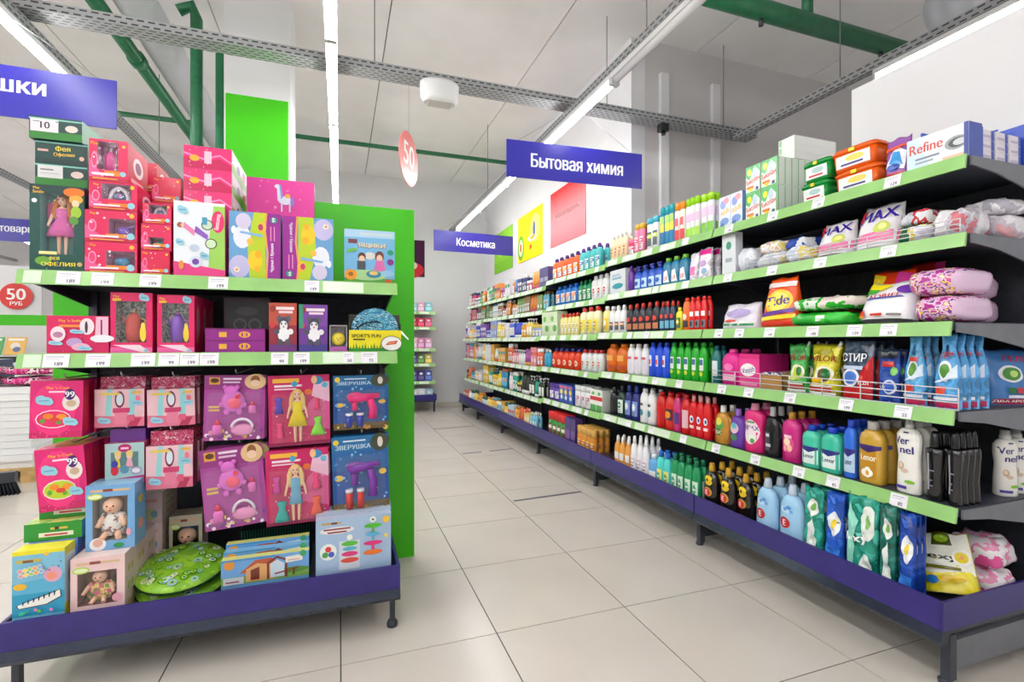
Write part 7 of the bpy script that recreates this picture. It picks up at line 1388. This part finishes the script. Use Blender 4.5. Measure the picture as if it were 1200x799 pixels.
spawn(blueb, 'baby_doll_carton', 'light blue baby doll box standing on the pink ones', 'doll box', None, ((x0 + x1) / 2, 2.17 + .055, TRZ - .003 + bh2 + .001), .0)
x0, x1 = span(163, 190, 2.42)
sb = carton(round(x1 - x0, 3), .125, .2, (226, 200, 206), (('e', 0, .3, .6, .2, (200, 206, 150)), ('e', .3, .3, .3, .12, (120, 170, 200)), ('r', -.6, .7, .6, .8, (226, 170, 160))), side=(226, 206, 196), top=(236, 214, 210), sideprint=SDB)
for i in range(3): spawn(sb, 'baby_doll_carton', f"small pale box, {('lowest', 'middle', 'topmost')[i]} of the pile behind the blue doll box", 'doll box', 'small pale boxes piled in the tray', ((x0 + x1) / 2, 2.42 + .1, TRZ - .003 + i * .126))
x0, x1 = span(198, 237, 2.44)
db = window_carton(round(x1 - x0, 3), .265, .1, (206, 196, 176), (-.78, .1, .78, .82), (40, 36, 40), BBY(0, 0), side=(190, 180, 160), content='baby_blue')
spawn(db, 'baby_doll_carton', 'beige baby doll box with a blue doll, back of the tray', 'doll box', None, ((x0 + x1) / 2, 2.44 + .05, TRZ - .003))
# round green cushions
CU = pattern([(136, 196, 40), (156, 210, 56), (124, 184, 40)], 14, .3)
cx_, _ = on_y(214, 2.27)
for i in range(2):
    rings = []
    for rr_, zz_ in ((.0, .0), (.6, 0.0), (.93, .004), (1, .014), (1, .02), (.93, .032), (.6, .04), (.02, .044)): rings.append([(.155 * max(rr_, .02) * math.cos(2 * math.pi * k / 36), .155 * max(rr_, .02) * math.sin(2 * math.pi * k / 36), zz_) for k in range(36)])
    c_ = thing('round_cushion', f"round green flowered seat cushion, {('lower', 'upper')[i]} of two in the tray", 'cushion', (cx_ + (.0 if i else .006), 2.275, TRZ + .018 + i * .053 + .022), 0, 'round green cushions')
    c_.rotation_euler[0] = .21
    part('cushion', MB().loft(rings, CU), 'fabric', c_)
    rr2 = random.Random(i + 4); fl_ = []
    for q_ in range(46):
        a_, r_2 = rr2.uniform(0, 6.28), .138 * math.sqrt(rr2.random()); k_ = rr2.uniform(.008, .017); X_, Y_ = r_2 * math.cos(a_), r_2 * math.sin(a_)
        for m_, c3 in ((1, rr2.choice([(150, 196, 220), (96, 150, 200), (90, 160, 40), (226, 236, 200)])), (.62, rr2.choice([(214, 232, 190), (170, 214, 70)])), (.32, rr2.choice([(80, 110, 170), (100, 170, 50), (226, 190, 120)]))): fl_.append(('e', X_, Y_, k_ * m_, k_ * m_, c3))
    part('flower_print', MB().prints(fl_, lambda x, y, L: (x, y, .0445 - .012 * max(0, (math.hypot(x, y) / .165 - .6) / .33) ** 1.3 + (L % 3) * .0004)), 'fabric', c_)
    part('piping', MB().tube([(.157 * math.cos(2 * math.pi * k / 36), .157 * math.sin(2 * math.pi * k / 36), .017) for k in range(37)], .0035, (30, 60, 40), 6), 'fabric', c_)
# house boxes and tower toy boxes
HOU = (('r', -1, .5, 1, 1, (110, 170, 226)), ('r', -1, 0, 1, .3, (130, 180, 90)), ('e', .6, .3, .4, .12, (90, 150, 60)), ('p', [(-.6, .42), (-.25, .88), (.12, .9), (.3, .7), (.3, .4)], (190, 90, 50)), ('p', [(-.45, .05), (.2, .05), (.2, .62), (-.2, .75), (-.45, .55)], (226, 170, 110)), ('p', [(-.35, .1), (-.15, .1), (-.15, .6), (-.35, .5)], (120, 50, 30)), ('p', [(.0, .7), (.25, .95), (.5, .75), (.5, .68), (.25, .86), (.05, .66)], (120, 40, 24)), ('r', .02, .05, .07, .7, (120, 44, 28)), ('r', .44, .05, .49, .72, (120, 44, 28)), ('p', [(.1, .1), (.42, .1), (.42, .62), (.25, .8), (.1, .66)], (206, 226, 240)), ('p', [(.2, .2), (.75, .35), (.75, .4), (.2, .26)], (140, 50, 30)), ('r', .62, .1, .66, .38, (120, 44, 28)), ('p', [(.45, .62), (.85, .66), (.85, .9), (.45, .86)], (240, 236, 226)), ('r', .5, .7, .78, .73, (206, 130, 120)), ('e', .86, .93, .08, -1, (60, 170, 110)), ('e', -.82, .8, .12, -1, (226, 150, 60)), ('r', -.95, .02, -.5, .3, (206, 214, 220)), ('r', -.9, .1, -.6, .15, (150, 60, 60)), ('r', -1, .94, .2, 1, (70, 150, 210)))
for r in range(3):
    x0, x1 = span(259 + 3 * r, 362, 2.125 + .04 * r); zt = ztop(259, 362, 650 - 9 * r, 2.125 + .04 * r)
    p = carton(round(x1 - x0, 3), round(zt - TRZ, 3), .034, (110, 170, 226), lift(HOU, .44), side=(60, 120, 180), top=(130, 190, 230) if r % 2 else (226, 226, 130))
    spawn(p, 'toy_house_carton', f'blue toy house box, {ORD[r]} from the tray front', 'toy box', 'blue toy house boxes', ((x0 + x1) / 2, 2.125 + .04 * r + .017, TRZ - .003))
x0, x1 = span(282, 364, 2.38); bx_ = MB(); wd = x1 - x0; bx_.box(-wd / 2, -.06, 0, wd / 2, .06, .19, (24, 50, 44), top=(20, 36, 34))
for i in range(26): bx_.box(-wd / 2 + wd * (i + .2) / 26, -.064, .15, -wd / 2 + wd * (i + .6) / 26, -.06, .19, (40, 100, 84))
tag(link('ribbed_crate', bx_.mesh('ribbed_crate', 'plastic'), None, ((x0 + x1) / 2, 2.38 + .062, TRZ - .003)), 'dark green ribbed crate behind the toy house boxes', 'crate')
TW = (('r', -.85, .9, -.35, .94, (206, 170, 90)), ('r', -.6, .9, -.45, .94, (110, 60, 50)), ('e', -.45, .78, .46, .07, (236, 236, 236)), ('r', -.8, .79, -.1, .82, (150, 60, 60)), ('r', -.7, .73, -.2, .76, (150, 60, 60)), ('e', -.68, .38, .22, .16, (240, 244, 246)), ('e', -.68, .43, .08, -1, (220, 70, 60)), ('e', -.76, .33, .08, -1, (80, 170, 80)), ('e', -.6, .33, .08, -1, (70, 100, 200)), ('r', -.4, .0, .15, .56, (214, 222, 232)), ('e', -.12, .62, .08, -1, (240, 246, 240)), ('e', -.12, .5, .22, .05, (90, 190, 60)), ('e', -.12, .4, .2, .04, (90, 180, 210)), ('e', -.12, .3, .22, .05, (226, 60, 130)), ('e', -.12, .18, .24, .05, (226, 80, 60)), ('e', .5, .92, .09, -1, (236, 244, 236)), ('e', .5, .92, .03, -1, (40, 90, 50)), ('e', .5, .8, .24, .045, (80, 190, 40)), ('r', .47, .66, .53, .76, (80, 180, 60)), ('e', .5, .63, .2, .04, (90, 180, 220)), ('r', .47, .52, .53, .6, (90, 170, 210)), ('e', .5, .46, .26, .045, (226, 50, 130)), ('r', .46, .32, .54, .44, (226, 60, 130)), ('e', .5, .28, .26, .05, (240, 120, 40)), ('e', .86, .9, .1, -1, (246, 200, 70)), ('e', .86, .58, .06, -1, (240, 220, 120)))
for r in range(3):
    x0, x1 = span(371, 459, 2.115 + .06 * r)
    p = carton(round(x1 - x0, 3), .287, .055, (168, 196, 226), lift(TW, .27), side=(150, 180, 214), top=(190, 210, 232))
    spawn(p, 'stacking_toy_carton', f'pale blue stacking toy box, {ORD[r]} from the tray front', 'toy box', 'pale blue stacking toy boxes', ((x0 + x1) / 2 - .003, 2.115 + .06 * r + .028, TRZ - .003))

# ------------------------------------------------------------------ far left: a pallet of white packs, broom, magazine table
t = thing('wooden_pallet', 'wooden pallet under the white packs at the left edge', 'pallet', (-3.45, 5.3, 0), 0)
for i in range(5): part('board', MB().box(0, i * .2, .1, 1.0, i * .2 + .13, .12, 'wood'), 'wood', t)
for x in (0, .45, .9):
    for y in (0, .4, .8): part('block', MB().box(x, y, 0, x + .1, y + .13, .1, 'wood'), 'wood', t)
wp = MB().box(-.46, -.44, 0, .46, .44, .055, (236, 236, 238), top=(226, 226, 230)).mesh('flat_pack', 'matte')
for i in range(12):
    o = link('white_flat_pack', wp, None, (-2.95 + random.uniform(-.015, .015), 5.78 + random.uniform(-.01, .01), .121 + i * .0575), random.uniform(-.01, .01))
    tag(o, f"white flat pack on the pallet, {('lowest', 'second up', 'third up', 'fourth up', 'fifth up', 'sixth up', 'sixth from the top', 'fifth from the top', 'fourth from the top', 'third from the top', 'second from the top', 'topmost')[i]}", 'pack', 'white flat packs on the pallet')
PKB = pattern([(196, 30, 110), (232, 90, 160), (150, 20, 90), (246, 200, 220), (60, 30, 60)], 14, .2, film=True)
pp = pillow(.34, .3, .07, PKB, (), .5, .01)
for i in range(3):
    for l_ in range(2): spawn(pp, 'textile_pack', f"crimson soft pack on the white packs, {('left', 'middle', 'right')[i]}, {('lower', 'upper')[l_]} layer", 'pack', 'crimson soft packs', (-3.3 + .365 * i, 5.55 + .02 * l_, .82 + l_ * .086), .0)
gp = MB().box(-.2, -.15, 0, .2, .15, .03, (90, 100, 120), top=(200, 206, 214)).mesh('grey_pack', 'matte')
for i in range(7): tag(link('folded_textile', gp, None, (-3.2 + random.uniform(-.01, .01), 6.0, .815 + i * .031), .02 * i), f"folded grey textile, {('lowest', 'second', 'third', 'fourth', 'fifth', 'sixth', 'topmost')[i]} of the pile at the left edge", 'textile', 'folded grey textiles')
# broom leaning by the pallet
t = thing('broom', 'broom with dark bristles standing at the left edge', 'broom', (-2.5, 4.92, 0), .2)
part('head', MB().box(-.18, -.03, .1, .1, .03, .18, (44, 48, 56)), 'plastic', t)
br_ = MB()
for i in range(14):
    for j in range(3): x = -.17 + i * .0195; br_.tube([(x, -.02 + j * .02, .105), (x + (i - 5) * .004, -.025 + j * .025, .0)], .007, (36, 40, 48), 5)
part('bristles', br_, 'matte', t)
part('handle', MB().tube([(-.05, 0, .17), (-.45, .25, 1.35)], .012, (120, 120, 126), 8), 'plastic', t)
# low magazine gondola further back with a green edge
t = thing('magazine_rack', 'low rack with a green header far behind on the left', 'rack', (-4.9, 6.6, 0))
part('body', MB().box(0, 0, .0, 1.75, .5, 1.05, (232, 232, 234)), 'matte', t); part('header', MB().box(0, .46, 1.38, 1.75, .5, 1.5, 'green_panel').box(0, .46, 1.05, 1.75, .5, 1.38, 'wall_white'), 'green_panel', t); part('rail', MB().box(0, -.012, .98, 1.75, 0, 1.04, (40, 46, 44)), 'plastic', t)
for i in range(9):
    c = [(214, 60, 60), (90, 170, 90), (230, 180, 90), (200, 90, 160), (80, 140, 200), (240, 230, 220)][i % 6]
    p = carton(.17, .2, .012, c, (('e', 0, .5, .5, .2, (236, 226, 214)), ('r', -.8, .8, .8, .92, (250, 246, 240)), ('e', .2, .3, .4, .15, (90, 110, 150))))
    spawn(p, 'magazine', f'{CN(c)} magazine on the far left rack, {ORDW[i]} from the left', 'magazine', 'magazines on the far left rack', (-4.8 + .19 * i, 6.7, 1.056), 0, tilt=(-.35, 0))
print('LABEL DUPES', [k for k, v in USED.items() if len(v) > 1][:40], len(bpy.data.objects))
